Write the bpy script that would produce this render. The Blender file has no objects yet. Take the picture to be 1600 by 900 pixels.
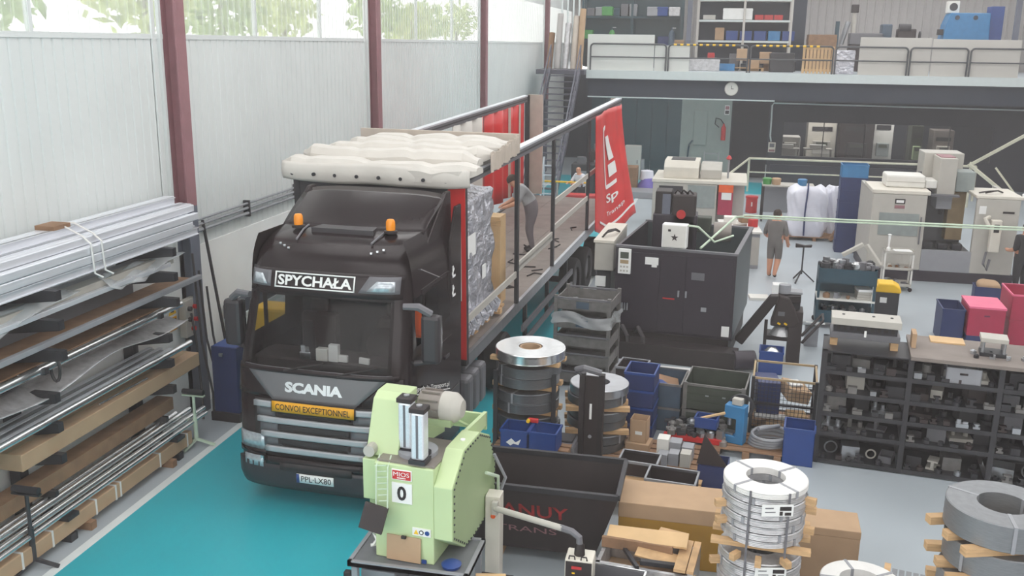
import bpy, bmesh, math, random
from mathutils import Vector, Matrix, Euler
random.seed(7)
S = bpy.context.scene
COL = S.collection
PI = math.pi
R = math.radians

# ------------------------------------------------------------------ camera
F_PX, CAM_H = 1500.0, 5.75
def camera():
    y = Vector(((1130-800)/F_PX, (72-450)/F_PX, 1)).normalized()      # hall axis seen from the camera
    dn = y.cross(Vector((1, .0138, 0))).normalized()
    if dn.y < 0: dn = -dn
    up = -dn
    x = y.cross(up).normalized()
    if x.x < 0: x = -x
    right = Vector((x.x, y.x, up.x)); down = Vector((x.y, y.y, up.y)); fwd = Vector((x.z, y.z, up.z))
    m = Matrix((right, -down, -fwd)).transposed().to_4x4()
    m.translation = (0, 0, CAM_H)
    c = bpy.data.cameras.new('camera'); c.sensor_width = 36; c.lens = F_PX/1600*36
    c.clip_start = .05; c.clip_end = 300
    o = bpy.data.objects.new('camera', c); COL.objects.link(o); o.matrix_world = m
    S.camera = o
camera()

# ------------------------------------------------------------------ light
w = bpy.data.worlds.new('overcast_sky'); S.world = w; w.use_nodes = True
bg = w.node_tree.nodes['Background']; bg.inputs[0].default_value = (1, .99, .98, 1); bg.inputs[1].default_value = 1.55
S.view_settings.view_transform = 'Standard'; S.view_settings.look = 'None'
S.view_settings.gamma = 1; S.view_settings.use_curve_mapping = False
S.view_settings.exposure = 0.72
def area(name, loc, size, power, rot=(0, 0, 0), col=(1, .98, .95)):
    l = bpy.data.lights.new(name, 'AREA'); l.shape = 'RECTANGLE'; l.size, l.size_y = size; l.energy = power; l.color = col
    o = bpy.data.objects.new(name, l); COL.objects.link(o); o.location = loc; o.rotation_euler = rot
    return o

# ------------------------------------------------------------------ materials
def lin(c):
    c = c/255
    return c/12.92 if c <= .04045 else ((c+.055)/1.055)**2.4
MATS = {}
def mk(name, rgb, rough=.6, metal=0, var=.10, scale=5, bump=0.0, bscale=40, coat=0, spec=.5, emit=0, alpha=None, stretch=None):
    m = bpy.data.materials.new(name); m.use_nodes = True; nt = m.node_tree; b = nt.nodes['Principled BSDF']
    col = [lin(v) for v in rgb]
    tc = nt.nodes.new('ShaderNodeTexCoord'); n = nt.nodes.new('ShaderNodeTexNoise'); n.inputs['Scale'].default_value = scale
    n.inputs['Detail'].default_value = 5
    src = tc.outputs['Object']
    if stretch:
        mp = nt.nodes.new('ShaderNodeMapping'); mp.inputs['Scale'].default_value = stretch
        nt.links.new(src, mp.inputs[0]); src = mp.outputs[0]
    nt.links.new(src, n.inputs['Vector'])
    r = nt.nodes.new('ShaderNodeValToRGB'); r.color_ramp.elements[0].position = .3; r.color_ramp.elements[1].position = .7
    r.color_ramp.elements[0].color = (*[v*(1-var) for v in col], 1); r.color_ramp.elements[1].color = (*[min(1, v*(1+var)) for v in col], 1)
    nt.links.new(n.outputs['Fac'], r.inputs[0]); nt.links.new(r.outputs[0], b.inputs['Base Color'])
    b.inputs['Roughness'].default_value = rough; b.inputs['Metallic'].default_value = metal
    b.inputs['Specular IOR Level'].default_value = spec
    if coat: b.inputs['Coat Weight'].default_value = coat; b.inputs['Coat Roughness'].default_value = .08
    if emit:
        nt.links.new(r.outputs[0], b.inputs['Emission Color']); b.inputs['Emission Strength'].default_value = emit
    if bump:
        n2 = nt.nodes.new('ShaderNodeTexNoise'); n2.inputs['Scale'].default_value = bscale; n2.inputs['Detail'].default_value = 4
        nt.links.new(src, n2.inputs['Vector'])
        bp = nt.nodes.new('ShaderNodeBump'); bp.inputs['Strength'].default_value = bump; bp.inputs['Distance'].default_value = .03
        nt.links.new(n2.outputs['Fac'], bp.inputs['Height']); nt.links.new(bp.outputs[0], b.inputs['Normal'])
    if name == 'silver_foil': bp.inputs['Distance'].default_value = .12
    if alpha is not None:
        b.inputs['Alpha'].default_value = alpha
    MATS[name] = m
    return m
def glassy(name, rgb, fac, rough=.1, spec=.5):
    """thin sheet: part clear, part surface colour"""
    m = mk(name, rgb, rough, var=.04, spec=spec); m.node_tree.nodes['Principled BSDF'].inputs['Alpha'].default_value = 1-fac
    return m
mk('floor_grey', (170, 178, 184), .38, var=.07, scale=.6, bump=.04, bscale=3)
mk('teal_paint', (48, 172, 186), .35, var=.06, scale=.5, bump=.03, bscale=3)
mk('line_white', (222, 226, 226), .5, var=.05)
mk('sheet_white', (220, 224, 223), .55, var=.03, scale=.8)
mk('sheet_grey', (176, 172, 170), .6, var=.04)
mk('block_white', (248, 248, 246), .8, var=.05, scale=1.5, bump=.1, bscale=10)
mk('column_red', (150, 106, 112), .6, var=.08)
mk('column_grey', (104, 108, 122), .6, var=.08)
mk('blue_grey', (46, 54, 68), .7, var=.06, scale=2)
mk('blue_grey_dark', (46, 48, 58), .75, var=.06, scale=2)
mk('teal_dark', (40, 70, 80), .35, var=.08, scale=1)
mk('fascia_white', (205, 213, 213), .6, var=.03)
mk('panel_white', (216, 217, 213), .6, var=.03, scale=1)
mk('panel_cream', (196, 192, 186), .6, var=.03, scale=1)
mk('greenish_wall', (140, 150, 146), .7, var=.04)
mk('dark_steel', (52, 51, 55), .5, .3, var=.12)
mk('dark_paint', (46, 45, 49), .45, var=.12)
mk('rail_grey', (74, 76, 80), .5, .2)
mk('stair_grey', (92, 92, 104), .55, .2)
mk('steel', (176, 178, 182), .33, .85, var=.1, scale=8)
mk('bright_steel', (228, 229, 230), .24, .9, var=.06, scale=10)
mk('alu', (226, 228, 234), .3, .35, var=.06, scale=3, stretch=(20, .4, 20))
mk('coil_steel', (112, 114, 118), .42, .7, var=.14, scale=20, stretch=(1, 1, 12))
mk('coil_grey', (132, 134, 137), .45, .55, var=.1, scale=14, stretch=(1, 1, 12))
mk('wrap_film', (190, 189, 191), .3, .45, var=.18, scale=9, bump=.5, bscale=14)
mk('wrap_white', (222, 220, 217), .4, var=.05, scale=6, bump=.3, bscale=12)
mk('silver_foil', (206, 206, 214), .2, .55, var=.08, scale=3, bump=1.0, bscale=7)
mk('wood', (196, 160, 118), .75, var=.18, scale=6, stretch=(1, 1, 6))
mk('wood_dark', (140, 108, 82), .8, var=.2, scale=5)
mk('plywood', (206, 172, 128), .7, var=.1, scale=3)
mk('cardboard', (180, 150, 120), .85, var=.06, scale=4)
mk('cardboard_yellow', (176, 134, 52), .7, var=.12, scale=3)
mk('cab_black', (38, 29, 31), .2, var=.06, spec=.25, coat=.08)
mk('cab_dark', (52, 48, 52), .4, var=.08)
mk('plastic_grey', (146, 147, 152), .45, var=.05)
mk('plastic_mid', (104, 103, 108), .45, var=.05)
mk('grille_dark', (46, 40, 42), .6, var=.1)
mk('nose_grey', (112, 110, 113), .4, .1, var=.04)
mk('grille_silver', (176, 176, 180), .4, .15, var=.04)
mk('letter_silver', (228, 230, 232), .3, .25, var=.02)
mk('chrome', (220, 222, 226), .15, .9, var=.03)

mk('cab_inside', (70, 62, 62), .8)
mk('lamp_glass', (190, 196, 202), .12, .4, var=.25, scale=20)
mk('amber', (232, 140, 22), .25, emit=.06, var=.1)
mk('yellow', (238, 190, 30), .5, var=.05)
mk('sign_yellow', (232, 166, 28), .5, var=.04)
mk('ink_black', (38, 30, 31), .6)
mk('white', (238, 238, 236), .5, var=.03)
mk('off_white', (222, 220, 214), .55, var=.04)
mk('tarp_white', (206, 201, 194), .6, var=.05, scale=3, bump=.25, bscale=6)
mk('tarp_red', (212, 48, 48), .38, var=.1, scale=2, bump=.2, bscale=4)
mk('tarp_beige', (190, 178, 166), .6, var=.08)
mk('bed_wood', (130, 120, 114), .7, var=.14, scale=3)
mk('rubber', (36, 34, 36), .85)
mk('green_paint', (190, 208, 160), .42, var=.04, scale=2)
mk('green_side', (154, 172, 130), .45, var=.05, scale=2)
mk('motor_grey', (140, 132, 126), .45, .3)
mk('table_grey', (120, 122, 126), .5, .3)
mk('blue_box', (34, 66, 132), .45, var=.08)
mk('blue_dark', (34, 48, 96), .5, var=.08)
mk('blue_light', (52, 122, 172), .45, var=.08)
mk('crate_green', (66, 72, 62), .6, .2, var=.15)
mk('crate_blue', (74, 90, 106), .6, .2, var=.12)
mk('crate_steel', (122, 119, 117), .5, .4, var=.18, scale=9)
mk('crate_black', (48, 38, 38), .6, var=.1)
mk('red', (190, 44, 46), .5)
mk('faded_red', (150, 44, 44), .7, var=.35, scale=14)
mk('pink', (226, 104, 138), .5, var=.05)
mk('crimson', (170, 40, 74), .5, var=.06)
mk('maroon', (104, 44, 74), .55)
mk('orange', (230, 96, 40), .5)
mk('beige_paint', (214, 208, 196), .45, var=.04)
mk('beige_dark', (182, 178, 170), .5, var=.04)
mk('beige_tan', (168, 146, 112), .6)
mk('screen_grey', (142, 150, 148), .3)
mk('tank_dark', (46, 38, 48), .42, var=.1, scale=1.5)
mk('tank_side', (64, 74, 76), .42, var=.1, scale=1.5)
mk('cart_teal', (38, 70, 84), .5)
mk('sack_white', (222, 222, 232), .75, var=.05, scale=4, bump=.5, bscale=5)
mk('pale_green', (196, 212, 190), .5)
mk('barrier_cream', (200, 198, 178), .5)
mk('foliage', (166, 186, 110), .6, var=.5, scale=3)
mk('foliage_pale', (196, 206, 130), .6, var=.35, scale=3)
mk('bark', (120, 100, 80), .9)
mk('skin', (206, 150, 122), .55, var=.04)
mk('shirt_grey', (150, 150, 152), .85, var=.06)
mk('shirt_dark', (112, 108, 106), .85, var=.06)
mk('shirt_white', (222, 224, 232), .85, var=.05)
mk('trousers_grey', (112, 104, 108), .9, var=.1)
mk('trousers_black', (44, 42, 46), .9)
mk('hair', (58, 46, 40), .9)
mk('green_bottle', (70, 140, 70), .4)
mk('label_white', (232, 232, 230), .6, var=.02)
mk('lcd', (78, 84, 74), .3)
mk('hose', (62, 58, 60), .6)
mk('purple', (116, 104, 176), .7)
glassy('poly_glass', (206, 213, 208), .34, rough=.3)
glassy('window_glass', (36, 32, 33), .8, rough=.06)
glassy('tint_glass', (70, 104, 112), .25, rough=.12)
glassy('clear_film', (215, 218, 220), .55, rough=.25)

# ------------------------------------------------------------------ mesh builder
class MB:
    def __init__(s): s.v = []; s.f = []; s.mi = []; s.M = Matrix.Identity(4); s.cm = 0
    def tf(s, loc=(0, 0, 0), rot=(0, 0, 0)):
        s.M = Matrix.Translation(loc) @ Euler(rot).to_matrix().to_4x4(); return s
    def _a(s, vs, fs):
        k = len(s.v); s.v += [tuple(s.M @ Vector(p)) for p in vs]; s.f += [tuple(i+k for i in f) for f in fs]; s.mi += [s.cm]*len(fs); return s
    def box(s, x0, y0, z0, x1, y1, z1):
        return s._a([(x0, y0, z0), (x1, y0, z0), (x1, y1, z0), (x0, y1, z0), (x0, y0, z1), (x1, y0, z1), (x1, y1, z1), (x0, y1, z1)],
                    [(0, 3, 2, 1), (4, 5, 6, 7), (0, 1, 5, 4), (1, 2, 6, 5), (2, 3, 7, 6), (3, 0, 4, 7)])
    def bx(s, c, d, rot=None):
        o = s.M
        if rot: s.M = o @ Matrix.Translation(c) @ Euler(rot).to_matrix().to_4x4(); s.box(-d[0]/2, -d[1]/2, -d[2]/2, d[0]/2, d[1]/2, d[2]/2); s.M = o
        else: s.box(c[0]-d[0]/2, c[1]-d[1]/2, c[2]-d[2]/2, c[0]+d[0]/2, c[1]+d[1]/2, c[2]+d[2]/2)
        return s
    def cyl(s, p0, p1, r, n=14, r2=None):
        p0, p1 = Vector(p0), Vector(p1); d = (p1-p0).normalized(); a = d.orthogonal().normalized(); b = d.cross(a); r2 = r if r2 is None else r2
        vs = [p0+(a*math.cos(2*PI*i/n)+b*math.sin(2*PI*i/n))*r for i in range(n)]+[p1+(a*math.cos(2*PI*i/n)+b*math.sin(2*PI*i/n))*r2 for i in range(n)]
        fs = [(i, (i+1) % n, n+(i+1) % n, n+i) for i in range(n)]+[tuple(range(n))[::-1], tuple(range(n, 2*n))]
        return s._a(vs, fs)
    def bar(s, p0, p1, wd, ht):
        p0, p1 = Vector(p0), Vector(p1); d = (p1-p0).normalized(); u = Vector((0, 0, 1))
        if abs(d.z) > .98: u = Vector((0, 1, 0))
        a = d.cross(u).normalized(); b = a.cross(d)
        vs = [p+a*(i*wd/2)+b*(j*ht/2) for p in (p0, p1) for i, j in ((-1, -1), (1, -1), (1, 1), (-1, 1))]
        return s._a(vs, [(0, 3, 2, 1), (4, 5, 6, 7), (0, 1, 5, 4), (1, 2, 6, 5), (2, 3, 7, 6), (3, 0, 4, 7)])
    def tube(s, pts, r, n=8, closed=False):
        pts = [Vector(p) for p in pts]; N = len(pts); vs = []; prev = None
        for i, p in enumerate(pts):
            t = (pts[(i+1) % N if closed else min(i+1, N-1)]-pts[(i-1) % N if closed else max(i-1, 0)]).normalized()
            a = t.orthogonal().normalized() if prev is None else (prev-t*prev.dot(t)).normalized()
            prev = a; b = t.cross(a); rr = r[i] if isinstance(r, (list, tuple)) else r
            vs += [p+(a*math.cos(2*PI*k/n)+b*math.sin(2*PI*k/n))*rr for k in range(n)]
        fs = [(i*n+k, i*n+(k+1) % n, ((i+1) % N)*n+(k+1) % n, ((i+1) % N)*n+k) for i in range(N if closed else N-1) for k in range(n)]
        if not closed: fs += [tuple(range(n))[::-1], tuple(range((N-1)*n, N*n))]
        return s._a(vs, fs)
    def lathe(s, prof, c=(0, 0, 0), n=40, closed=False):
        m = len(prof); vs = [(c[0]+r*math.cos(2*PI*i/n), c[1]+r*math.sin(2*PI*i/n), c[2]+z) for i in range(n) for r, z in prof]
        fs = [(i*m+j, ((i+1) % n)*m+j, ((i+1) % n)*m+(j+1) % m, i*m+(j+1) % m) for i in range(n) for j in range(m if closed else m-1)]
        if not closed:
            if prof[0][0] > 1e-4: fs.append(tuple(i*m for i in range(n))[::-1])
            if prof[-1][0] > 1e-4: fs.append(tuple(i*m+m-1 for i in range(n)))
        return s._a(vs, fs)
    def ring(s, ro, ri, z0, z1, c=(0, 0, 0), n=40): 
        return s.lathe([(ri, z0), (ro, z0), (ro, z1), (ri, z1)], c, n, True)
    def prism(s, poly, a, b, ax='x'):
        """poly: 2D points; extruded along axis ax from a to b"""
        f = {'x': lambda p, t: (t, p[0], p[1]), 'y': lambda p, t: (p[0], t, p[1]), 'z': lambda p, t: (p[0], p[1], t)}[ax]
        n = len(poly); vs = [f(p, a) for p in poly]+[f(p, b) for p in poly]
        return s._a(vs, [tuple(range(n))[::-1], tuple(range(n, 2*n))]+[(i, (i+1) % n, n+(i+1) % n, n+i) for i in range(n)])
    def grid(s, fn, nu, nv, thick=None):
        vs = [fn(i/nu, j/nv) for j in range(nv+1) for i in range(nu+1)]
        return s._a(vs, [(j*(nu+1)+i, j*(nu+1)+i+1, (j+1)*(nu+1)+i+1, (j+1)*(nu+1)+i) for j in range(nv) for i in range(nu)])
    def tray(s, x0, y0, z0, x1, y1, z1, t=.012, lip=0):
        """open box with walls"""
        s.box(x0, y0, z0, x1, y1, z0+t); s.box(x0, y0, z0, x0+t, y1, z1); s.box(x1-t, y0, z0, x1, y1, z1); s.box(x0, y0, z0, x1, y0+t, z1); s.box(x0, y1-t, z0, x1, y1, z1)
        return s
    def mesh(s, name, smooth):
        me = bpy.data.meshes.new(name); me.from_pydata(s.v, [], s.f); 
        bm = bmesh.new(); bm.from_mesh(me); bmesh.ops.recalc_face_normals(bm, faces=bm.faces); bm.to_mesh(me); bm.free()
        if smooth:
            me.polygons.foreach_set('use_smooth', [True]*len(me.polygons)); me.set_sharp_from_angle(angle=R(smooth if smooth > 1 else 35))
        return me
    def build(s, name, mat, parent=None, smooth=0, bevel=0, solid=0, sub=0):
        me = s.mesh(name, smooth)
        for mm in (mat if isinstance(mat, (list, tuple)) else [mat]): me.materials.append(MATS[mm] if isinstance(mm, str) else mm)
        if isinstance(mat, (list, tuple)): me.polygons.foreach_set('material_index', s.mi)
        o = bpy.data.objects.new(name, me); COL.objects.link(o)
        if parent: o.parent = parent
        if solid: md = o.modifiers.new('thick', 'SOLIDIFY'); md.thickness = solid; md.offset = 0
        if bevel: md = o.modifiers.new('bevel', 'BEVEL'); md.width = bevel; md.segments = 2; md.limit_method = 'ANGLE'
        return o
def put(name, mesh, parent=None, loc=(0, 0, 0), rot=(0, 0, 0)):
    """another object that shares mesh data"""
    o = bpy.data.objects.new(name, mesh); COL.objects.link(o); o.location = loc; o.rotation_euler = rot
    if parent: o.parent = parent
    return o
def tag(o, label, cat, group=None, kind=None):
    o['label'] = label; o['category'] = cat
    if group: o['group'] = group
    if kind: o['kind'] = kind
    return o
def thing(name, label, cat, loc=(0, 0, 0), rot=0, group=None):
    o = bpy.data.objects.new(name, None); COL.objects.link(o); o.empty_display_size = .1
    o.location = loc; o.rotation_euler = rot if isinstance(rot, tuple) else (0, 0, rot)
    return tag(o, label, cat, group)
def copy_tree(o, parent=None, loc=None, rot=None, label=None):
    c = o.copy(); COL.objects.link(c); c.parent = parent
    if loc is not None: c.location = loc
    if rot is not None: c.rotation_euler = (0, 0, rot)
    if label: c['label'] = label
    for ch in [k for k in bpy.data.objects if k.parent == o]: copy_tree(ch, c)
    return c
def struct(o): o['kind'] = 'structure'; return o
def setting(name):
    o = bpy.data.objects.new(name, None); COL.objects.link(o); o['kind'] = 'structure'; return o
_fc = {}
def text(txt, mat, parent, fn, height, width=None, name='lettering', bold=0, shear=0, extrude=.003):
    """lettering as mesh: fn(u, v) maps text plane metres (centred) to a point of the surface"""
    cu = bpy.data.curves.new('t', 'FONT'); cu.body = txt; cu.size = 1; cu.align_x = 'CENTER'; cu.resolution_u = 3; cu.offset = bold; cu.shear = shear
    to = bpy.data.objects.new('t', cu); COL.objects.link(to)
    dg = bpy.context.evaluated_depsgraph_get(); me = bpy.data.meshes.new_from_object(to.evaluated_get(dg))
    bpy.data.objects.remove(to); me.name = name
    xs = [v.co.x for v in me.vertices]; ys = [v.co.y for v in me.vertices]
    x0, x1, y0, y1 = min(xs), max(xs), min(ys), max(ys)
    k = height/(y1-y0); kx = width/(x1-x0) if width else k
    for v in me.vertices: v.co = fn((v.co.x-(x0+x1)/2)*kx, (v.co.y-(y0+y1)/2)*k)
    me.materials.clear(); me.materials.append(MATS[mat])
    o = bpy.data.objects.new(name, me); COL.objects.link(o); o.parent = parent
    return o
# ------------------------------------------------------------------ the hall
WX = -7.9           # inner face of the left wall
floor = struct(MB().box(-9, -3, -.2, 15, 54, 0).build('floor', 'floor_grey'))
MB().box(-6.83, -3, 0, -2.95, 39.5, .004).build('painted_lane', 'teal_paint', floor)
MB().box(-6.83, 39.5, 0, 4.5, 43, .004).build('painted_lane', 'teal_paint', floor)
MB().box(-6.95, -3, 0, -6.83, 43, .006).build('lane_line', 'line_white', floor)
MB().box(-2.95, -3, 0, -2.83, 39.5, .006).build('lane_line', 'line_white', floor)

wall = setting('wall_left')
YC = [4.4, 13.03, 21.46, 32.0, 43.95, 54]
def sheet(y0, y1, z0, z1, rib, d, x=WX):
    """ribbed sheet: flat pans with narrow ribs"""
    m = MB(); pts = []; n = max(1, round((y1-y0)/rib)); p = (y1-y0)/n
    for i in range(n):
        a = y0+i*p; pts += [(a, x), (a+p*.72, x), (a+p*.78, x-d), (a+p*.94, x-d)]
    pts.append((y1, x)); k = len(pts)
    m._a([(q[1], q[0], z) for z in (z0, z1) for q in pts], [(i, i+1, k+i+1, k+i) for i in range(k-1)])
    return m
ZW0, ZW1 = 5.78, 7.4
for i in range(len(YC)-1):
    a, b = YC[i], YC[i+1]; n = max(1, round((b-a)/1.0)); 
    for j in range(n):
        u, v = a+(b-a)*j/n, a+(b-a)*(j+1)/n
        sheet(u, v, 2.6, ZW0, .2, .018).build('sheet_panel', 'sheet_white', wall)
    sheet(a, b, ZW1, 9.6, .2, .018).build('sheet_panel', 'sheet_white', wall)
    MB().box(WX-.25, a, 0, WX+.02, b, 2.6).build('block_plinth', 'block_white', wall)
    # ribbed translucent strip window
    wn = setting('window_%d' % (i+1))
    sheet(a+.1, b-.1, ZW0+.02, ZW1, .2, .018).build('glazed_sheet', 'poly_glass', wn)
    f = MB(); f.box(WX-.05, a, ZW0-.04, WX+.015, b, ZW0+.03)
    f.build('window_sill', 'sheet_white', wn)
    if i < 3:
        nn = 3
        for j in range(1, nn):
            yy = a+(b-a)*j/nn
            MB().box(WX-.05, yy-.03, ZW0, WX+.012, yy+.03, ZW1).build('glazing_bar', 'sheet_white', wn)
for y in YC[:-1]:
    c = setting('trim_%d' % (YC.index(y)+1))
    for z0, z1, mt in ((0, 3.3, 'column_grey'), (3.3, 9.6, 'column_red')):
        m = MB(); m.box(WX-.02, y-.13, z0, WX+.02, y+.13, z1); m.box(WX+.2, y-.13, z0, WX+.225, y+.13, z1); m.box(WX, y-.012, z0, WX+.2, y+.012, z1)
        m.build('column_section', mt, c)
    m = MB(); m.box(WX, y-.42, 2.6, WX+.03, y-.34, 9.6); m.box(WX, y-.26, 2.6, WX+.05, y-.2, 9.6); m.build('flashing', 'sheet_white', c)
# the walls behind and beside the camera, the roof with its rooflight bays
wf = setting('wall_front')
MB().box(-9, -3.2, 0, 15, -3, 3.4).build('lower_wall', 'sheet_white', wf)
for k in range(9): MB().box(-9+2.95*k, -3.15, 3.4, -8.8+2.95*k, -3.0, 9.6).build('window_pier', 'sheet_white', wf)
wr = setting('wall_right'); sheet(-3, 54, 0, 9.6, .3, -.03, 14.6).build('sheet_panel', 'sheet_grey', wr)
ce = setting('ceiling')
for y0, y1 in ((-3, 2), (6.5, 9.5), (14, 17), (21.5, 24.5), (29, 32), (36.5, 38.5), (42.5, 44.5), (49.5, 54)):
    MB().box(-9, y0, 9.6, 15, y1, 9.7).build('roof_panel', 'sheet_white', ce)

# ---- mezzanine and what closes the hall below it
MY, MZ = 41.0, 4.7
mz = setting('trim_6')
MB().box(-5.55, MY, 4.37, 14.6, MY+.25, MZ+.01).build('fascia', 'fascia_white', mz)
MB().box(-5.55, MY+.25, 4.37, 14.6, 54, MZ).build('mezzanine_deck', 'floor_grey', mz)
MB().box(-5.5, MY+.3, 3.62, 14.6, MY+.6, 4.37).build('lintel_beam', 'blue_grey', mz)
MB().cyl((-5.5, MY+.28, 3.6), (2.2, MY+.28, 3.6), .03).build('edge_strip', 'fascia_white', mz)
PY = 43.5
mz = setting('wall_partition')
for i in range(6):
    a = -5.6+i*.68; MB().box(a, PY, 0, a+.66, PY+.05, 3.62).build('glass_partition_panel', 'teal_dark', mz)
MB().box(-1.6, PY-.02, 0, .55, PY+.1, 3.5).build('light_panel', 'greenish_wall', mz)
MB().box(.55, PY+1.2, 0, 2.2, PY+1.3, 3.62).build('doorway_back', 'blue_grey_dark', mz)
MB().box(.55, PY, 0, .6, PY+1.2, 3.62).build('doorway_cheek', 'blue_grey_dark', mz)
m = MB(); m.box(2.2, PY, 0, 2.75, PY+.15, 3.62); m.box(2.75, PY, 2.62, 14.6, PY+.15, 3.62); m.box(2.75, PY, 0, 14.6, PY+.15, 1.15); m.box(11.2, PY, 1.15, 14.6, PY+.15, 2.62)
m.build('dark_partition', 'blue_grey_dark', mz)
struct(MB().box(-7.9, 50, 0, 14.6, 50.1, 4.37).build('wall_inner', 'blue_grey'))
mz = setting('wall_back')
m = MB(); pts = []
for i in range(60):
    a = -7.9+i*.38; pts += [(a, 52), (a+.27, 52), (a+.3, 51.96), (a+.36, 51.96)]
k = len(pts); m._a([(q[0], q[1], z) for z in (MZ, 9.6) for q in pts], [(i, i+1, k+i+1, k+i) for i in range(k-1)]); m.build('ribbed_sheet', 'sheet_grey', mz)
wn = setting('window_6')
for i in range(5):
    a = 2.75+i*1.69
    MB().box(a, PY+.06, 1.15, a+.04, PY+.1, 2.62).build('mullion', 'dark_paint', wn)
    MB().box(a+.04, PY+.07, 1.15, a+1.69, PY+.08, 2.62).build('pane', 'window_glass', wn)
for k, a in enumerate((-1.55, 12.0)): struct(MB().box(a-.1, PY+1.7, MZ, a+.1, PY+1.9, 9.6).build('trim_%d' % (7+k), 'column_grey'))
area('workshop_tube_light', (6.5, 46.3, 4.3), (8, .4), 220)
area('aisle_tube_light', (-1.5, 42.3, 4.3), (7, .4), 25)

# ---- trees outside the strip windows
def tree(x, y, z, h, rad, n, mat, label):
    t = thing('tree', label, 'tree', (x, y, 0), 0, 'trees beyond the strip windows')
    MB().tube([(0, 0, 0), (.1, .1, h*.5), (0, .2, h)], [.18, .14, .05]).build('trunk', 'bark', t, 1)
    m = MB(); rnd = random.Random(int(y*10))
    for i in range(n):
        th, ph = rnd.uniform(0, 2*PI), rnd.uniform(-1, 1); r = rad*rnd.uniform(.4, 1)
        c = Vector((r*.6*math.cos(th)*math.sqrt(1-ph*ph), r*math.sin(th)*math.sqrt(1-ph*ph), z+r*.55*ph))
        a = Vector((rnd.uniform(-1, 1), rnd.uniform(-1, 1), rnd.uniform(-1, 1))).normalized()*rnd.uniform(.10, .24); b = a.orthogonal().normalized()*a.length*.38
        m._a([c-a, c+b, c+a, c-b], [(0, 1, 2, 3)])
    o = m.build('foliage', mat, t); o['kind'] = 'stuff'
rt = random.Random(3)
for i, y in enumerate((9.3, 12.5, 16.8, 20.0, 23.2, 29.0, 32.2, 35.4, 38.6)):
    tree(-10.4-rt.random()*.8, y, 6.3+.15*(i % 3), 6.6, 1.5, 330, ('foliage_pale', 'foliage')[i % 2], ('pale yellow-green tree seen through the ribbed strip windows', 'darker green tree seen through the ribbed strip windows')[i % 2])
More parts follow.
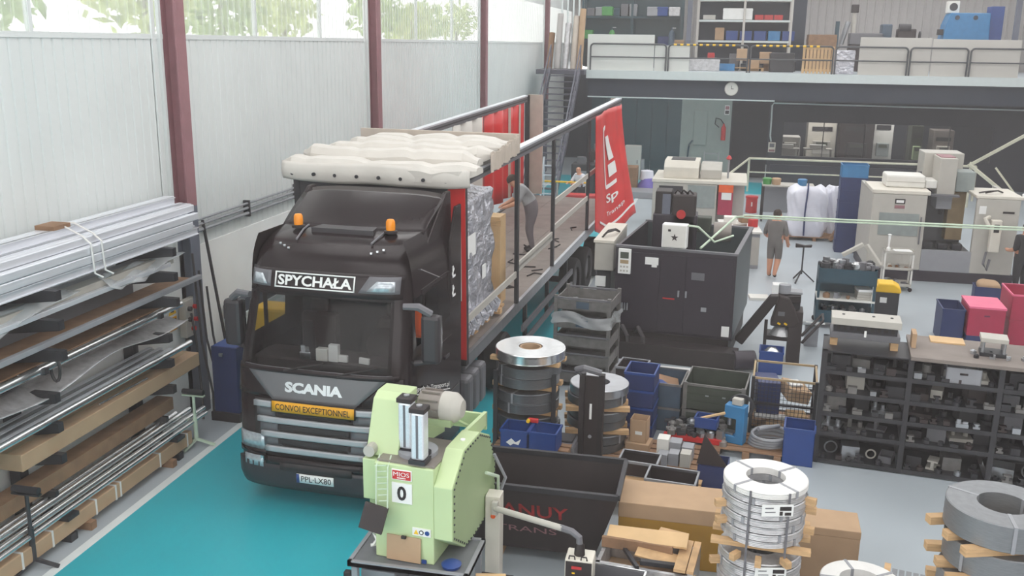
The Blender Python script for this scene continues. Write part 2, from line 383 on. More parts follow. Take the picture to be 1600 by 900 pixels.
# ------------------------------------------------------------------ tractor unit
def tractor():
    T = thing('truck_tractor', 'black articulated truck tractor with lettered visor and yellow front sign, parked on the teal lane', 'truck', (-4.6, 10.25, 0), R(-2.2))
    PR = [(.27, .07), (.42, 0), (.95, 0), (1.45, .03), (1.85, .1), (2.27, .225), (2.7, .36), (3.02, .45), (3.2, .56), (3.33, .76), (3.41, 1.08)]
    def yf(z):
        for (a, p), (b, q) in zip(PR, PR[1:]):
            if z <= b: return p+(q-p)*(z-a)/(b-a)
        return PR[-1][1]
    def hw(z): return 1.13 if z < 1.9 else 1.13-.06*(z-1.9)/1.1 if z < 3.0 else 1.064-.5*(z-3.0)**2-.06*(z-3)
    def fs(x, z, off=0):
        k = min(1, abs(x/hw(z)))
        return Vector((x, yf(z)+.42*(1-(1-k**4)**.25)-off, z))
    xs = [-.998, -.98, -.94, -.88, -.8, -.68, -.5, -.25, 0, .25, .5, .68, .8, .88, .94, .98, .998]
    zs = [.27, .42, .7, .95, 1.2, 1.45, 1.65, 1.85, 2.1, 2.4, 2.7, 2.86, 3.02, 3.12, 3.2, 3.27, 3.33, 3.38, 3.41]
    ys = [2.35, 1.95, 1.5, .95, .6]
    rows = []
    for z in zs:
        w_ = hw(z); r = [(-w_, y, z) for y in ys]+[tuple(fs(k*w_, z)) for k in xs]+[(w_, y, z) for y in ys[::-1]]
        rows.append(r)
    n = len(rows[0]); m = MB(); vs = [p for r in rows for p in r]; fsx = []
    for j in range(len(zs)-1):
        for i in range(n-1):
            za, zb = zs[j], zs[j+1]
            if 1.85 <= za < 2.7 and 9 <= i < 17: continue            # windscreen opening
            if 1.85 < za < 2.7 and i in (n-4, n-5, 2, 3) : continue      # door windows
            fsx.append((j*n+i, j*n+i+1, (j+1)*n+i+1, (j+1)*n+i))
    fsx.append(tuple((len(zs)-1)*n+i for i in range(n))); fsx.append(tuple(j*n for j in range(len(zs)))+tuple(j*n+n-1 for j in reversed(range(len(zs)))))
    m._a(vs, fsx); body = m.build('cab_body', 'cab_black', T, 40)
    def patch(name, mat, x0, x1, z0, z1, off, par=T, nu=16, nv=4, x0t=None, x1t=None, th=.012, smooth=40, zc=None):
        x0t = x0 if x0t is None else x0t; x1t = x1 if x1t is None else x1t
        def f(u, v):
            z = z0+(z1-z0)*v; a = x0+(x0t-x0)*v; b = x1+(x1t-x1)*v
            x = a+(b-a)*u
            if zc: z += zc*(1-(2*u-1)**2)*(1-v)
            return fs(x, z, off)
        q = MB().grid(f, nu, nv); o = q.build(name, mat, par, smooth); md = o.modifiers.new('t', 'SOLIDIFY'); md.thickness = th; md.offset = 0
        return o
    ws = patch('windscreen', 'window_glass', -.95, .95, 1.83, 2.72, .006, nv=8, nu=24, th=.006, x0t=-.91, x1t=.91)
    # what one sees behind the glass
    m = MB(); m.box(-1.0, .45, 1.2, 1.0, .95, 1.86); m.box(-1.0, .4, 1.82, 1.0, .8, 1.88); m.build('dashboard', 'cab_inside', T, bevel=.03)
    for sx in (-.55, .55):
        m = MB(); m.box(sx-.26, 1.35, 1.2, sx+.26, 1.5, 2.2); m.box(sx-.26, 1.0, 1.4, sx+.26, 1.5, 1.55); m.box(sx-.14, 1.37, 2.22, sx+.14, 1.47, 2.42); m.build('seat', 'cab_inside', T, bevel=.04)
    MB().box(-1.05, 1.9, 1.2, 1.05, 2.0, 3.1).build('rear_lining', 'cab_dark', T)
    m = MB(); m.lathe([(.2, 0), (.225, .015), (.2, .03)], n=24); o = m.build('steering_wheel', 'ink_black', T, 1); o.location = (.55, .92, 1.98); o.rotation_euler = (R(60), 0, 0)
    for x, z, d, mt in ((-.05, 1.88, (.16, .1, .16), 'off_white'), (.1, 1.88, (.13, .08, .22), 'white'), (.22, 1.88, (.12, .05, .09), 'white'), (.5, 1.88, (.14, .04, .08), 'label_white'), (-.28, 1.88, (.15, .08, .1), 'chrome'), (-.28, 1.98, (.13, .06, .08), 'chrome'), (-.22, 1.88, (.14, .06, .5), 'ink_black')):
        MB().bx((x, .42, z+d[2]/2), d, (0, .15*x, 0)).build('dashboard_item', mt, T, bevel=.01)
    MB().bx((.78, 1.5, 2.15), (.28, .2, .42)).build('orange_jacket', 'orange', T, bevel=.06)
    # visor band with the lettering plate
    patch('visor', 'cab_black', -1.0, 1.0, 2.73, 3.02, .02, th=.03)
    x0, x1, z0, z1 = -.64, .42, 2.80, 2.99
    for a, b, c, d in ((x0, x1, z0, z0+.016), (x0, x1, z1-.016, z1), (x0, x0+.016, z0, z1), (x1-.016, x1, z0, z1)): patch('plate_frame', 'white', a, b, c, d, .042, nv=1)
    text('SPYCHA\u0141A', 'white', T, lambda u, v: fs(-.11+u, 2.895+v, .042), .125, .98, 'visor_lettering', .03)
    for sx in (-1, 1):
        o = patch('upper_lamp', 'plastic_mid', *(sorted((sx*.70, sx*.98))), 2.80, 2.99, .036, nu=6, th=.03) if sx < 0 else patch('upper_lamp', 'plastic_mid', .47, .97, 2.80, 3.0, .036, nu=6, th=.03, x0t=.6)
        if sx < 0: patch('lamp_lens', 'lamp_glass', -.95, -.74, 2.83, 2.95, .06, par=o, nu=4, nv=2, x1t=-.82)
        else: patch('lamp_lens', 'lamp_glass', .58, .92, 2.83, 2.95, .06, par=o, nu=4, nv=2, x0t=.7)
    # roof: hatch, light bars, beacons, deflector
    MB().prism([(-.42, 0), (.42, 0), (.34, .5), (-.34, .5)], 3.36, 3.425, 'z').tf().build('roof_hatch', 'cab_dark', T).location = (0, .98, .02)
    for sx in (-1, 1):
        MB().tube([(sx*.5, .72, 3.335), (sx*.54, 1.0, 3.41), (sx*.56, 1.2, 3.43)], .014).build('roof_bar', 'plastic_mid', T)
        bm_ = MB().lathe([(.085, 0), (.085, .03), (.05, .04)], n=20).build('beacon_base', 'ink_black', T, 1); bm_.location = (sx*.63, 1.05, 3.42)
        MB().lathe([(.056, .03), (.06, .09), (.056, .15), (.04, .175), (0, .18)], n=20).build('beacon', 'amber', bm_, 1)
        for k in range(3): MB().bx((sx*(.55+.07*k), .60+.03*k, 3.245+.02*k), (.035, .03, .03)).build('marker_lamp', 'chrome', T, bevel=.008)
    def defl(u, v):
        x = (2*u-1); w_ = .98+.04*v
        y = 1.12+1.0*v+.18*(x*x)*(1-v)-.05*math.sin(PI*v); z = 3.40+.42*v-.06*x**4*v
        return (x*w_, y, z)
    d = MB(); d.grid(defl, 20, 8)
    o = d.build('roof_deflector', 'cab_black', T, 40); md = o.modifiers.new('t', 'SOLIDIFY'); md.thickness = .04
    for sx in (-1, 1):
        MB().prism([(1.25, 3.2), (2.12, 3.80), (2.3, 3.80), (2.34, 3.1), (1.6, 3.1)], sx*1.02, sx*.96, 'x').build('deflector_cheek', 'cab_black', T, bevel=.02)
        MB().prism([(2.0, .75), (2.0, 3.15), (2.25, 3.6), (2.5, 3.6), (2.5, .75)], sx*1.11, sx*1.07, 'x').build('side_fairing', 'cab_black', T, bevel=.02)
        MB().tube([(sx*1.075, .9, 3.02), (sx*1.085, 1.7, 2.72)], .008).build('drip_moulding', 'chrome', T)
    # nose: grey panel, letters, grille bars
    patch('nose_panel', 'nose_grey', -.52, .52, 1.44, 1.86, .03, x0t=-.97, x1t=.97, nu=20, nv=6, th=.03, zc=0)
    patch('cowl', 'cab_black', -1.05, 1.05, 1.80, 1.86, .045, nu=20, nv=2, th=.02)
    text('SCANIA', 'letter_silver', T, lambda u, v: fs(u, 1.64+v, .055), .13, .76, 'brand_lettering', .055)
    for sx in (-1, 1):
        patch('nose_corner', 'cab_black', *sorted((sx*.55, sx*1.09)), 1.48, 1.80, .016, nu=8, th=.02, **({'x0t': .93} if sx > 0 else {'x1t': -.93}))
    patch('grille_mesh', 'grille_dark', -.82, .82, .70, 1.45, .006, nv=6)
    for i, z in enumerate((1.40, 1.205, 1.02, .83)):
        hwid = .80-.05*i
        patch('grille_bar', 'grille_silver', -hwid, hwid, z-.035, z+.035, .045, th=.05)
        if i < 3:
            for sx in (-1, 1): patch('grille_cheek', 'plastic_mid', *sorted((sx*(.52-.04*i), sx*(hwid-.02))), z-.16, z-.035, .022, nu=4, nv=2, th=.02)
            patch('grille_slat', 'grille_dark', -.48, .48, z-.125, z-.055, .028, th=.03)
    sg = patch('front_sign', 'sign_yellow', -.53, .55, 1.335, 1.465, .09, nv=2, th=.012)
    text('CONVOI EXCEPTIONNEL', 'ink_black', sg, lambda u, v: fs(.01+u, 1.40+v, .1), .078, .98, 'sign_lettering', .01)
    patch('sign_rim', 'ink_black', -.545, .565, 1.32, 1.48, .082, par=sg, nv=2, th=.01)
    patch('bumper', 'cab_dark', -1.1, 1.1, .28, .62, .03, nu=26, nv=5, th=.05)
    patch('bumper_blade', 'cab_black', -.66, .66, .62, .72, .04, nu=16, nv=2, th=.05)
    patch('bumper_intake', 'grille_dark', -.46, .5, .56, .66, .066, nu=10, nv=2)
    pl = patch('number_plate', 'white', -.235, .26, .425, .54, .07, nv=1, th=.012)
    patch('plate_band', 'blue_box', -.235, -.195, .425, .54, .08, par=pl, nu=2, nv=1, th=.004)
    text('PPL\u00b7LX80', 'ink_black', pl, lambda u, v: fs(.03+u, .483+v, .079), .075, .4, 'plate_lettering', .008)
    text('R 450', 'chrome', T, lambda u, v: fs(-.62+u, .69+v, .06), .045, .22, 'model_lettering', .01)
    for sx in (-1, 1):
        h = patch('headlamp', 'lamp_glass', *sorted((sx*.68, sx*1.06)), .78, .98, .012, nu=6, nv=2, th=.03); patch('indicator', 'amber', *sorted((sx*.78, sx*.9)), .765, .785, .02, par=h, nu=2, nv=1)
        f = patch('fog_lamp', 'lamp_glass', *sorted((sx*.70, sx*.98)), .56, .70, .045, nu=6, nv=2, th=.02)
        patch('lamp_surround', 'cab_black', *sorted((sx*.66, sx*1.08)), .70, .78, .03, nu=6, nv=1)
        MB().box(sx*1.135-.01, .95, .35, sx*1.135+.01, 2.3, 1.05).build('door_skirt', 'cab_dark', T)
        # mirrors on their arms
        mr = MB().bx((sx*1.33, .55, 2.24), (.24, .16, .62)).build('mirror_housing', 'cab_dark', T, bevel=.05)
        MB().bx((sx*1.33, .66, 2.24), (.2, .01, .55)).build('mirror_glass', 'chrome', mr)
        MB().tube([(sx*1.02, .42, 2.66), (sx*1.2, .45, 2.66), (sx*1.33, .53, 2.56)], [.04, .05, .05]).build('mirror_arm', 'plastic_mid', T, 1)
        MB().tube([(sx*1.1, .5, 1.92), (sx*1.3, .55, 1.95)], .035).build('mirror_arm', 'cab_dark', T, 1)
        # door glass, waist line, handle
        w1 = hw(2.3)
        m = MB(); m.box(sx*(w1+.006)-.003, .95, 1.85, sx*(w1+.006)+.003, 1.95, 2.7); m.build('door_glass', 'window_glass', T)
        m = MB(); m.box(sx*1.125-.012, .82, 1.80, sx*1.125+.012, 1.98, 1.87); m.box(sx*1.095-.012, .9, 1.85, sx*1.095+.012, .97, 2.7); m.box(sx*1.09-.012, 1.92, 1.85, sx*1.09+.012, 2.02, 2.75); m.box(sx*1.08-.012, .9, 2.68, sx*1.08+.012, 2.0, 2.76); m.build('door_frame', 'cab_black', T)
        MB().bx((sx*1.14, 1.75, 1.62), (.02, .2, .05)).build('door_handle', 'cab_dark', T, bevel=.01)
        for z in (.5, .8): MB().box(sx*1.14-.04, .98, z, sx*1.14+.02, 1.5, z+.05).build('step', 'dark_steel', T)
        # wheels
        for y, nm in ((1.42, 'front_wheel'), (5.0, 'drive_wheel')):
            wl = bpy.data.objects.new(nm, None); COL.objects.link(wl); wl.parent = T; wl.location = (sx*.98, y, .5); wl.rotation_euler = (0, R(90), 0)
            MB().lathe([(.3, -.14), (.46, -.15), (.5, -.11), (.5, .11), (.46, .15), (.3, .14)], n=28, closed=True).build('tyre', 'rubber', wl, 1)
            MB().lathe([(0, .02), (.12, .05), (.14, .1), (.29, .11), (.3, 0), (.3, -.1), (0, -.1)], n=20).build('rim', 'plastic_mid', wl, 1)
    m = MB(); m.box(-.45, 1.5, .75, -.3, 6.0, 1.0); m.box(.3, 1.5, .75, .45, 6.0, 1.0); m.box(-.45, 4.3, .75, .45, 4.5, 1.0); m.box(-.5, 4.6, 1.0, .5, 5.4, 1.13); m.build('chassis', 'dark_steel', T)
    for sx in (-1, 1):
        for k in range(3): MB().bx((sx*.98, 2.75+.34*k, .68), (.42, .3, .62)).build('side_tank', 'plastic_mid', T, bevel=.06)
    for x in (-.4, .3):
        MB().tube([tuple(fs(x, 1.84, .07)), tuple(fs(x+.5, 1.95, .03))], .012).build('wiper', 'ink_black', T)
    # lettering on the right door
    X = 1.155
    sl = -.29
    for t_, y, z, h, wd in (('Spychala-Transport.pl', 1.12, 1.40, .085, 1.35), ('Transport Spedycja', 1.3, 1.235, .05, .6), ('biuro', 1.5, 1.10, .045, .3)):
        text(t_, 'white', T, lambda u, v, y=y, z=z: Vector((X, y+u, z+u*sl+v)), h, wd, 'door_lettering', .012)
    MB().prism([(.45, 1.54), (1.82, 1.143), (1.82, 1.128), (.45, 1.525)], X-.002, X+.002, 'x').build('door_underline', 'white', T)
    for z, h in ((2.72, .17), (2.45, .17)):
        text('\u0141', 'white', T, lambda u, v, z=z: Vector((1.118, 2.12+u, z+v)), h, .16, 'fairing_lettering', .03)
    return T
tractor()

# ------------------------------------------------------------------ semi-trailer, curtains pushed back
TX = thing('semi_trailer', 'long open semi-trailer with its red side curtains pushed back and white roof sheet folded forward', 'trailer', (-3.642, 10, 1.135), (.0325, 0, -.0665))
W, HT, Y0, Y1 = 2.55, 2.737, 3.0, 16.0
def trailer(T):
    for i in range(13):
        a = Y0+i*1.0
        for j in range(3): MB().box(-W+.02+j*.837, a+.004, -.05, -W+.02+(j+1)*.837-.008, a+.996, 0).build('deck_board', 'bed_wood', T)
    for x in (-W, 0): MB().box(x-.03, Y0, -.16, x+.03, Y1, .025).build('side_rave', 'steel' if x == 0 else 'dark_steel', T)
    for x in (-1.75, -.8): MB().box(x-.08, Y0, -.55, x+.08, Y1, -.05).build('chassis_beam', 'dark_steel', T)
    for x in (-W, 0):
        r = MB().box(x-.06, Y0, HT-.17, x+.05, Y1, HT-.03).build('roof_rail', 'plastic_mid', T)
        MB().box(x-.08, Y0, HT-.035, x+.06, Y1, HT).build('rail_cap', 'alu', r)
        MB().box(x+.05, Y0, HT-.11, x+.062, Y1, HT-.085).build('rail_groove', 'dark_steel', r)
    # headboard
    m = MB(); m.box(-W, Y0, 0, 0, Y0+.06, HT); m.build('headboard', 'cab_dark', T)
    for x in (-W, 0): MB().bx((x, Y0+.05, HT/2-.05), (.1, .12, HT+.1)).build('corner_post', 'dark_steel', T)
    MB().box(-.2, Y0-.012, .0, .055, Y0, HT-.05).build('red_edge', 'tarp_red', T); MB().box(-.03, Y0-.018, .9, -.01, Y0-.012, 2.3).build('white_stripe', 'white', T)
    # side posts
    for y in (5.9, 8.55, 12.0):
        for x in (0, -W):
            MB().bx((x, y, (HT-.15)/2), (.06, .10, HT-.15)).build('sliding_post', 'dark_steel', T)
    for a, b, z in ((Y0+.2, 5.85, .55), (5.95, 8.5, .62), (5.95, 8.5, .68), (8.6, 11.95, 1.3), (8.6, 11.95, .78), (12.05, 15.9, 1.3)):
        MB().box(-.015, a, z-.055, .015, b, z+.055).build('side_board', 'beige_dark', T)
    for a, b, z in ((3.2, 5.8, 1.2), (5.95, 8.5, 1.2), (8.6, 11.9, .7), (8.6, 11.9, 1.3)):
        MB().box(-W-.015, a, z-.055, -W+.015, b, z+.055).build('side_board', 'beige_dark', T)
    # rear frame and doors
    for x in (-W+.04, -.04): MB().bx((x, Y1-.05, HT/2), (.12, .1, HT)).build('rear_post', 'dark_steel', T)
    MB().box(-W+.06, Y1-.02, .05, -W+.46, Y1+.04, HT+.02).build('rear_door', 'tarp_beige', T)
    MB().box(-.24, Y1-.02, .05, -.02, Y1+.04, HT-.02).build('rear_door', 'tarp_beige', T)
    # underneath: axles, wheels, side guard
    for i, y in enumerate((11.2, 12.5, 13.8)):
        gz = -(1.135+.0325*y)
        MB().cyl((-W+.2, y, gz+.5), (-.2, y, gz+.5), .07).build('axle', 'dark_steel', T)
        for x in (-W+.22, -.2):
            wl = bpy.data.objects.new('trailer_wheel', None); COL.objects.link(wl); wl.parent = T; wl.location = (x, y, gz+.52); wl.rotation_euler = (0, R(90), 0)
            MB().lathe([(.3, -.16), (.47, -.17), (.5, -.12), (.5, .12), (.47, .17), (.3, .16)], n=28, closed=True).build('tyre', 'rubber', wl, 1)
            MB().lathe([(0, .0), (.1, .02), (.14, .06), (.29, .1), (.3, 0), (.3, -.1), (0, -.1)], n=20).build('rim', 'plastic_mid', wl, 1)
    for z in (-.62, -.92):
        MB().box(-.05, 6.4, z-.06, -.01, 10.6, z+.06).build('side_guard_rail', 'plastic_mid', T)
    for y in (6.8, 8.5, 10.2): MB().box(-.12, y-.04, -1.0, -.05, y+.04, -.1).build('guard_bracket', 'dark_steel', T)
    for y in (5.5,):
        for x in (-W+.5, -.5): MB().box(x-.07, y-.07, -1.28, x+.07, y+.07, -.1).build('landing_leg', 'dark_steel', T)
    # tie-down scraps on the deck
    rn = random.Random(5)
    for i in range(12):
        y = rn.uniform(6.6, 12); x = rn.uniform(-.9, -.25)
        MB().tube([(x, y, .012), (x+rn.uniform(-.2, .2), y+rn.uniform(.05, .25), .016), (x+rn.uniform(-.3, .3), y+rn.uniform(.1, .5), .012)], .014, 6).build('lashing_strap', 'ink_black', T)
    # folded roof sheet: flattened folds lying one behind the other, each a little higher
    PF = [(-1, -1), (-1.04, .2), (-.86, .85), (-.5, 1), (.1, .86), (.7, .55), (1, .1), (1, -1)]
    for k, (yc, zc, dep, hgt, xl, xr) in enumerate(((.12, .0, .30, .13, -.2, .24), (.55, .09, .27, .15, -.10, .10), (1.0, .13, .26, .13, .10, .16), (1.42, .17, .26, .11, .28, .20), (1.85, .19, .26, .10, .42, .22))):
        def fold(u, v, yc=yc, zc=zc, dep=dep, hgt=hgt, xl=xl, xr=xr, k=k):
            x = -W+xl+(W-xl+xr)*u; e = min(1, min(u, 1-u)/.07); j = v*len(PF); i0 = int(j) % len(PF); f_ = j-int(j); p0, p1 = PF[i0], PF[(i0+1) % len(PF)]
            q = (p0[0]+(p1[0]-p0[0])*f_)*dep*(.5+.5*e); w_ = (p0[1]+(p1[1]-p0[1])*f_)*hgt*(.4+.6*e)
            cr = .035*max(0, 1-abs((u*3.1+k*.37+.25*v) % 1-.5)*6)
            return (x, Y0+yc+q+.025*math.sin(u*5+k*1.7), HT+.03+zc+w_+.016*math.sin(u*8+k*2.3)+.008*math.sin(u*21+k)-cr*(w_ > 0))
        m_ = MB().grid(fold, 72, 24); n_ = 73; m_.f += [tuple(j*n_ for j in range(24)), tuple(j*n_+72 for j in range(24))]; m_.mi += [0, 0]
        m_.build('roof_sheet_fold', 'tarp_white', T, 28)
    def hem(u, v):
        x = -W-.12+(W+.3)*u; return (x, Y0-.16-.03*math.sin(PI*v)-.02*math.sin(u*23), HT+.10-.24*v-.015*math.sin(u*9)-.05*math.sin(PI*u)*v)
    h = MB().grid(hem, 40, 6).build('front_hem', 'tarp_white', T, 50); md = h.modifiers.new('t', 'SOLIDIFY'); md.thickness = .02
    for i in range(8):
        x = -W+.05+i*.335; MB().cyl((x, Y0-.225, HT-.07), (x, Y0-.14, HT-.07), .026, 12).build('eyelet', 'dark_steel', h)
    def pleat(u, v):
        y = Y0+.75+1.45*u; return (.20+.03*math.sin(u*2*PI*15), y, HT+.18+.1*u-.26*v+.02*math.sin(u*20))
    o = MB().grid(pleat, 120, 4).build('pleated_edge', 'tarp_beige', T); md = o.modifiers.new('t', 'SOLIDIFY'); md.thickness = .008
    MB().box(-W-.0, Y0+2.28, HT, .2, Y0+2.34, HT+.3).build('roof_bow', 'tarp_beige', T)
    # right curtain gathered at the rear
    def cur(u, v):
        y = 12.06+(3.3-.15*v)*u
        fold = .05*math.sin(u*2*PI*1.3+.6+.5*v)+.05*max(0, math.sin((u-.8)*2*PI*2.4))*(u > .8)
        return Vector((.11+fold+.50*v**1.4*u+.04*v, y, HT-.1-(2.66+.36*math.sin(PI*min(1, u*1.15))**1.2+.10*u)*v))
    c = MB().grid(cur, 72, 24).build('side_curtain', 'tarp_red', T, 60); md = c.modifiers.new('t', 'SOLIDIFY'); md.thickness = .012
    def on(u0, v0): return lambda u, v: cur(u0+u/3.3, v0-v/2.95)+Vector((.022, 0, 0))
    text('Sp', 'white', c, on(.50, .70), .27, 1.0, 'curtain_lettering', .02)
    text('Transp', 'white', c, on(.54, .815), .13, 1.35, 'curtain_lettering', .01)
    def strip(name, u0, v0, u1, v1, wu, wv):
        q = MB(); q._a([cur(a, b)+Vector((.02, 0, 0)) for t_ in [i/10 for i in range(11)] for a, b in ((u0+(u1-u0)*t_, v0+(v1-v0)*t_), (u0+(u1-u0)*t_+wu, v0+(v1-v0)*t_+wv))], [(2*i, 2*i+1, 2*i+3, 2*i+2) for i in range(10)])
        o = q.build(name, 'white', c); md = o.modifiers.new('t', 'SOLIDIFY'); md.thickness = .01
    strip('logo_stroke', .26, .12, .34, .60, .035, 0); strip('logo_stroke', .34, .58, .64, .58, 0, .03); strip('logo_stroke', .26, .12, .40, .11, 0, .03)
    strip('logo_stroke', .38, .2, .50, .40, .12, 0); strip('logo_stroke', .46, .43, .48, .53, .18, 0)
    strip('reflective_strip', .08, .895, .92, .895, 0, .018)
    # left curtain, gathered too, with part of it still white
    def curl(u, v):
        y = 8.2+7.4*u; return Vector((-W+.03+.07*math.sin(u*2*PI*9), y, HT-.16-(2.3)*v*(1 if u > .32 else .9)))
    for nm, a, b, mt in (('side_curtain', .47, 1, 'tarp_red'), ('curtain_white_part', .22, .47, 'tarp_white')):
        o = MB().grid(lambda u, v: curl(a+(b-a)*u, v), 60, 6).build(nm, mt, T, 60); md = o.modifiers.new('t', 'SOLIDIFY'); md.thickness = .012
    for a in (.78, .9): 
        MB().grid(lambda u, v: curl(a+.012*u, v)+Vector((.03, 0, 0)), 6, 6).build('curtain_band', 'tarp_beige', T)
trailer(TX)
# cargo on the deck (the deck's frame is used so that everything stands on it)
def on_deck(name, label, cat, x, y, rot=0):
    mw = Matrix.Translation((-3.642, 10, 1.135)) @ Euler((.0325, 0, -.0665)).to_matrix().to_4x4()
    p = mw @ Vector((x, y, 0)); return thing(name, label, cat, p, (.0325, 0, -.0665+rot))
def foil(x0, y0, z0, x1, y1, z1, seed):
    """lumpy wrapped block"""
    me = MB().box(x0, y0, z0, x1, y1, z1).mesh('b', 0); bm = bmesh.new(); bm.from_mesh(me)
    bmesh.ops.subdivide_edges(bm, edges=bm.edges, cuts=23, use_grid_fill=True); rn = random.Random(seed)
    for v in bm.verts:
        n = v.co.normalized(); k = .018*math.sin(v.co.z*7+v.co.y*11)+.014*math.sin(v.co.x*11-v.co.z*13+seed)+.012*math.sin(v.co.y*23+v.co.z*9)+rn.uniform(-.012, .012)
        v.co += Vector((k*(1 if v.co.x > (x0+x1)/2 else -1), k*(1 if v.co.y > (y0+y1)/2 else -1), k if v.co.z > z1-.01 else 0))
        if v.co.z > z1-.1: v.co.z += .10*math.sin((v.co.x-x0)/(x1-x0)*PI)-.05
    bm.to_mesh(me); bm.free(); return me
c = on_deck('wrapped_crate', 'tall crate wrapped in crumpled silver foil on a timber pallet at the trailer front', 'crate', 0, 0)
me = foil(-1.95, 3.35, .16, -.18, 5.05, 2.22, 2); me.materials.append(MATS['silver_foil']); me.polygons.foreach_set('use_smooth', [True]*len(me.polygons)); put('foil_wrap', me, c)
for x in (-1.9, -1.15, -.35): MB().box(x, 3.3, 0, x+.12, 5.5, .09).build('pallet_runner', 'wood', c)
for y in (3.35, 3.9, 4.5, 5.05, 5.35): MB().box(-2.0, y, .09, -.1, y+.14, .13).build('pallet_plank', 'wood', c)
MB().bx((-.16, 3.9, 1.5), (.012, .4, .34)).build('paper_label', 'label_white', c)
MB().bx((-.15, 4.5, .95), (.012, .16, .22)).build('paper_label', 'label_white', c)
for i in range(7): MB().tube([(-.13, 3.4+.25*i, .55-.02*i), (-.09, 3.5+.25*i, .3), (-.1, 3.45+.25*i, .14)], [.05, .08, .03], 6).build('loose_foil', 'silver_foil', c)
c = on_deck('plywood_case', 'pale plywood case standing upright behind the foil-wrapped crate', 'box', -.72, 5.95)
MB().box(-.45, -.16, 0, .45, .2, 1.55).build('case_body', 'plywood', c)
for z in (.1, 1.4): MB().box(-.47, -.19, z, .47, -.16, z+.1).build('batten', 'wood', c)
for i in range(3): tag(MB().bx((0, 0, .06), (.3, .12, .09)).build('timber_block', 'wood'), 'short timber block lying on the deck edge by the foil-wrapped crate', 'block', 'timber blocks on the trailer deck').matrix_world = Matrix.Translation((-3.642, 10, 1.135)) @ Euler((.0325, 0, -.0665)).to_matrix().to_4x4() @ Matrix.Translation((-.22-.04*i, 5.2+.0*i, .02+.095*i))
# ------------------------------------------------------------------ cantilever rack along the left wall
rack = thing('cantilever_rack', 'dark steel cantilever rack with short arms along the white ribbed wall', 'rack', (0, 0, 0))
LV = [3.05, 2.71, 2.36, 1.84, 1.48, 1.10]
for y in (6.3, 8.95, 11.3):
    MB().box(-7.82, y-.07, 0, -7.68, y+.07, 3.5).build('upright', 'dark_paint', rack)
    MB().box(-7.82, y-.06, 0, -7.1, y+.06, .095).build('foot', 'dark_paint', rack)
    for z in LV:
        tip = -6.97 if z > 2 else -7.12
        MB().prism([(-7.7, z-.2), (-7.7, z), (tip, z), (tip, z-.11)], y-.045, y+.045, 'y').build('arm', 'dark_steel', rack)
    if y > 8: MB().prism([(-7.7, 2.02), (-7.7, 2.13), (-7.22, 2.13), (-7.22, 2.06)], y-.03, y+.03, 'y').build('arm', 'dark_steel', rack)
for z in (.5, 1.9): MB().bar((-7.75, 6.3, z-.3), (-7.75, 8.95, z+.9), .04, .04).build('brace', 'dark_paint', rack)
def bar(name, label, cat, group, x0, x1, y0, y1, z0, z1, mat, shape='box', bevel=.006):
    m = MB()
    if shape == 'box': m.box(x0, y0, z0, x1, y1, z1)
    elif shape == 'U':   # open profile lying on its back
        t = .008; m.box(x0, y0, z0, x1, y1, z0+t); m.box(x0, y0, z0, x0+t, y1, z1); m.box(x1-t, y0, z0, x1, y1, z1)
    elif shape == 'H':
        t = .01; m.box(x0, y0, z0, x1, y1, z0+t); m.box(x0, y0, z1-t, x1, y1, z1); xm = (x0+x1)/2; m.box(xm-t, y0, z0, xm+t, y1, z1)
    else: m.cyl((x0, y0, z0), (x0, y1, z0), z1, 14)
    return tag(m.build(name, mat, smooth=35 if shape == 'tube' else 0, bevel=bevel if shape == 'box' else 0), label, cat, group)
rn = random.Random(11)
# top: bundle of aluminium profiles
for r_ in range(5):
    n = (7, 7, 7, 6, 3)[r_]
    for k in range(n):
        x = -7.665+k*.077; e = 12.4-rn.random()*.25-(.12 if k > 4 else 0); zz = 3.055+r_*.105
        bar('aluminium_profile', 'long pale aluminium profile in the strapped bundle on the topmost rack arms', 'profile', 'aluminium profiles on the top rack arms', x, x+.074, 4.6, e, zz, zz+.1, 'alu', 'H' if (k+r_) % 3 == 0 else 'box', .012)
for y in (9.75, 9.95):
    s = MB(); s.tube([(-7.76, y, 3.04), (-7.76, y, 3.6), (-7.45, y+.02, 3.60), (-7.22, y+.03, 3.49), (-7.11, y+.03, 3.40), (-7.105, y+.05, 3.04), (-7.05, y+.12, 2.98)], .012, 6)
    tag(s.build('strapping_band', 'wrap_white', smooth=1), 'white plastic strapping looped round the aluminium bundle', 'strap', 'straps round the top bundle')
tag(MB().bx((-7.55, 9.72, 3.6), (.25, .3, .05)).build('timber_packing', 'wood_dark'), 'brown timber packing piece lying on the strapped aluminium bundle', 'packing')
# second level: long packs in clear film
for i, (x0, x1, h, mt) in enumerate(((-7.67, -7.5, .12, 'plastic_grey'), (-7.49, -7.3, .14, 'beige_dark'), (-7.29, -7.22, .06, 'alu'))):
    bar('steel_flat_pack', ('grey flat section behind the film pack on the second rack arms', 'beige-grey section wrapped in film on the second rack arms', 'thin bright section at the arm tips of the second rack level')[i], 'section', 'sections on the second rack level', x0, x1, 4.8, 12.0-.2*i, 2.715, 2.715+h, mt)
def film(y0, y1, x, z, sag):
    def f(u, v): 
        yy = y0+(y1-y0)*u
        return (x-.18*(1-v)+.03*math.sin(u*21)*v, yy, z+.08*math.sin(u*17+v*3)*.3-sag*v*(.6+.4*math.sin(u*5)))
    o = MB().grid(f, 40, 8).build('plastic_film', 'clear_film', smooth=60); o.modifiers.new('t', 'SOLIDIFY').thickness = .004; return o
tag(film(7.2, 9.6, -7.2, 2.9, .22), 'crumpled clear plastic film hanging off the second rack level near the nearer arm', 'film')
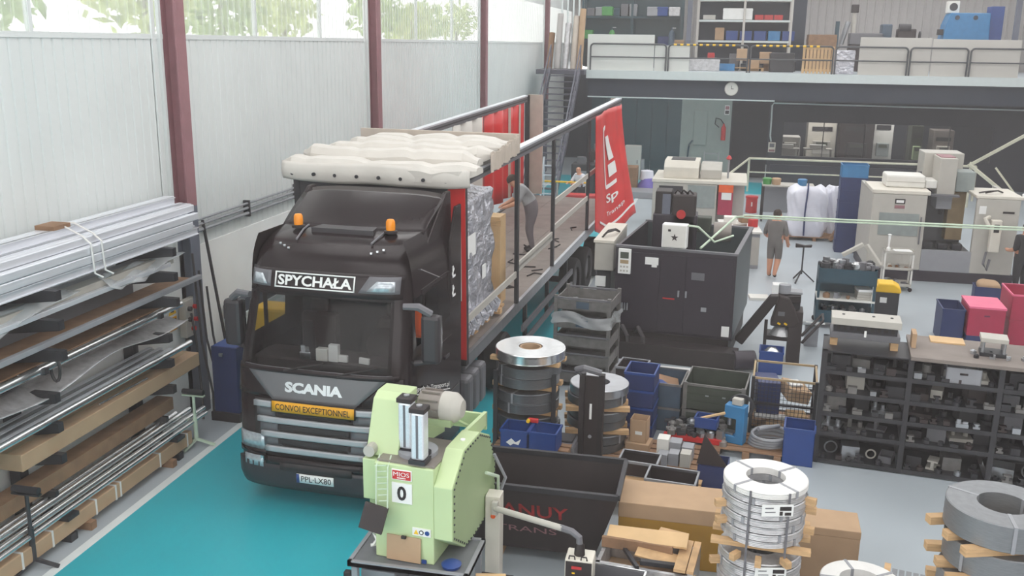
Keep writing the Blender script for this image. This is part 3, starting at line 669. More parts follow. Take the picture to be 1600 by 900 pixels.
tag(film(10.2, 11.9, -7.2, 2.88, .2), 'crumpled clear plastic film hanging off the second rack level near the farther arm', 'film')
# third level: rust-brown boards with a bright edge profile
bar('steel_plate', 'wide rust-brown steel plate on the third rack arms', 'plate', None, -7.67, -7.28, 4.8, 12.3, 2.365, 2.385, 'wood_dark')
bar('edge_profile', 'grey square tube along the tips of the third rack arms', 'tube', None, -7.27, -7.20, 4.8, 12.35, 2.365, 2.43, 'plastic_grey')
bar('thin_sheet', 'greenish grey sheet leaning behind the third rack arms', 'sheet', None, -7.66, -7.63, 5.0, 11.3, 2.39, 2.62, 'plastic_mid')
# upper middle short arms
bar('steel_plate', 'rust-brown steel plate above the short middle rack arms', 'plate', None, -7.67, -7.36, 4.8, 11.75, 2.135, 2.155, 'wood_dark')
bar('round_tube', 'bright silver round tube at the edge of the short middle arms', 'tube', None, -7.31, 0, 4.8, 11.9, 2.10, .05, 'bright_steel', 'tube')
tag(MB().tube([(-7.31+.06*math.cos(a), 9.2, 2.10+.16*math.sin(a)-.06) for a in [i*PI/8 for i in range(16)]], .018, 6, True).build('lashing_loop', 'hose', smooth=1), 'grey webbing loop hanging round the silver tube', 'strap')
# fourth level: crumpled sheet
def crump(u, v): return (-7.66+.46*v, 5+6.9*u, 1.86+.1*v*0+.05*math.sin(u*19)*v+.05*math.sin(u*7+2)*v+.03*math.sin(v*6))
o = MB().grid(crump, 60, 6).build('foil_sheet', 'wrap_film', smooth=60); o.modifiers.new('t', 'SOLIDIFY').thickness = .01
tag(o, 'creased silver sheet lying across the fourth rack arms', 'sheet')
# fifth level: a row of thin profiles
for i in range(6):
    bar('thin_profile', 'slim bright profile in the row on the fifth rack arms', 'profile', 'slim profiles on the fifth rack level', -7.66+i*.075, -7.60+i*.075, 4.8, 11.9-rn.random()*.6, 1.485, 1.53, ('alu', 'steel')[i % 2])
bar('round_tube', 'thick silver round tube at the tips of the fifth rack arms', 'tube', None, -7.2, 0, 4.8, 11.9, 1.53, .045, 'bright_steel', 'tube')
# sixth level: long carton
c = thing('long_carton', 'long brown cardboard carton on the lowest rack arms', 'carton', (-7.42, 8.4, 1.105))
MB().box(-.2, 0, 0, .2, 3.75, .2).build('carton_body', 'cardboard', c, bevel=.01); MB().box(-.02, 0, .2, .02, 3.75, .203).build('tape', 'beige_tan', c)
tag(MB().cyl((-7.3, 9.9, 1.325), (-7.27, 10.9, 1.325), .016).build('metal_rod', 'bright_steel', smooth=1), 'thin bright rod lying on the long brown carton', 'rod')
bar('dark_beam', 'dark brown beam under the long carton at the rack foot', 'beam', None, -7.6, -7.35, 5.5, 11.6, .62, .8, 'wood_dark')
for y in (6.3, 8.95, 11.3): MB().prism([(-7.7, .5), (-7.7, .62), (-7.27, .62), (-7.27, .55)], y-.03, y+.03, 'y').build('arm', 'dark_steel', rack)
# floor: tubes in front of a long strapped carton on bearers
for i, (x, z, r_) in enumerate(((-7.30, .50, .05), (-7.21, .44, .04), (-7.40, .50, .045), (-7.14, .39, .03))):
    bar('round_tube', ('thick bright tube resting on the strapped floor carton', 'medium bright tube beside the thick one above the floor carton', 'bright tube nearest the wall above the floor carton', 'thinnest bright tube at the aisle side above the floor carton')[i], 'tube', None, x, 0, 5.5, (11.9, 12.15, 11.7, 12.1)[i], z, r_, 'bright_steel', 'tube')
MB().box(-7.45, 6.2, .29, -7.08, 6.4, .34).build('bearer', 'dark_steel', rack); MB().box(-7.45, 8.85, .29, -7.08, 9.05, .34).build('bearer', 'dark_steel', rack); MB().box(-7.45, 11.2, .29, -7.08, 11.4, .34).build('bearer', 'dark_steel', rack)
c = thing('floor_carton', 'long strapped cardboard carton lying at the floor edge below the bright tubes', 'carton', (-7.22, 5.5, .1))
MB().box(-.1, 0, 0, .1, 6.15, .19).build('carton_body', 'cardboard', c, bevel=.012)
for y in (2.6, 3.1, 3.9, 4.3, 4.4, 5.3, 6.0): MB().box(-.104, y, -.004, .104, y+.03, .196).build('strap', 'wrap_white', c)
for i, y in enumerate((6.6, 9.2, 11.0)): tag(MB().box(-7.6, y, 0, -7.05, y+.1, .1).build('floor_bearer', 'wood_dark'), 'timber bearer under the floor carton', 'bearer', 'bearers under the floor carton')
# roller stands
def stand(x, y, h, mt, label):
    t = thing('roller_stand', label, 'stand', (x, y, 0))
    MB().cyl((0, 0, .1), (0, 0, h), .022).build('post', mt, t, 1); MB().cyl((0, 0, .1), (0, 0, h*.55), .032).build('sleeve', mt, t, 1)
    MB().cyl((-.16, 0, h+.04), (.16, 0, h+.04), .04).build('roller', 'dark_steel', t, 1); MB().box(-.17, -.03, h-.02, .17, .03, h).build('cradle', mt, t)
    for k in range(3):
        a = 2*PI*k/3+.3; MB().bar((0, 0, .12), (.26*math.cos(a), .26*math.sin(a), .02), .035, .035).build('leg', mt, t)
stand(-7.12, 11.75, .80, 'pale_green', 'pale grey-green roller stand at the far end of the bright tubes')
stand(-7.13, 8.3, .92, 'dark_paint', 'dark roller stand beside the near end of the floor carton')

# ------------------------------------------------------------------ along the wall between rack and truck
t = thing('warning_sign', 'yellow warning sign with a black triangle on the wall past the rack', 'sign', (-7.86, 12.55, 1.7))
MB().box(-.005, -.11, -.25, .005, .11, .25).build('plate', 'white', t)
MB().prism([(-.1, .02), (.1, .02), (0, .23)], .005, .012, 'x').build('triangle', 'yellow', t); MB().prism([(-.05, .06), (.03, .05), (.04, .09), (-.01, .15)], .012, .016, 'x').build('symbol', 'ink_black', t)
MB().box(.005, -.1, -.23, .012, .1, -.02).build('text_panel', 'sign_yellow', t)
for i in range(4): MB().box(.012, -.08, -.2+.045*i, .015, .08, -.185+.045*i).build('text_line', 'ink_black', t)
t = thing('cable_tray', 'grey cable tray with thin pipes running along the left wall', 'tray', (0, 0, 0))
for z, r_ in ((2.86, .03), (2.95, .025), (3.03, .02)): MB().cyl((-7.8, 12.9, z), (-7.8, 33, z+.02), r_, 8).build('pipe', 'plastic_grey', t, 1)
for y in range(13, 33, 2): MB().box(-7.88, y, 2.8, -7.77, y+.05, 3.08).build('bracket', 'dark_steel', t)
t = thing('wall_duct', 'dark blue duct with a white top strip along the wall behind the truck', 'duct', (0, 0, 0))
MB().box(-7.87, 14.1, 1.22, -7.74, 30, 1.45).build('duct_body', 'blue_grey', t); MB().box(-7.87, 14.1, 1.15, -7.7, 30, 1.22).build('strip', 'fascia_white', t)
t = thing('compressor_cabinet', 'dark blue steel cabinet on a black base beside the truck', 'cabinet', (-7.13, 13.0, 0), R(-3))
MB().box(-.27, -.3, 0, .22, .42, .14).build('plinth', 'ink_black', t); MB().box(-.23, -.26, .14, .2, .4, 1.2).build('body', 'blue_dark', t, bevel=.01)
MB().box(-.21, -.24, 1.2, .18, .38, 1.205).build('lid', 'blue_box', t); MB().bx((-.05, -.28, 1.08), (.06, .03, .05)).build('handle', 'steel', t)
t = thing('yellow_case', 'yellow machine case on dark feet standing behind the blue cabinet', 'case', (-7.0, 14.2, 0))
MB().box(-.3, -.25, .95, .3, .25, 1.5).build('hood', 'yellow', t, bevel=.05)
for x in (-.25, .25):
    for y in (-.2, .2): MB().bx((x, y, .48), (.06, .06, .96)).build('leg', 'dark_paint', t)
MB().box(-.28, -.23, .55, .28, .23, .95).build('engine', 'dark_paint', t)
t = thing('control_panel', 'small grey wall panel with red and black switches by the first column', 'panel', (-7.70, 12.85, 1.62))
MB().box(-.12, -.18, -.3, 0, .16, .28).build('box', 'beige_dark', t, bevel=.01)
for i, (y, z, mt) in enumerate(((-.1, .15, 'ink_black'), (.05, .15, 'red'), (-.1, -.02, 'ink_black'), (.06, -.05, 'red'), (-.02, -.18, 'red'))): MB().cyl((0, y, z), (.05, y, z), .035, 12).build('switch', mt, t)
for i, (y, x2) in enumerate(((12.9, -7.5), (13.05, -7.45), (13.25, -7.5), (12.75, -7.6))):
    tag(MB().tube([(-7.66, y, 2.6-.3*i), (-7.62, y+.03, 1.2), (x2, y+.05, .35), (x2+.08, y-.1, .03)], .018, 6).build('hanging_hose', 'hose', smooth=1), 'dark hose hanging down the first column to the floor', 'hose', 'hoses by the first column')
tag(MB().bar((-7.45, 13.6, 0), (-7.8, 13.5, 3.0), .035, .035).build('leaning_pole', 'dark_paint'), 'thin dark pole leaning on the wall behind the first column', 'pole')
# ------------------------------------------------------------------ green shearing machine on its table
t = thing('machine_table', 'grey steel table with a bright rim under the green machine', 'table', (-3.29, 7.97, 0))
MB().box(0, 0, .74, 1.22, .74, .785).build('top', 'table_grey', t)
for a in ((0, 0, .74, 1.22, .04, .8), (0, .7, .74, 1.22, .74, .8), (0, 0, .74, .04, .74, .8), (1.18, 0, .74, 1.22, .74, .8)): MB().box(*a).build('rim', 'plastic_grey', t)
for x in (.03, 1.13):
    for y in (.03, .65): MB().box(x, y, 0, x+.06, y+.06, .74).build('leg', 'plastic_grey', t)
MB().box(.06, .2, .1, .42, .66, .6).build('cabinet', 'plastic_grey', t, bevel=.01)
MB().bx((-.02, .05, .55), (.07, .07, .22)).build('handle', 'ink_black', t, bevel=.015)
MB().box(.03, .1, .3, 1.15, .66, .33).build('shelf', 'table_grey', t)
g = thing('shearing_machine', 'pale green shearing machine with two silver cylinders and a numbered plate', 'machine', (-2.44, 8.1, .787), R(-5))
z0 = -.787
MB().box(-.62, 0, 0, 0, .7, 1.01).build('body', 'green_paint', g, bevel=.012)
MB().box(-.60, .03, 1.01, .0, .68, 1.03).build('top_plate', 'motor_grey', g)
MB().lathe([(0, 0), (.2, 0), (.2, .04), (0, .04)], (-.28, .3, 1.03), 32).build('turntable', 'plastic_grey', g, 1)
MB().lathe([(0, 0), (.05, 0), (.05, .05), (0, .05)], (-.16, .22, 1.05), 20).build('cap', 'dark_steel', g, 1)
OC = [(0, .29), (0, .84), (.33, 1.11), (.8, 1.11), (1.13, .95), (1.33, .58), (1.33, .22), (1.1, .05), (.6, .02), (.36, .04)]
gd = MB().prism(OC, .0, .19, 'x').build('guard_drum', 'green_paint', g, bevel=.008)
MB().prism([(a+(.62-a)*.03, b+(.58-b)*.03) for a, b in OC], .19, .197, 'x').build('guard_plate', 'green_side', gd)
bt = MB().cyl((.195, 0, 0), (.206, 0, 0), .011, 8).mesh('bolt', 0); bt.materials.append(MATS['dark_paint'])
for i in range(len(OC)):
    a, b = Vector(OC[i]), Vector(OC[(i+1) % len(OC)]); n = max(1, round((b-a).length/.075))
    for k in range(n):
        p = a+(b-a)*k/n; p = p+(Vector((.62, .58))-p)*.055; put('bolt', bt, gd, (0, p.x, p.y))
MB().lathe([(0, 0), (.025, 0), (.025, .012), (0, .012)], (.1, .55, 1.11), 16).build('filler_cap', 'white', gd, 1)
MB().prism([(.25, 1.0), (.16, 1.0), (.36, 1.52), (.46, 1.57), (.68, 1.57), (.68, 1.0)], -.78, -.44, 'x').build('rear_housing', 'green_paint', g, bevel=.01)
MB().prism([(.62, .9), (.62, 1.5), (1.5, 1.0), (1.5, .75)], -.50, -.46, 'x').build('rear_cheek', 'green_paint', g)
MB().prism([(.62, .9), (.62, 1.1), (1.5, 1.05), (1.5, .9)], .0, .04, 'x').build('rear_cheek', 'green_paint', g)
MB().box(-.5, 1.46, .85, .04, 1.5, 1.03).build('rear_beam', 'green_paint', g)
MB().bar((-.2, .66, 1.35), (.0, 1.1, 1.02), .05, .02).build('strut', 'green_paint', g)
mo = MB().cyl((-.42, .75, 1.36), (-.12, .75, 1.36), .15, 24).build('motor', 'motor_grey', g, 1)
MB().lathe([(.0, .1), (.09, .09), (.145, .03), (.16, 0), (.16, -.12), (0, -.12)], n=24).build('fan_cowl', 'beige_dark', mo, 1).matrix_local = Matrix.Translation((-.06, .75, 1.36)) @ Euler((0, R(90), 0)).to_matrix().to_4x4()
for k in range(10):
    a = 2*PI*k/10; MB().bar((-.40, .75+.16*math.cos(a), 1.36+.16*math.sin(a)), (-.2, .75+.16*math.cos(a), 1.36+.16*math.sin(a)), .012, .02).build('cooling_fin', 'motor_grey', mo)
MB().box(-.5, .6, 1.2, -.05, .95, 1.27).build('motor_bed', 'green_side', g)
for x, y in ((-.39, .29), (-.17, .08)):
    cy = MB().box(x-.068, y-.068, 1.08, x+.068, y+.068, 1.56).build('pneumatic_cylinder', 'alu', g, bevel=.02)
    MB().box(x-.085, y-.085, 1.04, x+.085, y+.085, 1.08).build('end_flange', 'dark_steel', cy); MB().box(x-.08, y-.08, 1.56, x+.08, y+.08, 1.61).build('end_cap', 'ink_black', cy, bevel=.008)
    MB().lathe([(0, 0), (.03, 0), (.03, .015), (0, .015)], (x, y, 1.61), 14).build('port', 'steel', cy); MB().box(x-.012, y-.071, 1.1, x+.012, y-.067, 1.54).build('groove', 'plastic_mid', cy)
MB().box(-.79, .1, .55, -.62, .5, .98).build('side_box', 'green_paint', g, bevel=.008); MB().cyl((-.72, .1, 1.06), (-.72, .22, 1.06), .06, 18).build('side_motor', 'beige_dark', g, 1)
MB().box(-.72, .1, .25, -.66, .3, .55).build('side_leg', 'green_side', g)
pl = MB().box(-.43, -.012, .86, -.22, 0, .97).build('maker_plate', 'white', g, bevel=.004); MB().box(-.42, -.016, .87, -.23, -.012, .96).build('plate_field', 'red', pl)
text('MIOS', 'white', pl, lambda u, v: Vector((-.325+u, -.019, .925+v)), .045, .165, 'plate_lettering', .0); MB().box(-.37, -.019, .882, -.28, -.016, .89).build('plate_rule', 'white', pl)
pl = MB().box(-.43, -.012, .62, -.22, 0, .83).build('number_card', 'label_white', g); text('0', 'ink_black', pl, lambda u, v: Vector((-.325+u, -.016, .725+v)), .15, .095, 'card_number', .03)
pl = MB().box(-.22, -.012, .30, -.03, 0, .38).build('sticker', 'label_white', g)
MB().prism([(-.205, .315), (-.155, .315), (-.18, .365)], -.016, -.012, 'y').build('yellow_triangle', 'yellow', pl)
for x, mt in ((-.125, 'ink_black'), (-.065, 'blue_box')): MB().cyl((x, -.016, .34), (x, -.012, .34), .024, 18).build('round_symbol', mt, pl)
MB().cyl((-.125, -.018, .34), (-.125, -.014, .34), .015, 14).build('round_symbol', 'white', pl)
MB().bx((-.31, -.02, .14), (.36, .01, .26), (R(-4), 0, 0)).build('card_note', 'cardboard', g); MB().bx((-.30, -.04, .275), (.05, .03, .03)).build('clip', 'ink_black', g, bevel=.006)
MB().bx((-.1, -.012, .03), (.05, .008, .04)).build('blue_sticker', 'blue_box', g)
tr = MB().bx((-.56, -.16, .50), (.24, .03, .26), (R(-18), R(10), 0)).build('chip_flap', 'crate_black', g)
for i in range(7): MB().tube([(-.60+.012*i, -.02-.012*i, .98-.055*i), (-.48+.008*i, -.02-.012*i, 1.0-.055*i)], .006, 6).build('guide_wire', 'pale_green', g)
for x in (-.60, -.48): MB().tube([(x, .1, 1.05), (x+.02, -.03, .98), (x+.05, -.12, .6)], .007, 6).build('guide_wire', 'pale_green', g)
for i, (pts, mt) in enumerate(((((.23, .9, .62), (.3, 1.1, .5), (.27, 1.2, .3), (.22, 1.0, .1)), 'pale_green'), (((.22, 1.2, .7), (.32, 1.3, .4), (.2, 1.3, .05)), 'plastic_grey'))): MB().tube(pts, .018, 8).build('conduit', mt, g, 1)
# odds and ends on the table
tag(MB().tube([(-3.12, 8.25, .84), (-3.08, 8.3, .9), (-3.14, 8.33, .93), (-3.07, 8.28, .84), (-3.15, 8.26, .83)], .018, 6).build('cable_tangle', 'white', smooth=1), 'white cable tangle beside the green machine foot', 'cable')
tag(MB().lathe([(0, 0), (.09, .0), (.10, .03), (.05, .06), (0, .06)], (-2.27, 8.12, .79), 20).build('blue_tool', 'blue_box', smooth=1), 'blue hand tool lying on the table right of the green machine', 'tool')
tag(MB().bx((-1.9, 8.22, .621), (.3, .25, .02), (0, 0, .2)).build('clipboard', 'plywood'), 'pale wooden board lying by the white post', 'board')
tag(MB().box(-2.03, 8.1, 0, -1.7, 8.4, .61).build('side_cabinet', 'crate_black', bevel=.01), 'dark low cabinet under the pale wooden board', 'cabinet')
t = thing('white_post', 'off-white square steel post behind the green machine', 'post', (-2.06, 9.1, 0))
MB().box(-.09, -.08, 0, .07, .1, 1.12).build('column', 'beige_paint', t, bevel=.008); MB().box(-.11, -.1, 0, .09, .12, .02).build('base_plate', 'beige_dark', t)
MB().cyl((0, -.085, .9), (0, -.1, .9), .025, 12).build('orange_button', 'orange', t)
t = thing('boom_arm', 'grey tubular boom reaching from the white post to a hanging control box', 'boom', (-2.05, 9.0, 0))
MB().cyl((.02, -.04, 1.02), (.78, -.3, 1.02), .033).build('tube', 'beige_dark', t, 1); MB().tube([(.76, -.29, 1.02), (.88, -.34, 1.02), (.96, -.37, .98), (.97, -.38, .88)], .035, 10).build('elbow', 'plastic_mid', t, 1)
MB().lathe([(.035, 0), (.055, .0), (.05, .1), (.035, .12)], (.97, -.38, .80), 16).build('swivel', 'ink_black', t, 1)
MB().box(-.01, -.06, .95, .05, .0, 1.09).build('bracket', 'beige_dark', t)
pb = MB().box(.84, -.5, .52, 1.12, -.26, .80).build('control_box', 'beige_paint', t, bevel=.012); MB().box(.85, -.508, .54, 1.11, -.5, .78).build('panel', 'ink_black', pb)
MB().bx((.96, -.512, .72), (.1, .006, .03)).build('red_label', 'red', pb); MB().bx((.93, -.512, .66), (.03, .006, .015)).build('label', 'yellow', pb)
for x in (.91, 1.03): MB().tube([(x-.03, -.49, .80), (x-.025, -.50, .84), (x+.025, -.50, .84), (x+.03, -.49, .80)], .008, 6).build('carry_handle', 'ink_black', pb)

# ------------------------------------------------------------------ scrap skip, cartons, crate
t = thing('scrap_skip', 'black open scrap skip with faded red lettering behind the green machine', 'skip', (-1.68, 10.0, 0))
A = [(-.9, -.47), (.88, -.47), (.88, .5), (-.9, .5)]; B = [(-.75, -.24), (.62, -.24), (.62, .36), (-.75, .36)]
def wallp(a0, a1, b0, b1): 
    m = MB(); m._a([(a0[0], a0[1], 1.0), (a1[0], a1[1], 1.0), (b1[0], b1[1], .16), (b0[0], b0[1], .16)], [(0, 1, 2, 3)]); o = m.build('side_plate', 'crate_black', t); o.modifiers.new('t', 'SOLIDIFY').thickness = .012
for i in range(4): wallp(A[i], A[(i+1) % 4], B[i], B[(i+1) % 4])
MB().box(-.75, -.24, .14, .62, .36, .17).build('floor_plate', 'crate_black', t)
for a, b in zip(A, A[1:]+A[:1]): MB().bar((a[0], a[1], 1.0), (b[0], b[1], 1.0), .05, .06).build('rim', 'dark_steel', t)
for x in (-.5, .45):
    MB().box(x-.06, -.2, .0, x+.06, .3, .15).build('wooden_foot', 'wood', t)
MB().bar((.70, -.3, .75), (.8, -.36, .86), .05, .05).build('hinge_lug', 'steel', t)
fn = lambda u, v: Vector((-.25+u, -.47+.23*(1-(.70+v))/.84-.012, .70+v))
text('RANUY', 'faded_red', t, lambda u, v: fn(u+.135, v), .17, .9, 'red_lettering', .015)
text('TRANS', 'column_red', t, lambda u, v: fn(u+.1, v-.27), .08, .7, 'red_lettering')
t = thing('long_box', 'long closed cardboard box with a yellowed side behind the wrapped coils', 'box', (-.2, 10.27, 0))
m = MB(); m.box(-.62, -.3, 0, .66, .3, .74); m.build('carton_body', 'cardboard_yellow', t, bevel=.008)
MB().box(-.625, -.305, .56, .665, .305, .745).build('lid', 'cardboard', t, bevel=.008)
t = thing('plain_box', 'plain brown cardboard box right of the wrapped coil stack', 'box', (1.2, 10.1, 0), R(-2))
MB().box(-.6, -.23, 0, .58, .23, .66).build('carton_body', 'cardboard', t, bevel=.008); MB().box(-.603, -.233, .66, .583, .233, .75).build('lid', 'cardboard', t, bevel=.008)
t = thing('scrap_crate', 'wooden crate with white lined edges holding board and sheet offcuts', 'crate', (-.42, 9.18, 0), R(-6))
for a in ((-.5, -.3, 0, .5, -.26, .56), (-.5, .3, 0, .5, .34, .56), (.44, -.3, 0, .5, .34, .6), (-.5, -.3, 0, -.46, .34, .56)): MB().box(*a).build('side', 'wrap_film', t)
MB().box(-.46, -.26, 0, .44, .3, .3).build('packing', 'cardboard', t)
for a in ((.30, -.3, .6, .42, .34, .63), (.43, -.3, .6, .5, .34, .63)): MB().box(*a).build('edge_plank', 'wood', t)
for i, (x, y, z, d, rr, mt, lb) in enumerate(((-.45, 9.32, .70, (.85, .22, .03), (R(14), R(-2), R(-4)), 'plywood', 'broad plywood offcut lying across the scrap crate'), (-.55, 9.22, .63, (.75, .04, .12), (0, 0, R(-5)), 'wood_dark', 'reddish board set on edge in the scrap crate'),
        (-.30, 9.12, .60, (.5, .2, .02), (R(8), R(6), R(-9)), 'wood', 'narrow pale offcut in the scrap crate'), (-.25, 9.0, .58, (.5, .06, .05), (0, R(5), R(8)), 'dark_steel', 'dark angle bar lying in the scrap crate'), (-.62, 9.1, .58, (.04, .5, .04), (0, 0, R(25)), 'dark_steel', 'dark square bar lying slantwise in the scrap crate'), (-.2, 9.45, .68, (.3, .16, .05), (0, 0, R(-15)), 'wood', 'short thick plank on the scrap crate'))):
    tag(MB().bx((x, y, z), d, rr).build('offcut', mt, bevel=.004), lb, 'offcut', 'offcuts in the scrap crate')
t = thing('steel_box', 'grey sheet steel box with a bright rim in front of the scrap crate', 'box', (-.72, 8.6, 0), R(-6))
MB().tray(-.3, -.2, .05, .28, .2, .6, .012).build('body', 'plastic_mid', t); 
for a in ((-.3, -.21, .59, .28, -.19, .615), (-.3, .19, .59, .28, .21, .615), (-.31, -.2, .59, -.29, .2, .615), (.27, -.2, .59, .29, .2, .615)): MB().box(*a).build('rim', 'bright_steel', t)
for x in (-.25, .22): MB().box(x, -.18, 0, x+.04, .18, .05).build('foot', 'dark_steel', t)
tag(MB().bx((-.2, 8.78, .50), (.6, .02, .03), (0, R(-22), 0)).build('thin_batten', 'wood'), 'thin wooden batten leaning between steel box and scrap crate', 'batten')
tag(MB().lathe([(0, 0), (.09, 0), (.11, .25), (.07, .5), (0, .52)], (-1.02, 9.1, 0), 14).build('film_bundle', 'wrap_film', smooth=60), 'crumpled clear film bundle between the skip and the scrap crate', 'film')

# ------------------------------------------------------------------ coils
def block(name, parent, c, d, rot=0, mat='wood'): return MB().bx(c, d, (0, 0, rot)).build(name, mat, parent, bevel=.004)
def coil(name, label, cat, group, c, ro, ri, h, mat, bands=3, wind=True):
    t = thing(name, label, cat, c, rn.uniform(0, 6), group)
    n = 48
    prof = [(ri, 0), (ro-.01, 0), (ro, .008)]+[(ro-(.004 if i % 2 else 0), .008+(h-.016)*i/7) for i in range(1, 7)]+[(ro, h-.008), (ro-.01, h)]
    if wind: prof += [(ro-(ro-ri)*k/7, h-(.003 if k % 2 else 0)) for k in range(1, 7)]
    prof += [(ri, h)]
    MB().lathe(prof, n=n, closed=True).build('strip_winding', mat, t, 30)
    for k in range(bands):
        a = 2*PI*k/bands; s = MB().tf(rot=(0, 0, a)); s.box(ro+.001, -.015, 0, ro+.004, .015, h); s.box(ri-.004, -.015, h-.002, ro+.004, .015, h+.002); s.box(ri-.004, -.015, 0, ri-.001, .015, h); s.build('steel_band', 'plastic_grey', t)
    return t
def spacer(label, cx, cy, z, L, h, n, rot, group):
    for k in range(n):
        off = (k-(n-1)/2)*.28
        tag(block('spacer_batten', None, (cx-math.sin(rot)*off, cy+math.cos(rot)*off, z+h/2), (L, .09, h), rot), label, 'batten', group)
# wrapped stack
CX_, CY_ = .68, 9.0
tp = thing('coil_pallet', 'wooden pallet under the film-wrapped coil stack', 'pallet', (CX_, CY_, 0))
for k in range(5): block('deck_plank', tp, (0, -.36+.18*k, .13), (.9, .12, .025))
for k in (-.38, 0, .38): block('runner', tp, (k, 0, .058), (.1, .84, .115))
Z = .145
for grp, (zb, nn) in enumerate(((.145, 10), (1.10, 8))):
    for k in range(nn):
        hh = (.88/10 if grp == 0 else .585/8)
        if grp == 0 and k == 9: continue
        coil('wrapped_coil', 'thin film-wrapped coil in the wrapped stack ' + ('under its spacer planks', 'above its spacer planks')[grp] if not (grp == 1 and k == nn-1) else 'white-topped film-wrapped coil crowning the wrapped stack', 'coil', 'coils of the wrapped stack', (CX_, CY_, zb+k*hh), .40+(.006 if k % 2 else 0), .19, hh-.006, 'wrap_white' if (grp == 1 and k == nn-1) else 'wrap_film', 4)
spacer('pale spacer plank between the two halves of the wrapped stack', CX_, CY_, 1.045, .94, .05, 3, R(-4), 'planks in the wrapped stack')
for i, (a, z) in enumerate(((200, 1.42), (205, 1.26), (195, .78), (190, .5), (-18, 1.52), (-10, 1.40), (-14, 1.2), (-20, .4), (265, .98), (300, .97), (235, .98))):
    d = Vector((math.cos(R(a)), math.sin(R(a)), 0)); p = Vector((CX_, CY_, z))+d*.44
    tag(block('wedge_block', None, p, (.12, .06, .07), R(a)), 'small wooden wedge block sticking out of the wrapped stack', 'block', 'wedge blocks of the wrapped stack')
for z, a in ((1.52, -76), (.86, -78)):
    t = thing('coil_label', 'printed white label on the ' + ('upper' if z > 1 else 'lower') + ' half of the wrapped stack', 'label', (CX_+.418*math.cos(R(a)), CY_+.418*math.sin(R(a)), z), R(a+90))
    MB().box(-.15, -.006, -.06, .15, 0, .06).build('paper', 'label_white', t)
    for k, (x0_, z0_, x1_, z1_) in enumerate(((-.12, .02, -.04, .03), (-.12, -.02, -.02, -.012), (.02, .0, .13, .04), (.02, -.05, .05, -.01), (.07, -.05, .13, -.02))): MB().box(x0_, -.009, z0_, x1_, -.006, z1_).build('print', 'ink_black' if k > 1 else 'plastic_mid', t)
for a in (-112, -60): tag(MB().bar((CX_+.415*math.cos(R(a)), CY_+.415*math.sin(R(a)), .15), (CX_+.415*math.cos(R(a)), CY_+.415*math.sin(R(a)), 1.68), .02, .01).build('strapping', 'plastic_mid'), 'dark vertical strap down the film-wrapped coil stack', 'strap', 'straps of the wrapped stack')
# grey stack at the right
GX, GY, GR = 2.62, 8.3, .46
tp = thing('coil_pallet', 'wooden pallet under the bare grey coil stack', 'pallet', (GX, GY, 0))
for k in range(5): block('deck_plank', tp, (0, -.4+.2*k, .13), (1.0, .13, .025))
for k in (-.42, 0, .42): block('runner', tp, (k, 0, .058), (.1, .94, .115))
zz = .145
for k in range(6):
    coil('grey_coil', ('bare grey strip coil at the foot of the grey stack', 'bare grey strip coil second from the pallet of the grey stack', 'bare grey strip coil third from the pallet of the grey stack', 'bare grey strip coil fourth from the pallet of the grey stack', 'bare grey strip coil just below the top coil of the grey stack', 'wide grey strip coil with an open bore on top of the grey stack')[k], 'coil', 'coils of the grey stack', (GX+(.0, .02, -.03, .0, .03, .0)[k], GY+(.0, -.02, .02, -.03, .02, 0)[k], zz), GR, .21, .24, 'coil_grey', 3)
    zz += .24
    if k < 5: spacer('pale spacer batten between the grey coils', GX, GY, zz, 1.0, .075, 3, R(-30+12*k), 'battens in the grey stack'); zz += .075
# coil low in front
tp = thing('coil_pallet', 'wooden pallet under the low film-wrapped coils', 'pallet', (1.6, 8.62, 0))
for k in range(4): block('deck_plank', tp, (0, -.3+.2*k, .13), (.8, .12, .025))
for k in (-.3, .3): block('runner', tp, (k, 0, .058), (.1, .74, .115))
for k in range(8):
    coil('low_wrapped_coil', 'film-wrapped thin coil in the low stack beside the grey stack' if k < 7 else 'white-topped coil on the low stack beside the grey stack', 'coil', 'coils of the low stack', (1.6, 8.62, .145+k*.093), .375, .2, .088, 'wrap_white' if k == 7 else 'wrap_film', 5)
tp = thing('strip_pallet', 'small wooden pallet of cut grey strips beside the grey stack', 'pallet', (2.12, 8.95, 0), R(-12))
for k in range(4): block('deck_plank', tp, (0, -.24+.16*k, .1), (.5, .1, .02))
for k in (-.2, .2): block('runner', tp, (k, 0, .045), (.08, .6, .09))
for k in range(6):
    tag(MB().tf((2.12, 8.95, .112), (0, 0, R(-12))).bx((-.16+.065*k, 0, .3), (.05, .5, .6)).build('strip_bundle', 'coil_grey'), 'upright bundle of cut grey steel strip on the small pallet', 'strips', 'strip bundles on the small pallet')
tag(MB().tf((2.12, 8.95, .112), (0, 0, R(-12))).bx((-.23, 0, .33), (.06, .45, .66)).build('strip_batten', 'wood'), 'pale batten standing beside the strip bundles', 'batten')
# ------------------------------------------------------------------ stacks and pallets between truck and tank machine
def pallet(name, label, loc, w, d, rot=0, mat='wood', planks=5, h=.13):
    t = thing(name, label, 'pallet', loc, rot)
    for k in range(planks): block('deck_plank', t, (0, -d/2+d/planks*(k+.5), h-.012), (w, d/planks*.72, .024), 0, mat)
    for k in (-1, 0, 1): block('runner', t, (k*(w/2-.06), 0, (h-.024)/2), (.1, d, h-.024), 0, mat)
    return t
pallet('long_pallet', 'worn wooden pallet under the tall coil stack by the truck', (-2.36, 12.48, 0), 1.1, 1.05, 0, 'wood_dark', 6)
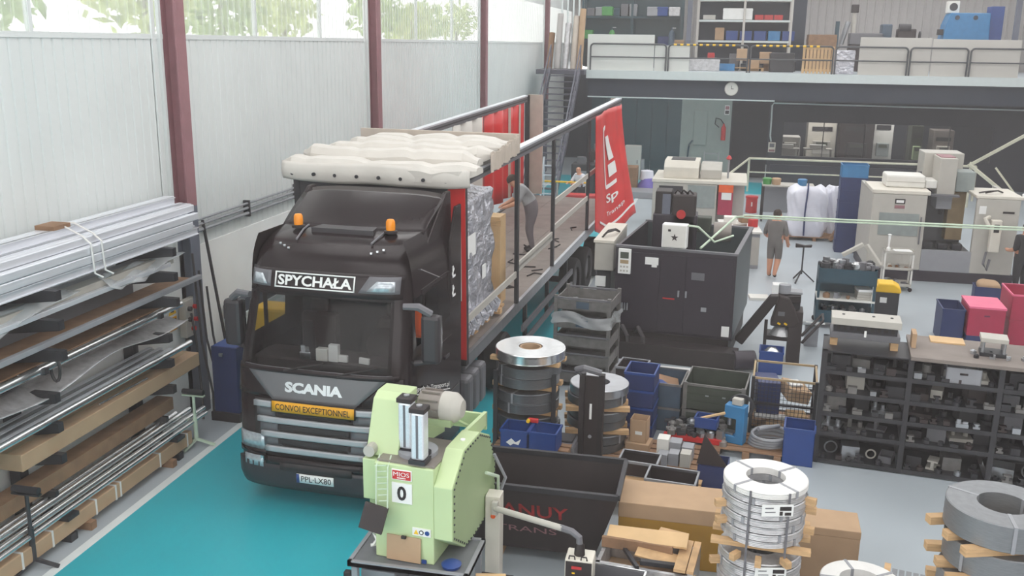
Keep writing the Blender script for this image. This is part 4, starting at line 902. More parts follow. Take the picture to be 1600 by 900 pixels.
# left coil stack
t = coil('silver_coil', 'shiny silver strip coil on top of the dark coil stack by the truck', 'coil', None, (-2.33, 12.42, 1.567), .485, .165, .14, 'bright_steel', 0)
MB().ring(.15, .13, .0, .135).build('core_tube', 'cardboard', t, 1)
zz = .135
for k in range(4):
    coil('dark_coil', 'dark grey strip coil in the stack under the silver coil', 'coil', 'dark coils under the silver coil', (-2.36+.02*(k % 2), 12.42, zz), .44, .2, .143, 'coil_steel', 2); zz += .145
    coil('dark_coil', 'dark grey strip coil in the stack under the silver coil', 'coil', 'dark coils under the silver coil', (-2.36-.01*(k % 2), 12.42, zz), .44, .2, .143, 'coil_steel', 2); zz += .145
    if k < 3:
        spacer('brown batten in the coil stack by the truck', -2.36, 12.42, zz, .92, .068, 2, R(-6), 'battens in the coil stack by the truck'); zz += .07
    if k == 2: break
zz_ = zz
coil('dark_coil', 'dark grey strip coil in the stack under the silver coil', 'coil', 'dark coils under the silver coil', (-2.36, 12.42, zz), .44, .2, .143, 'coil_steel', 2); zz += .145
coil('dark_coil', 'dark grey strip coil in the stack under the silver coil', 'coil', 'dark coils under the silver coil', (-2.34, 12.42, zz), .44, .2, .143, 'coil_steel', 2); zz += .145
spacer('brown batten in the coil stack by the truck', -2.36, 12.42, zz, 1.0, max(.05, 1.565-zz), 2, R(-8), 'battens in the coil stack by the truck')
for a in (150, 30): tag(MB().bar((-2.36+.47*math.cos(R(a)), 12.42-.47*math.sin(R(a)), .135), (-2.36+.47*math.cos(R(a)), 12.42-.47*math.sin(R(a)), 1.4), .06, .04).build('stack_post', 'dark_steel'), 'dark upright guide post beside the coil stack by the truck', 'post', 'posts at the coil stack by the truck')
def crate(name, label, cat, loc, w, d, h, mat, rot=0, t_=.014, group=None, rim=None, inside=None):
    t = thing(name, label, cat, loc, rot, group)
    MB().tray(-w/2, -d/2, 0, w/2, d/2, h, t_).build('shell', mat, t, bevel=.004)
    r_ = rim or mat
    for a in ((-w/2-.01, -d/2-.01, h-.03, w/2+.01, -d/2+t_, h+.004), (-w/2-.01, d/2-t_, h-.03, w/2+.01, d/2+.01, h+.004), (-w/2-.01, -d/2, h-.03, -w/2+t_, d/2, h+.004), (w/2-t_, -d/2, h-.03, w/2+.01, d/2, h+.004)): MB().box(*a).build('rim', r_, t)
    return t
def scraps(label, cat, group, x0, y0, x1, y1, z, n, size, mats, seed):
    q = random.Random(seed); cols = max(1, round(math.sqrt(n*(x1-x0)/(y1-y0)))); rws = math.ceil(n/cols)
    for i in range(n):
        cx = x0+(x1-x0)*((i % cols)+.5)/cols; cy = y0+(y1-y0)*((i//cols)+.5)/rws; k = i % 4; s = size*q.uniform(.75, 1.1); m = MB().tf((cx, cy, z), (0, 0, q.uniform(0, 3)))
        if k == 0: m.lathe([(s*.2, 0), (s*.42, 0), (s*.42, s*.5), (s*.3, s*.5), (s*.2, s*.65)], n=14)
        elif k == 1: m.prism([(-s*.4, 0), (s*.4, 0), (s*.4, s*.25), (-s*.1, s*.25), (-s*.1, s*.7), (-s*.4, s*.7)], -s*.25, s*.25, 'y')
        elif k == 2: m.cyl((-s*.55, 0, s*.2), (s*.55, 0, s*.2), s*.2, 12, s*.15); m.box(-s*.15, -s*.25, 0, s*.15, s*.25, s*.45)
        else: m.box(-s*.4, -s*.3, 0, s*.4, s*.3, s*.35); m.box(-s*.2, -s*.2, s*.35, s*.25, s*.2, s*.6)
        tag(m.build('metal_part', mats[q.randrange(len(mats))], bevel=0, smooth=35), label, cat, group)
for k in range(4): pallet('stacked_pallet', 'worn empty pallet in the low stack carrying the two blue crates', (-2.15, 11.62, .14*k), 1.0, .6, R(-4), 'wood_dark', 4, .139)['group'] = 'pallets under the blue crates'
for i, (x, tx) in enumerate(((-2.36, 'blue plastic crate with a white printed emblem on the low pallet stack'), (-1.98, 'blue plastic crate beside the emblem crate, next to the stacker handle'))):
    crate('blue_crate', tx, 'crate', (x+.02, 11.62, .57), .36, .36, .28, 'blue_box', R(-4))
    scraps('small grey machined piece in the ' + ('emblem' if i == 0 else 'plain') + ' blue crate', 'part', 'pieces in the blue crates', x-.12, 11.48, x+.16, 11.76, .585, 12, .09, ('steel', 'plastic_mid'), 4+i)
    if i == 0:
        pr = bpy.data.objects['blue_crate']; MB().prism([(-.1, .11), (-.03, .17), (.03, .12), (.1, .17), (.07, .09), (.0, .1), (-.04, .07)], -.186, -.181, 'y').build('emblem', 'white', pr)
scraps('grey casting scattered on the floor behind the skip', 'casting', 'castings on the floor behind the skip', -.7, 12.0, .1, 12.35, .0, 9, .16, ('crate_steel', 'dark_steel', 'plastic_mid'), 47)
scraps('metal fitting on the parts pallet by the blue press', 'fitting', 'fittings on the parts pallet', .28, 13.25, .45, 13.75, .13, 5, .15, ('steel', 'motor_grey'), 48)
# second coil stack
pallet('small_pallet', 'worn wooden pallet under the half-hidden coil stack behind the stacker', (-1.45, 12.95, 0), .95, 1.0, 0, 'wood_dark')
zz = .135
for k in range(6):
    coil('stacked_coil', ('dull strip coil in the half-hidden stack behind the stacker', 'bright strip coil on top of the half-hidden stack behind the stacker')[k == 5], 'coil', 'coils behind the stacker', (-1.45+.03*(k % 2), 12.95, zz), .42, .15, .13, 'coil_steel' if k < 5 else 'steel', 2); zz += .135
    if k in (1, 3): spacer('wooden batten in the half-hidden coil stack', -1.45, 12.95, zz, .9, .07, 3, R(10), 'battens in the half-hidden coil stack'); zz += .072
# electric stacker: mast, fork frame and body
t = thing('pallet_stacker', 'black pallet stacker with a tall mast between the coil stacks', 'stacker', (-1.42, 12.08, 0), R(-4))
for x in (-.13, .13): MB().box(x-.035, -.05, .05, x+.035, .05, 1.5).build('mast_channel', 'ink_black', t)
MB().box(-.1, .0, .1, .1, .03, 1.46).build('mast_plate', 'crate_black', t)
MB().tube([(-.13, 0, 1.48), (-.2, -.05, 1.56), (-.1, -.1, 1.6), (.13, -.06, 1.54)], .045, 8).build('mast_head', 'plastic_mid', t, 1)
MB().bx((0, -.055, .98), (.03, .006, .22)).build('white_marking', 'label_white', t); MB().cyl((0, -.06, .62), (0, -.05, .62), .025, 14).build('badge', 'plastic_grey', t)
MB().box(-.58, -.3, .06, -.16, .1, .56).build('drive_cover', 'plastic_mid', t, bevel=.05); MB().box(-.54, -.22, .56, -.2, .05, .59).build('cover_tray', 'dark_steel', t, bevel=.01)
MB().tube([(-.6, -.35, .2), (-.72, -.4, .75), (-.7, -.4, .85)], .025, 8).build('tiller', 'ink_black', t, 1); MB().bx((-.7, -.4, .9), (.14, .05, .06)).build('tiller_head', 'red', t, bevel=.012); MB().cyl((-.76, -.4, .9), (-.76, -.46, .9), .025, 10).build('key_switch', 'yellow', t)
MB().bx((-.62, -.12, .6), (.05, .05, .05)).build('stop_button', 'red', t, bevel=.012)
for x in (-.3, .05): MB().box(x, .05, .03, x+.1, .55, .085).build('fork', 'dark_steel', t)
MB().lathe([(.05, 0), (.14, 0), (.14, .06), (.05, .06)], (.28, -.1, .06), 20).build('load_wheel', 'plastic_grey', t, 1)
# stack of steel tray pallets in film
for k in range(5):
    t = thing('steel_tray', ('steel tray pallet at the foot of the film-wrapped tray stack', 'steel tray pallet second from the floor in the tray stack', 'steel tray pallet in the middle of the tray stack', 'steel tray pallet just under the top one of the tray stack', 'open steel tray pallet with tools on top of the tray stack')[k], 'tray', (-2.0, 15.95, k*.325), R(-6), 'steel trays stacked beside the trailer')
    MB().tray(-.48, -.42, .08, .48, .42, .26, .015).build('pan', 'crate_steel', t)
    for x in (-.46, .46):
        for y in (-.4, .4): MB().box(x-.03, y-.03, 0, x+.03, y+.03, .325).build('corner_post', 'crate_steel', t)
    for y in (-.42, .42): MB().box(-.48, y-.015, .27, .48, y+.015, .3).build('rail', 'plastic_mid', t)
    if k > 2: MB().box(-.1, -.438, .12, .12, -.435, .24).build('blue_label', 'crate_blue', t)
def wrapf(u, v):
    a = u*4; s = int(a) % 4; f = a-int(a); C = [(-.51, -.45), (.51, -.45), (.51, .45), (-.51, .45), (-.51, -.45)]
    p = Vector(C[s]).lerp(Vector(C[s+1]), f); k = 1+.03*math.sin(u*60+v*5)+.02*math.sin(v*9+u*33); return (p.x*k, p.y*k, 1.12+.2*v+.05*math.sin(u*25))
o = MB().grid(wrapf, 80, 5).build('stretch_film', 'clear_film', smooth=60); o.location = (-2.0, 15.95, 0); o.rotation_euler = (0, 0, R(-6)); tag(o, 'crumpled stretch film round the steel tray stack', 'film')
scraps('loose bright tool piece lying in the top steel tray', 'tool', 'tool pieces in the top steel tray', -2.35, 15.65, -1.65, 16.2, 1.3+.1, 7, .13, ('bright_steel', 'steel'), 21)
# boxes in the middle
crate('grey_bin', 'dark open bin with a pale rim beside the silver tray stack', 'bin', (-1.1, 14.9, .42), .45, .5, .32, 'crate_black', R(-8), rim='plastic_grey')
crate('grey_bin', 'dark open bin stacked under the pale-rimmed bin', 'bin', (-1.1, 14.9, 0), .44, .48, .4, 'crate_steel', R(-8))
for k in range(4):
    crate('blue_tub', ('deep blue plastic tub at the foot of the tall blue stack', 'deep blue plastic tub second in the tall blue stack', 'deep blue plastic tub under the top one of the tall blue stack', 'open deep blue plastic tub on top of the tall blue stack')[k], 'tub', (-.87, 13.72, k*.27), .44, .52, .265, 'blue_dark', R(-5), rim='blue_box')
for k in range(2):
    c = crate('steel_crate', ('slate blue steel crate under the brown-lined one', 'open slate steel crate with brown boards inside')[k], 'crate', (-.5, 14.35, k*.386), .5, .75, .38, 'crate_blue', R(-6), rim='crate_steel')
tag(MB().bx((-.52, 14.35, .62), (.4, .55, .02), (R(10), R(14), R(10))).build('lining_board', 'wood_dark'), 'brown board inside the open slate steel crate', 'board')
tag(MB().bx((-.58, 14.2, .70), (.22, .3, .015), (R(5), R(20), R(40))).build('blue_board', 'blue_box'), 'blue board lying slantwise in the open slate crate', 'board')
for k in range(2):
    t = crate('green_crate', ('dark green ribbed steel crate under the open green crate', 'open dark green ribbed steel crate in front of the tank machine')[k], 'crate', (.25, 14.28, k*.425), .9, .82, .4, 'crate_green', R(-7), rim='crate_steel')
    for z in (.08, .2, .31):
        MB().box(-.455, -.425, z, .455, -.41, z+.05).build('rib', 'crate_green', t)
    for x in (-.43, .43):
        MB().box(x-.03, -.43, 0, x+.03, -.4, .42).build('corner_angle', 'crate_steel', t)
    for x in (-.1, .15): MB().bx((x, -.43, .24), (.05, .01, .02)).build('rivet_plate', 'steel', t)
# pallet with odd castings, blue press and rings
pallet('parts_pallet', 'low wooden pallet carrying the blue press and metal rings', (.72, 13.55, 0), 1.0, .75, R(-5), 'wood_dark')
t = thing('bench_press', 'small blue C-shaped bench press with a black handwheel', 'press', (.52, 13.5, .13), R(-12))
MB().prism([(-.16, 0), (.16, 0), (.16, .12), (-.04, .12), (-.04, .38), (.14, .38), (.14, .58), (-.16, .58)], -.09, .09, 'x').build('frame', 'blue_light', t, bevel=.012)
t.rotation_euler = (0, 0, R(70))
MB().cyl((0, .08, .38), (0, .08, .25), .03, 12).build('ram', 'steel', t, 1); MB().ring(.19, .15, -.02, .02, n=28).build('handwheel', 'dark_paint', t, 1).matrix_local = Matrix.Translation((.16, -.02, .5)) @ Euler((0, R(90), R(20))).to_matrix().to_4x4()
MB().box(-.05, -.1, .58, .05, .05, .68).build('motor', 'beige_dark', t, bevel=.01)
MB().box(-.07, .0, .12, .07, .14, .15).build('anvil', 'steel', t)
for i in range(4):
    o = MB().tube([(.26*math.cos(a)*1.0, .2*math.sin(a), .0) for a in [2*PI*k/28 for k in range(28)]], .025, 8, True).build('hose_ring', 'plastic_grey', smooth=1); o.location = (1.0+.01*i, 13.5-.02*i, .165+.055*i); o.rotation_euler = (R(3*i), R(-4), 0)
    tag(o, 'grey coiled hose ring lying on the parts pallet', 'hose', 'hose rings on the parts pallet')
tag(MB().cyl((.85, 13.35, .42), (1.15, 13.6, .40), .03, 12).build('tube_piece', 'plastic_grey', smooth=1), 'short grey tube lying on the hose rings', 'tube')
crate('blue_bin', 'tall blue plastic bin standing by the shelf end', 'bin', (1.42, 13.35, 0), .42, .42, .55, 'blue_box', R(-6))
# cage pallet with paper and wood scrap
t = thing('mesh_cage', 'wire mesh cage pallet full of paper and wood scrap beside the shelf', 'cage', (1.26, 14.6, 0), R(-4))
for x in (-.46, .46):
    for y in (-.42, .42): MB().box(x-.025, y-.025, 0, x+.025, y+.025, .92).build('post', 'dark_steel', t)
for z in (.1, .5, .9):
    for y in (-.42, .42): MB().box(-.46, y-.015, z-.015, .46, y+.015, z+.015).build('rail', 'beige_tan' if z > .8 else 'dark_steel', t)
    for x in (-.46, .46): MB().box(x-.015, -.42, z-.015, x+.015, .42, z+.015).build('rail', 'beige_tan' if z > .8 else 'dark_steel', t)
for i in range(1, 16): MB().cyl((-.46+.0575*i, -.42, .1), (-.46+.0575*i, -.42, .9), .004, 5).build('mesh_wire', 'dark_steel', t)
for i in range(1, 13): MB().cyl((-.46, -.42, .1+.061*i), (.46, -.42, .1+.061*i), .004, 5).build('mesh_wire', 'dark_steel', t)
MB().box(-.45, -.41, .08, .45, .41, .1).build('floor', 'wood_dark', t)
for i, (x, y, z, d, rr, mt, lb) in enumerate(((1.0, 14.55, .55, (.34, .5, .5), (0, 0, .1), 'blue_dark', 'dark blue folder box in the mesh cage'), (1.42, 14.55, .62, (.34, .45, .2), (.1, .2, .3), 'cardboard', 'brown carton piece at the top of the mesh cage'), (1.4, 14.5, .76, (.22, .16, .04), (.3, .1, .6), 'wrap_white', 'crumpled white paper on the carton in the mesh cage'), (1.15, 14.3, .27, (.65, .12, .06), (0, .05, .05), 'wrap_white', 'white roll lying low in the mesh cage'), (1.45, 14.35, .28, (.3, .2, .12), (.2, .1, .3), 'plywood', 'pale plywood scrap low in the mesh cage'), (1.3, 14.32, .16, (.6, .12, .08), (0, 0, -.1), 'wood', 'long wood scrap at the bottom of the mesh cage'))):
    tag(MB().bx((x, y, z), d, rr).build('cage_scrap', mt, bevel=.01), lb, 'scrap', 'scrap in the mesh cage')
# pallet of castings behind the skip
pallet('castings_pallet', 'low wooden pallet with grey cartons and castings behind the skip', (-.3, 12.85, 0), 1.2, .9, R(-5), 'wood_dark')
t = thing('small_carton', 'upright brown carton with a white print standing on a flat carton', 'carton', (-.82, 13.0, .235), R(-8))
MB().tray(-.12, -.12, 0, .12, .12, .34, .008).build('body', 'cardboard', t); MB().box(-.04, -.124, .12, .06, -.12, .17).build('print', 'label_white', t)
tag(MB().bx((-.82, 12.98, .183), (.34, .3, .1), (0, 0, R(-8))).build('flat_carton', 'cardboard', bevel=.004), 'flat brown carton under the upright printed carton', 'carton')
for i, (x, y, z, d) in enumerate(((-.46, 12.72, .13, (.16, .2, .3)), (-.29, 12.78, .13, (.16, .2, .24)), (-.12, 12.74, .13, (.16, .2, .2)), (-.30, 12.52, .13, (.14, .18, .18)), (-.14, 12.50, .13, (.14, .18, .2)), (-.45, 12.5, .13, (.14, .18, .16)))):
    tag(MB().bx((x, y, z+d[2]/2), d, (0, 0, R(-6))).build('grey_carton', ('off_white', 'plastic_grey', 'plastic_grey', 'plastic_grey', 'beige_dark', 'plastic_grey')[i], bevel=.004), ('tall white-topped carton among the grey ones behind the skip', 'middle grey carton of the rear row behind the skip', 'low grey carton next to the middle one behind the skip', 'small grey carton of the front row behind the skip', 'small beige-grey carton of the front row behind the skip', 'lowest grey carton beside the dark bins')[i], 'carton', 'grey cartons behind the skip')
crate('flat_bin', 'shallow dark bin with a pale rim beside the skip, farther of two', 'bin', (-.72, 11.75, .32), .5, .36, .2, 'crate_black', R(-6), rim='plastic_grey')
crate('flat_bin', 'wide shallow dark bin with a pale rim behind the yellowed box', 'bin', (-.28, 11.3, .32), .62, .42, .2, 'crate_black', R(-6), rim='plastic_grey')
pallet('bin_pallet', 'wooden pallet under the two shallow dark bins', (-.5, 11.5, .0), 1.15, .95, R(-6), 'wood', 5, .31)
t = thing('dark_flap_bin', 'dark blue bin with a raised triangular flap beside the wrapped coils', 'bin', (.22, 11.9, 0), R(-5))
MB().tray(-.18, -.2, 0, .2, .2, .5, .012).build('body', 'blue_dark', t); MB().prism([(-.2, .5), (.2, .5), (-.12, .92)], -.16, -.14, 'y').build('flap', 'crate_black', t)
t = thing('red_hoist', 'red two-beam trolley under the pile of dark castings', 'trolley', (-.05, 13.55, 0), R(-6))
for y in (-.2, .2): MB().box(-.42, y-.04, .14, .42, y+.04, .22).build('beam', 'red', t)
for x in (-.38, .38):
    for y in (-.2, .2): MB().cyl((x, y-.03, .07), (x, y+.03, .07), .07, 14).build('wheel', 'ink_black', t, 1)
MB().box(-.05, -.2, .15, .05, .2, .21).build('cross_beam', 'red', t)
scraps('dark steel casting heaped on the red trolley', 'casting', 'castings on the red trolley', -.45, 13.3, .4, 13.8, .222, 24, .2, ('dark_steel', 'crate_steel', 'steel'), 31)
crate('blue_parts_box', 'small blue open box with a pale stick lying across it', 'box', (.12, 13.42, .36), .32, .22, .16, 'blue_box', R(-10))
tag(MB().bx((.2, 13.4, .545), (.36, .04, .025), (0, R(-14), R(12))).build('pale_stick', 'plywood'), 'pale wooden stick across the small blue box', 'stick')
scraps('dark hand tool lying beside the upright carton', 'tool', 'tools beside the upright carton', -1.15, 12.75, -.95, 13.2, .0, 6, .16, ('dark_paint', 'ink_black', 'plastic_mid'), 41)

# ------------------------------------------------------------------ tank machine
t = thing('tank_machine', 'large dark open-topped tank machine with white control panel on its front', 'machine', (-.6, 17.62, 0), R(-7))
MB().box(-1.1, -.42, .0, 1.25, .0, .34).build('sump', 'ink_black', t, bevel=.01); MB().box(-1.05, 0, 0, 1.05, 2.8, .45).build('base', 'ink_black', t)
MB().box(-1.14, .02, .45, 1.1, .07, 2.08).build('front_panel', 'tank_dark', t, bevel=.006); MB().box(1.05, .07, .45, 1.1, 2.9, 2.08).build('side_panel', 'tank_side', t); MB().box(-1.14, .07, .45, -1.09, 2.9, 2.08).build('side_panel', 'tank_dark', t); MB().box(-1.14, 2.85, .45, 1.1, 2.9, 2.08).build('rear_panel', 'tank_side', t)
MB().box(-1.09, .07, 1.35, 1.05, 2.85, 1.4).build('tank_floor', 'tank_side', t)
for a in ((-1.15, 0, 2.06, 1.12, .08, 2.1), (1.04, .08, 2.06, 1.12, 2.92, 2.1), (-1.15, 2.84, 2.06, 1.04, 2.92, 2.1)): MB().box(*a).build('rim', 'plastic_mid', t)
for x0, x1, z0_, z1_ in ((-1.1, -.3, .5, 1.98), (-.28, .18, .5, 1.98), (.2, 1.06, .5, 1.98)): MB().box(x0, .005, z0_, x1, .02, z1_).build('door', 'tank_dark', t, bevel=.004)
for x in (.08, .22): MB().bx((x, -.01, 1.26), (.03, .03, .12)).build('handle', 'plastic_grey', t)
cp = MB().box(-1.08, -.05, 1.56, -.84, .005, 2.04).build('control_panel', 'white', t, bevel=.01); MB().box(-1.04, -.055, 1.86, -.88, -.05, 1.98).build('screen', 'lcd', cp); MB().box(-1.04, -.055, 1.76, -.88, -.05, 1.83).build('key_strip', 'beige_tan', cp)
for z in (1.62, 1.70):
    for x in (-1.02, -.96, -.9): MB().bx((x, -.052, z), (.035, .006, .035)).build('key', 'beige_dark', cp)
MB().bx((-.45, .0, 1.84), (.25, .008, .14)).build('notice', 'label_white', t); MB().bx((-.40, .0, 1.75), (.1, .008, .05)).build('notice', 'label_white', t)
MB().bx((.42, .0, 1.62), (.24, .008, .14)).build('grille_label', 'plastic_mid', t); MB().bx((.56, .0, 1.0), (.1, .01, .08)).build('switch_plate', 'plastic_grey', t); MB().bx((.98, -.0, .62), (.14, .008, .2)).build('notice', 'label_white', t)
MB().bx((-.1, .0, 1.15), (.22, .008, .025)).build('red_strip', 'red', t)
for k in range(4): MB().cyl((-1.02+.05*k, -.05, 1.0), (-1.02+.05*k, -.05, .86), .015, 8).build('valve', 'steel', t)
for k in range(2): MB().tube([(-1.0+.3*k, -.02, .45), (-.9+.3*k, -.25, .6), (-.78+.3*k, -.35, .45), (-.76+.3*k, -.36, .2)], .04, 8).build('hose', 'hose', t, 1)
MB().cyl((1.2, -.35, .2), (1.55, -.2, .2), .18, 18).build('pump', 'tank_dark', t, 1)
c = thing('switch_cabinet', 'white electrical cabinet standing on the front edge of the tank machine', 'cabinet', (-.65, 17.74, 2.1), R(-7))
MB().box(-.24, -.02, 0, .22, .2, .44).build('case', 'white', c, bevel=.01); MB().box(-.22, -.03, .02, .2, -.02, .42).build('door', 'off_white', c)
st = MB(); pts = [(.0+.075*(1 if k % 2 == 0 else .38)*math.sin(2*PI*k/10), .2+.075*(1 if k % 2 == 0 else .38)*math.cos(2*PI*k/10)) for k in range(10)]; st.prism(pts, -.034, -.03, 'y'); st.build('star_mark', 'ink_black', c)
MB().bx((-.1, -.033, .33), (.05, .006, .04)).build('lock', 'ink_black', c)
MB().tube([(.22, .1, .42), (.4, .15, .4), (.7, .25, .12), (1.0, .6, .2)], .02, 8).build('cable', 'pale_green', c, 1)
c = thing('erosion_head', 'black machine column rising out of the tank machine', 'machine', (-.7, 19.3, 1.4))
MB().box(-.45, -.25, 0, .42, .3, 1.1).build('base_block', 'tank_dark', c, bevel=.02); MB().box(-.42, -.2, .6, -.1, .3, 1.55).build('column', 'ink_black', c, bevel=.02); MB().box(-.08, -.25, .5, .38, .25, 1.5).build('head', 'crate_black', c, bevel=.03); MB().box(-.28, -.21, .7, -.12, -.2, 1.5).build('cover', 'column_grey', c)
for k in range(3): MB().tube([(-.05+.12*k, -.1, 1.5), (.0+.12*k, -.15, 1.58), (.12+.1*k, -.1, 1.5)], .02, 8).build('hose', 'ink_black', c, 1)
MB().cyl((.1, -.28, 1.12), (.1, -.32, 1.12), .09, 14).build('red_knob', 'red', c)
MB().bx((.55, .3, .85), (.3, .3, .3)).build('pump_box', 'crate_green', c, bevel=.02); MB().cyl((.75, .3, .7), (1.1, .3, .7), .2, 18).build('motor', 'motor_grey', c, 1)
c = thing('side_table_unit', 'cream machine table with dark hoses at the left end of the tank machine', 'machine', (-1.95, 18.9, 0), R(-2))
MB().box(-.2, -.8, 1.5, .18, 1.1, 2.05).build('housing', 'beige_dark', c, bevel=.02); MB().box(-.22, -.82, 2.05, .18, 1.12, 2.1).build('top', 'beige_paint', c); MB().box(-.15, -.7, 0, .12, 1.0, 1.5).build('stand', 'dark_paint', c)
for k in range(2): MB().tube([(-.1, -.5+.2*k, 2.1), (.0, -.6+.2*k, 2.22), (.1, -.2+.1*k, 2.2), (.15, .1, 2.12)], .02, 6).build('hose', 'ink_black', c, 1)
MB().box(-.16, -.85, 1.2, .04, -.82, 1.4).build('paper', 'label_white', c)
# added pale bar in place of a line reflected in the viewing glass
t = thing('reflection_bar', 'pale green bar standing in for a glass reflection, crossing above the carts', 'conduit', (0, 0, 0))
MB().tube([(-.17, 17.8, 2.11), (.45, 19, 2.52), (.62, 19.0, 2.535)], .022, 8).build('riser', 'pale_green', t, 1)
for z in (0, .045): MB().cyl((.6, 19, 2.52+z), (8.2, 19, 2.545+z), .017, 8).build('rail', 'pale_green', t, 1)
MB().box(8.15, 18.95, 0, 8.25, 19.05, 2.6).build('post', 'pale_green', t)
tag(MB().box(-1.15, 16.1, 0, .4, 17.0, .03).build('white_board', 'white'), 'flat white board lying on the floor before the tank machine', 'board')

# ------------------------------------------------------------------ chip conveyor and bin
t = thing('chip_conveyor', 'black chip conveyor with a sloping neck beside the tank machine', 'conveyor', (1.42, 18.1, 0), R(-3))
MB().prism([(-.85, .35), (-.25, 1.25), (.3, 1.3), (.3, 1.15), (-.15, 1.1), (-.7, .25)], -.2, .0, 'y').build('neck', 'ink_black', t, bevel=.02)
MB().prism([(-.22, .7), (.22, .7), (.32, .8), (.22, 1.0), (.1, 1.25), (-.1, 1.3), (-.15, 1.0)], -.28, .1, 'y').build('head', 'crate_black', t, bevel=.03)
MB().box(.12, -.26, 0, .36, .2, 1.0).build('leg_box', 'crate_black', t, bevel=.01); MB().box(-.3, -.25, .42, .36, .2, .5).build('shelf', 'ink_black', t); MB().box(-.32, -.25, .0, -.26, -.2, .8).build('leg', 'ink_black', t)
MB().cyl((0, -.05, 1.3), (0, -.05, 1.46), .11, 16).build('cap', 'plastic_grey', t, 1); MB().box(.12, -.1, 1.0, .3, .15, 1.3).build('gear_motor', 'dark_paint', t, bevel=.02); MB().box(.08, -.12, 1.3, .32, .17, 1.34).build('flange', 'plastic_grey', t)
MB().bx((-.03, -.285, .95), (.12, .006, .08)).build('label', 'plastic_mid', t)
for x in (-.12, .0): MB().bx((x+.06, -.285, .76), (.06, .006, .035), (0, R(30), 0)).build('hazard_stripe', 'yellow', t)
MB().lathe([(0, 0), (.22, 0), (.12, .16), (0, .2)], (.0, -.05, .5), 16).build('chip_heap', 'wrap_film', t, 1)
MB().bar((.38, .1, .45), (.75, .5, .8), .04, .04).build('rail', 'ink_black', t); MB().bar((.38, -.2, .4), (.75, .2, .75), .04, .04).build('rail', 'ink_black', t); MB().bar((.75, .5, .8), (.75, .2, .75), .04, .04).build('rail', 'ink_black', t)
crate('chip_bin', 'blue bin of bright metal chips under the chip conveyor', 'bin', (1.22, 17.3, 0), .42, .4, .42, 'blue_box', R(-4))
tag(MB().lathe([(0, .12), (.08, .1), (.13, .05), (.17, .0)], (1.22, 17.3, .34), 12).build('chip_heap', 'bright_steel', smooth=1), 'heap of bright chips in the blue bin', 'chips', None, 'stuff')
tag(MB().bx((2.0, 18.9, .5), (.4, .5, .02), (R(-20), R(8), R(20))).build('white_sheet', 'white'), 'white sheet leaning behind the chip conveyor', 'sheet')
tag(MB().box(1.95, 19.0, 0, 2.2, 19.2, .42).build('sheet_rest', 'plastic_grey'), 'grey block behind the chip conveyor under the white sheet', 'block')
tag(MB().box(1.5, 22.6, 0, 1.85, 22.9, .35).build('white_carton', 'white', bevel=.01), 'small white carton on the floor near the standing man', 'carton')
tag(MB().bx((1.2, 22.6, .03), (.45, .4, .06), (0, 0, .1)).build('paper_stack', 'off_white'), 'flat stack of pale sheets on the floor near the standing man', 'sheets')

# ------------------------------------------------------------------ heavy shelving with tool steel
SR = R(-6.5)
sh = thing('parts_shelving', 'dark steel parts shelving with a long brown worktop', 'shelving', (1.66, 13.34, 0), SR)
LZ = (.05, .46, .76, 1.06, 1.38); BAY = 1.12; DP = .8; NB = 4
for b in range(NB+1):
    for y in (0, DP-.06):
        MB().box(b*BAY-.035, y, 0, b*BAY+.035, y+.06, 1.68).build('post', 'dark_paint', sh)
for b in range(NB):
    for z in LZ:
        p = MB().box(b*BAY+.035, 0, z, (b+1)*BAY-.035, DP, z+.02).build('shelf_plate', 'dark_steel', sh); MB().box(b*BAY+.035, -.012, z-.035, (b+1)*BAY-.035, .0, z+.025).build('shelf_lip', 'dark_paint', p)
    if b: MB().box(b*BAY-.02, -.06, 1.68, (b+1)*BAY-.02, DP+.25, 1.73).build('worktop', 'bed_wood' if b < 4 else 'wood_dark', sh)
MB().box(-.035, 0, 1.66, BAY-.02, DP, 1.68).build('top_plate', 'dark_steel', sh)
MB().box(.035, DP-.02, .05, NB*BAY, DP, 1.66).build('back_mesh_panel', 'dark_paint', sh)
Ms = Matrix.Translation((1.66, 13.34, 0)) @ Euler((0, 0, SR)).to_matrix().to_4x4()
def on_shelf(o, x, y, z, rot=0): o.matrix_world = Ms @ Matrix.Translation((x, y, z)) @ Euler((0, 0, rot)).to_matrix().to_4x4(); return o
names = ('bottom shelf', 'second shelf', 'middle shelf', 'fourth shelf', 'top shelf'); bn = ('first shelving bay', 'second shelving bay', 'third shelving bay', 'fourth shelving bay')
q = random.Random(77)
def part_mesh(k, s):
    m = MB()
    if k == 0: m.box(-.1*s, -.12, 0, .1*s, .12, .16*s)
    elif k == 1: m.lathe([(.03, 0), (.09*s, 0), (.09*s, .05), (.05*s, .06), (.05*s, .14*s), (.03, .14*s)], n=16, closed=True)
    elif k == 2: m.prism([(-.11*s, 0), (.11*s, 0), (.11*s, .03), (.02, .03), (.02, .15*s), (.09*s, .15*s), (.09*s, .18*s), (-.09*s, .18*s), (-.09*s, .15*s), (-.02, .15*s), (-.02, .03), (-.11*s, .03)], -.1, .1, 'y')
    elif k == 3:
        for i in range(16): pass
        m.tube([(.085*s*math.cos(2*PI*i/18), 0, .095*s+.085*s*math.sin(2*PI*i/18)) for i in range(18)], .012, 6, True)
    elif k == 4: m.box(-.13*s, -.14, 0, .13*s, .14, .05); m.cyl((-.07*s, 0, .05), (-.07*s, 0, .17*s), .03, 10); m.cyl((.07*s, 0, .05), (.07*s, 0, .13*s), .035, 10)
    elif k == 5: m.tray(-.12*s, -.14, 0, .12*s, .14, .13*s, .01)
    return m
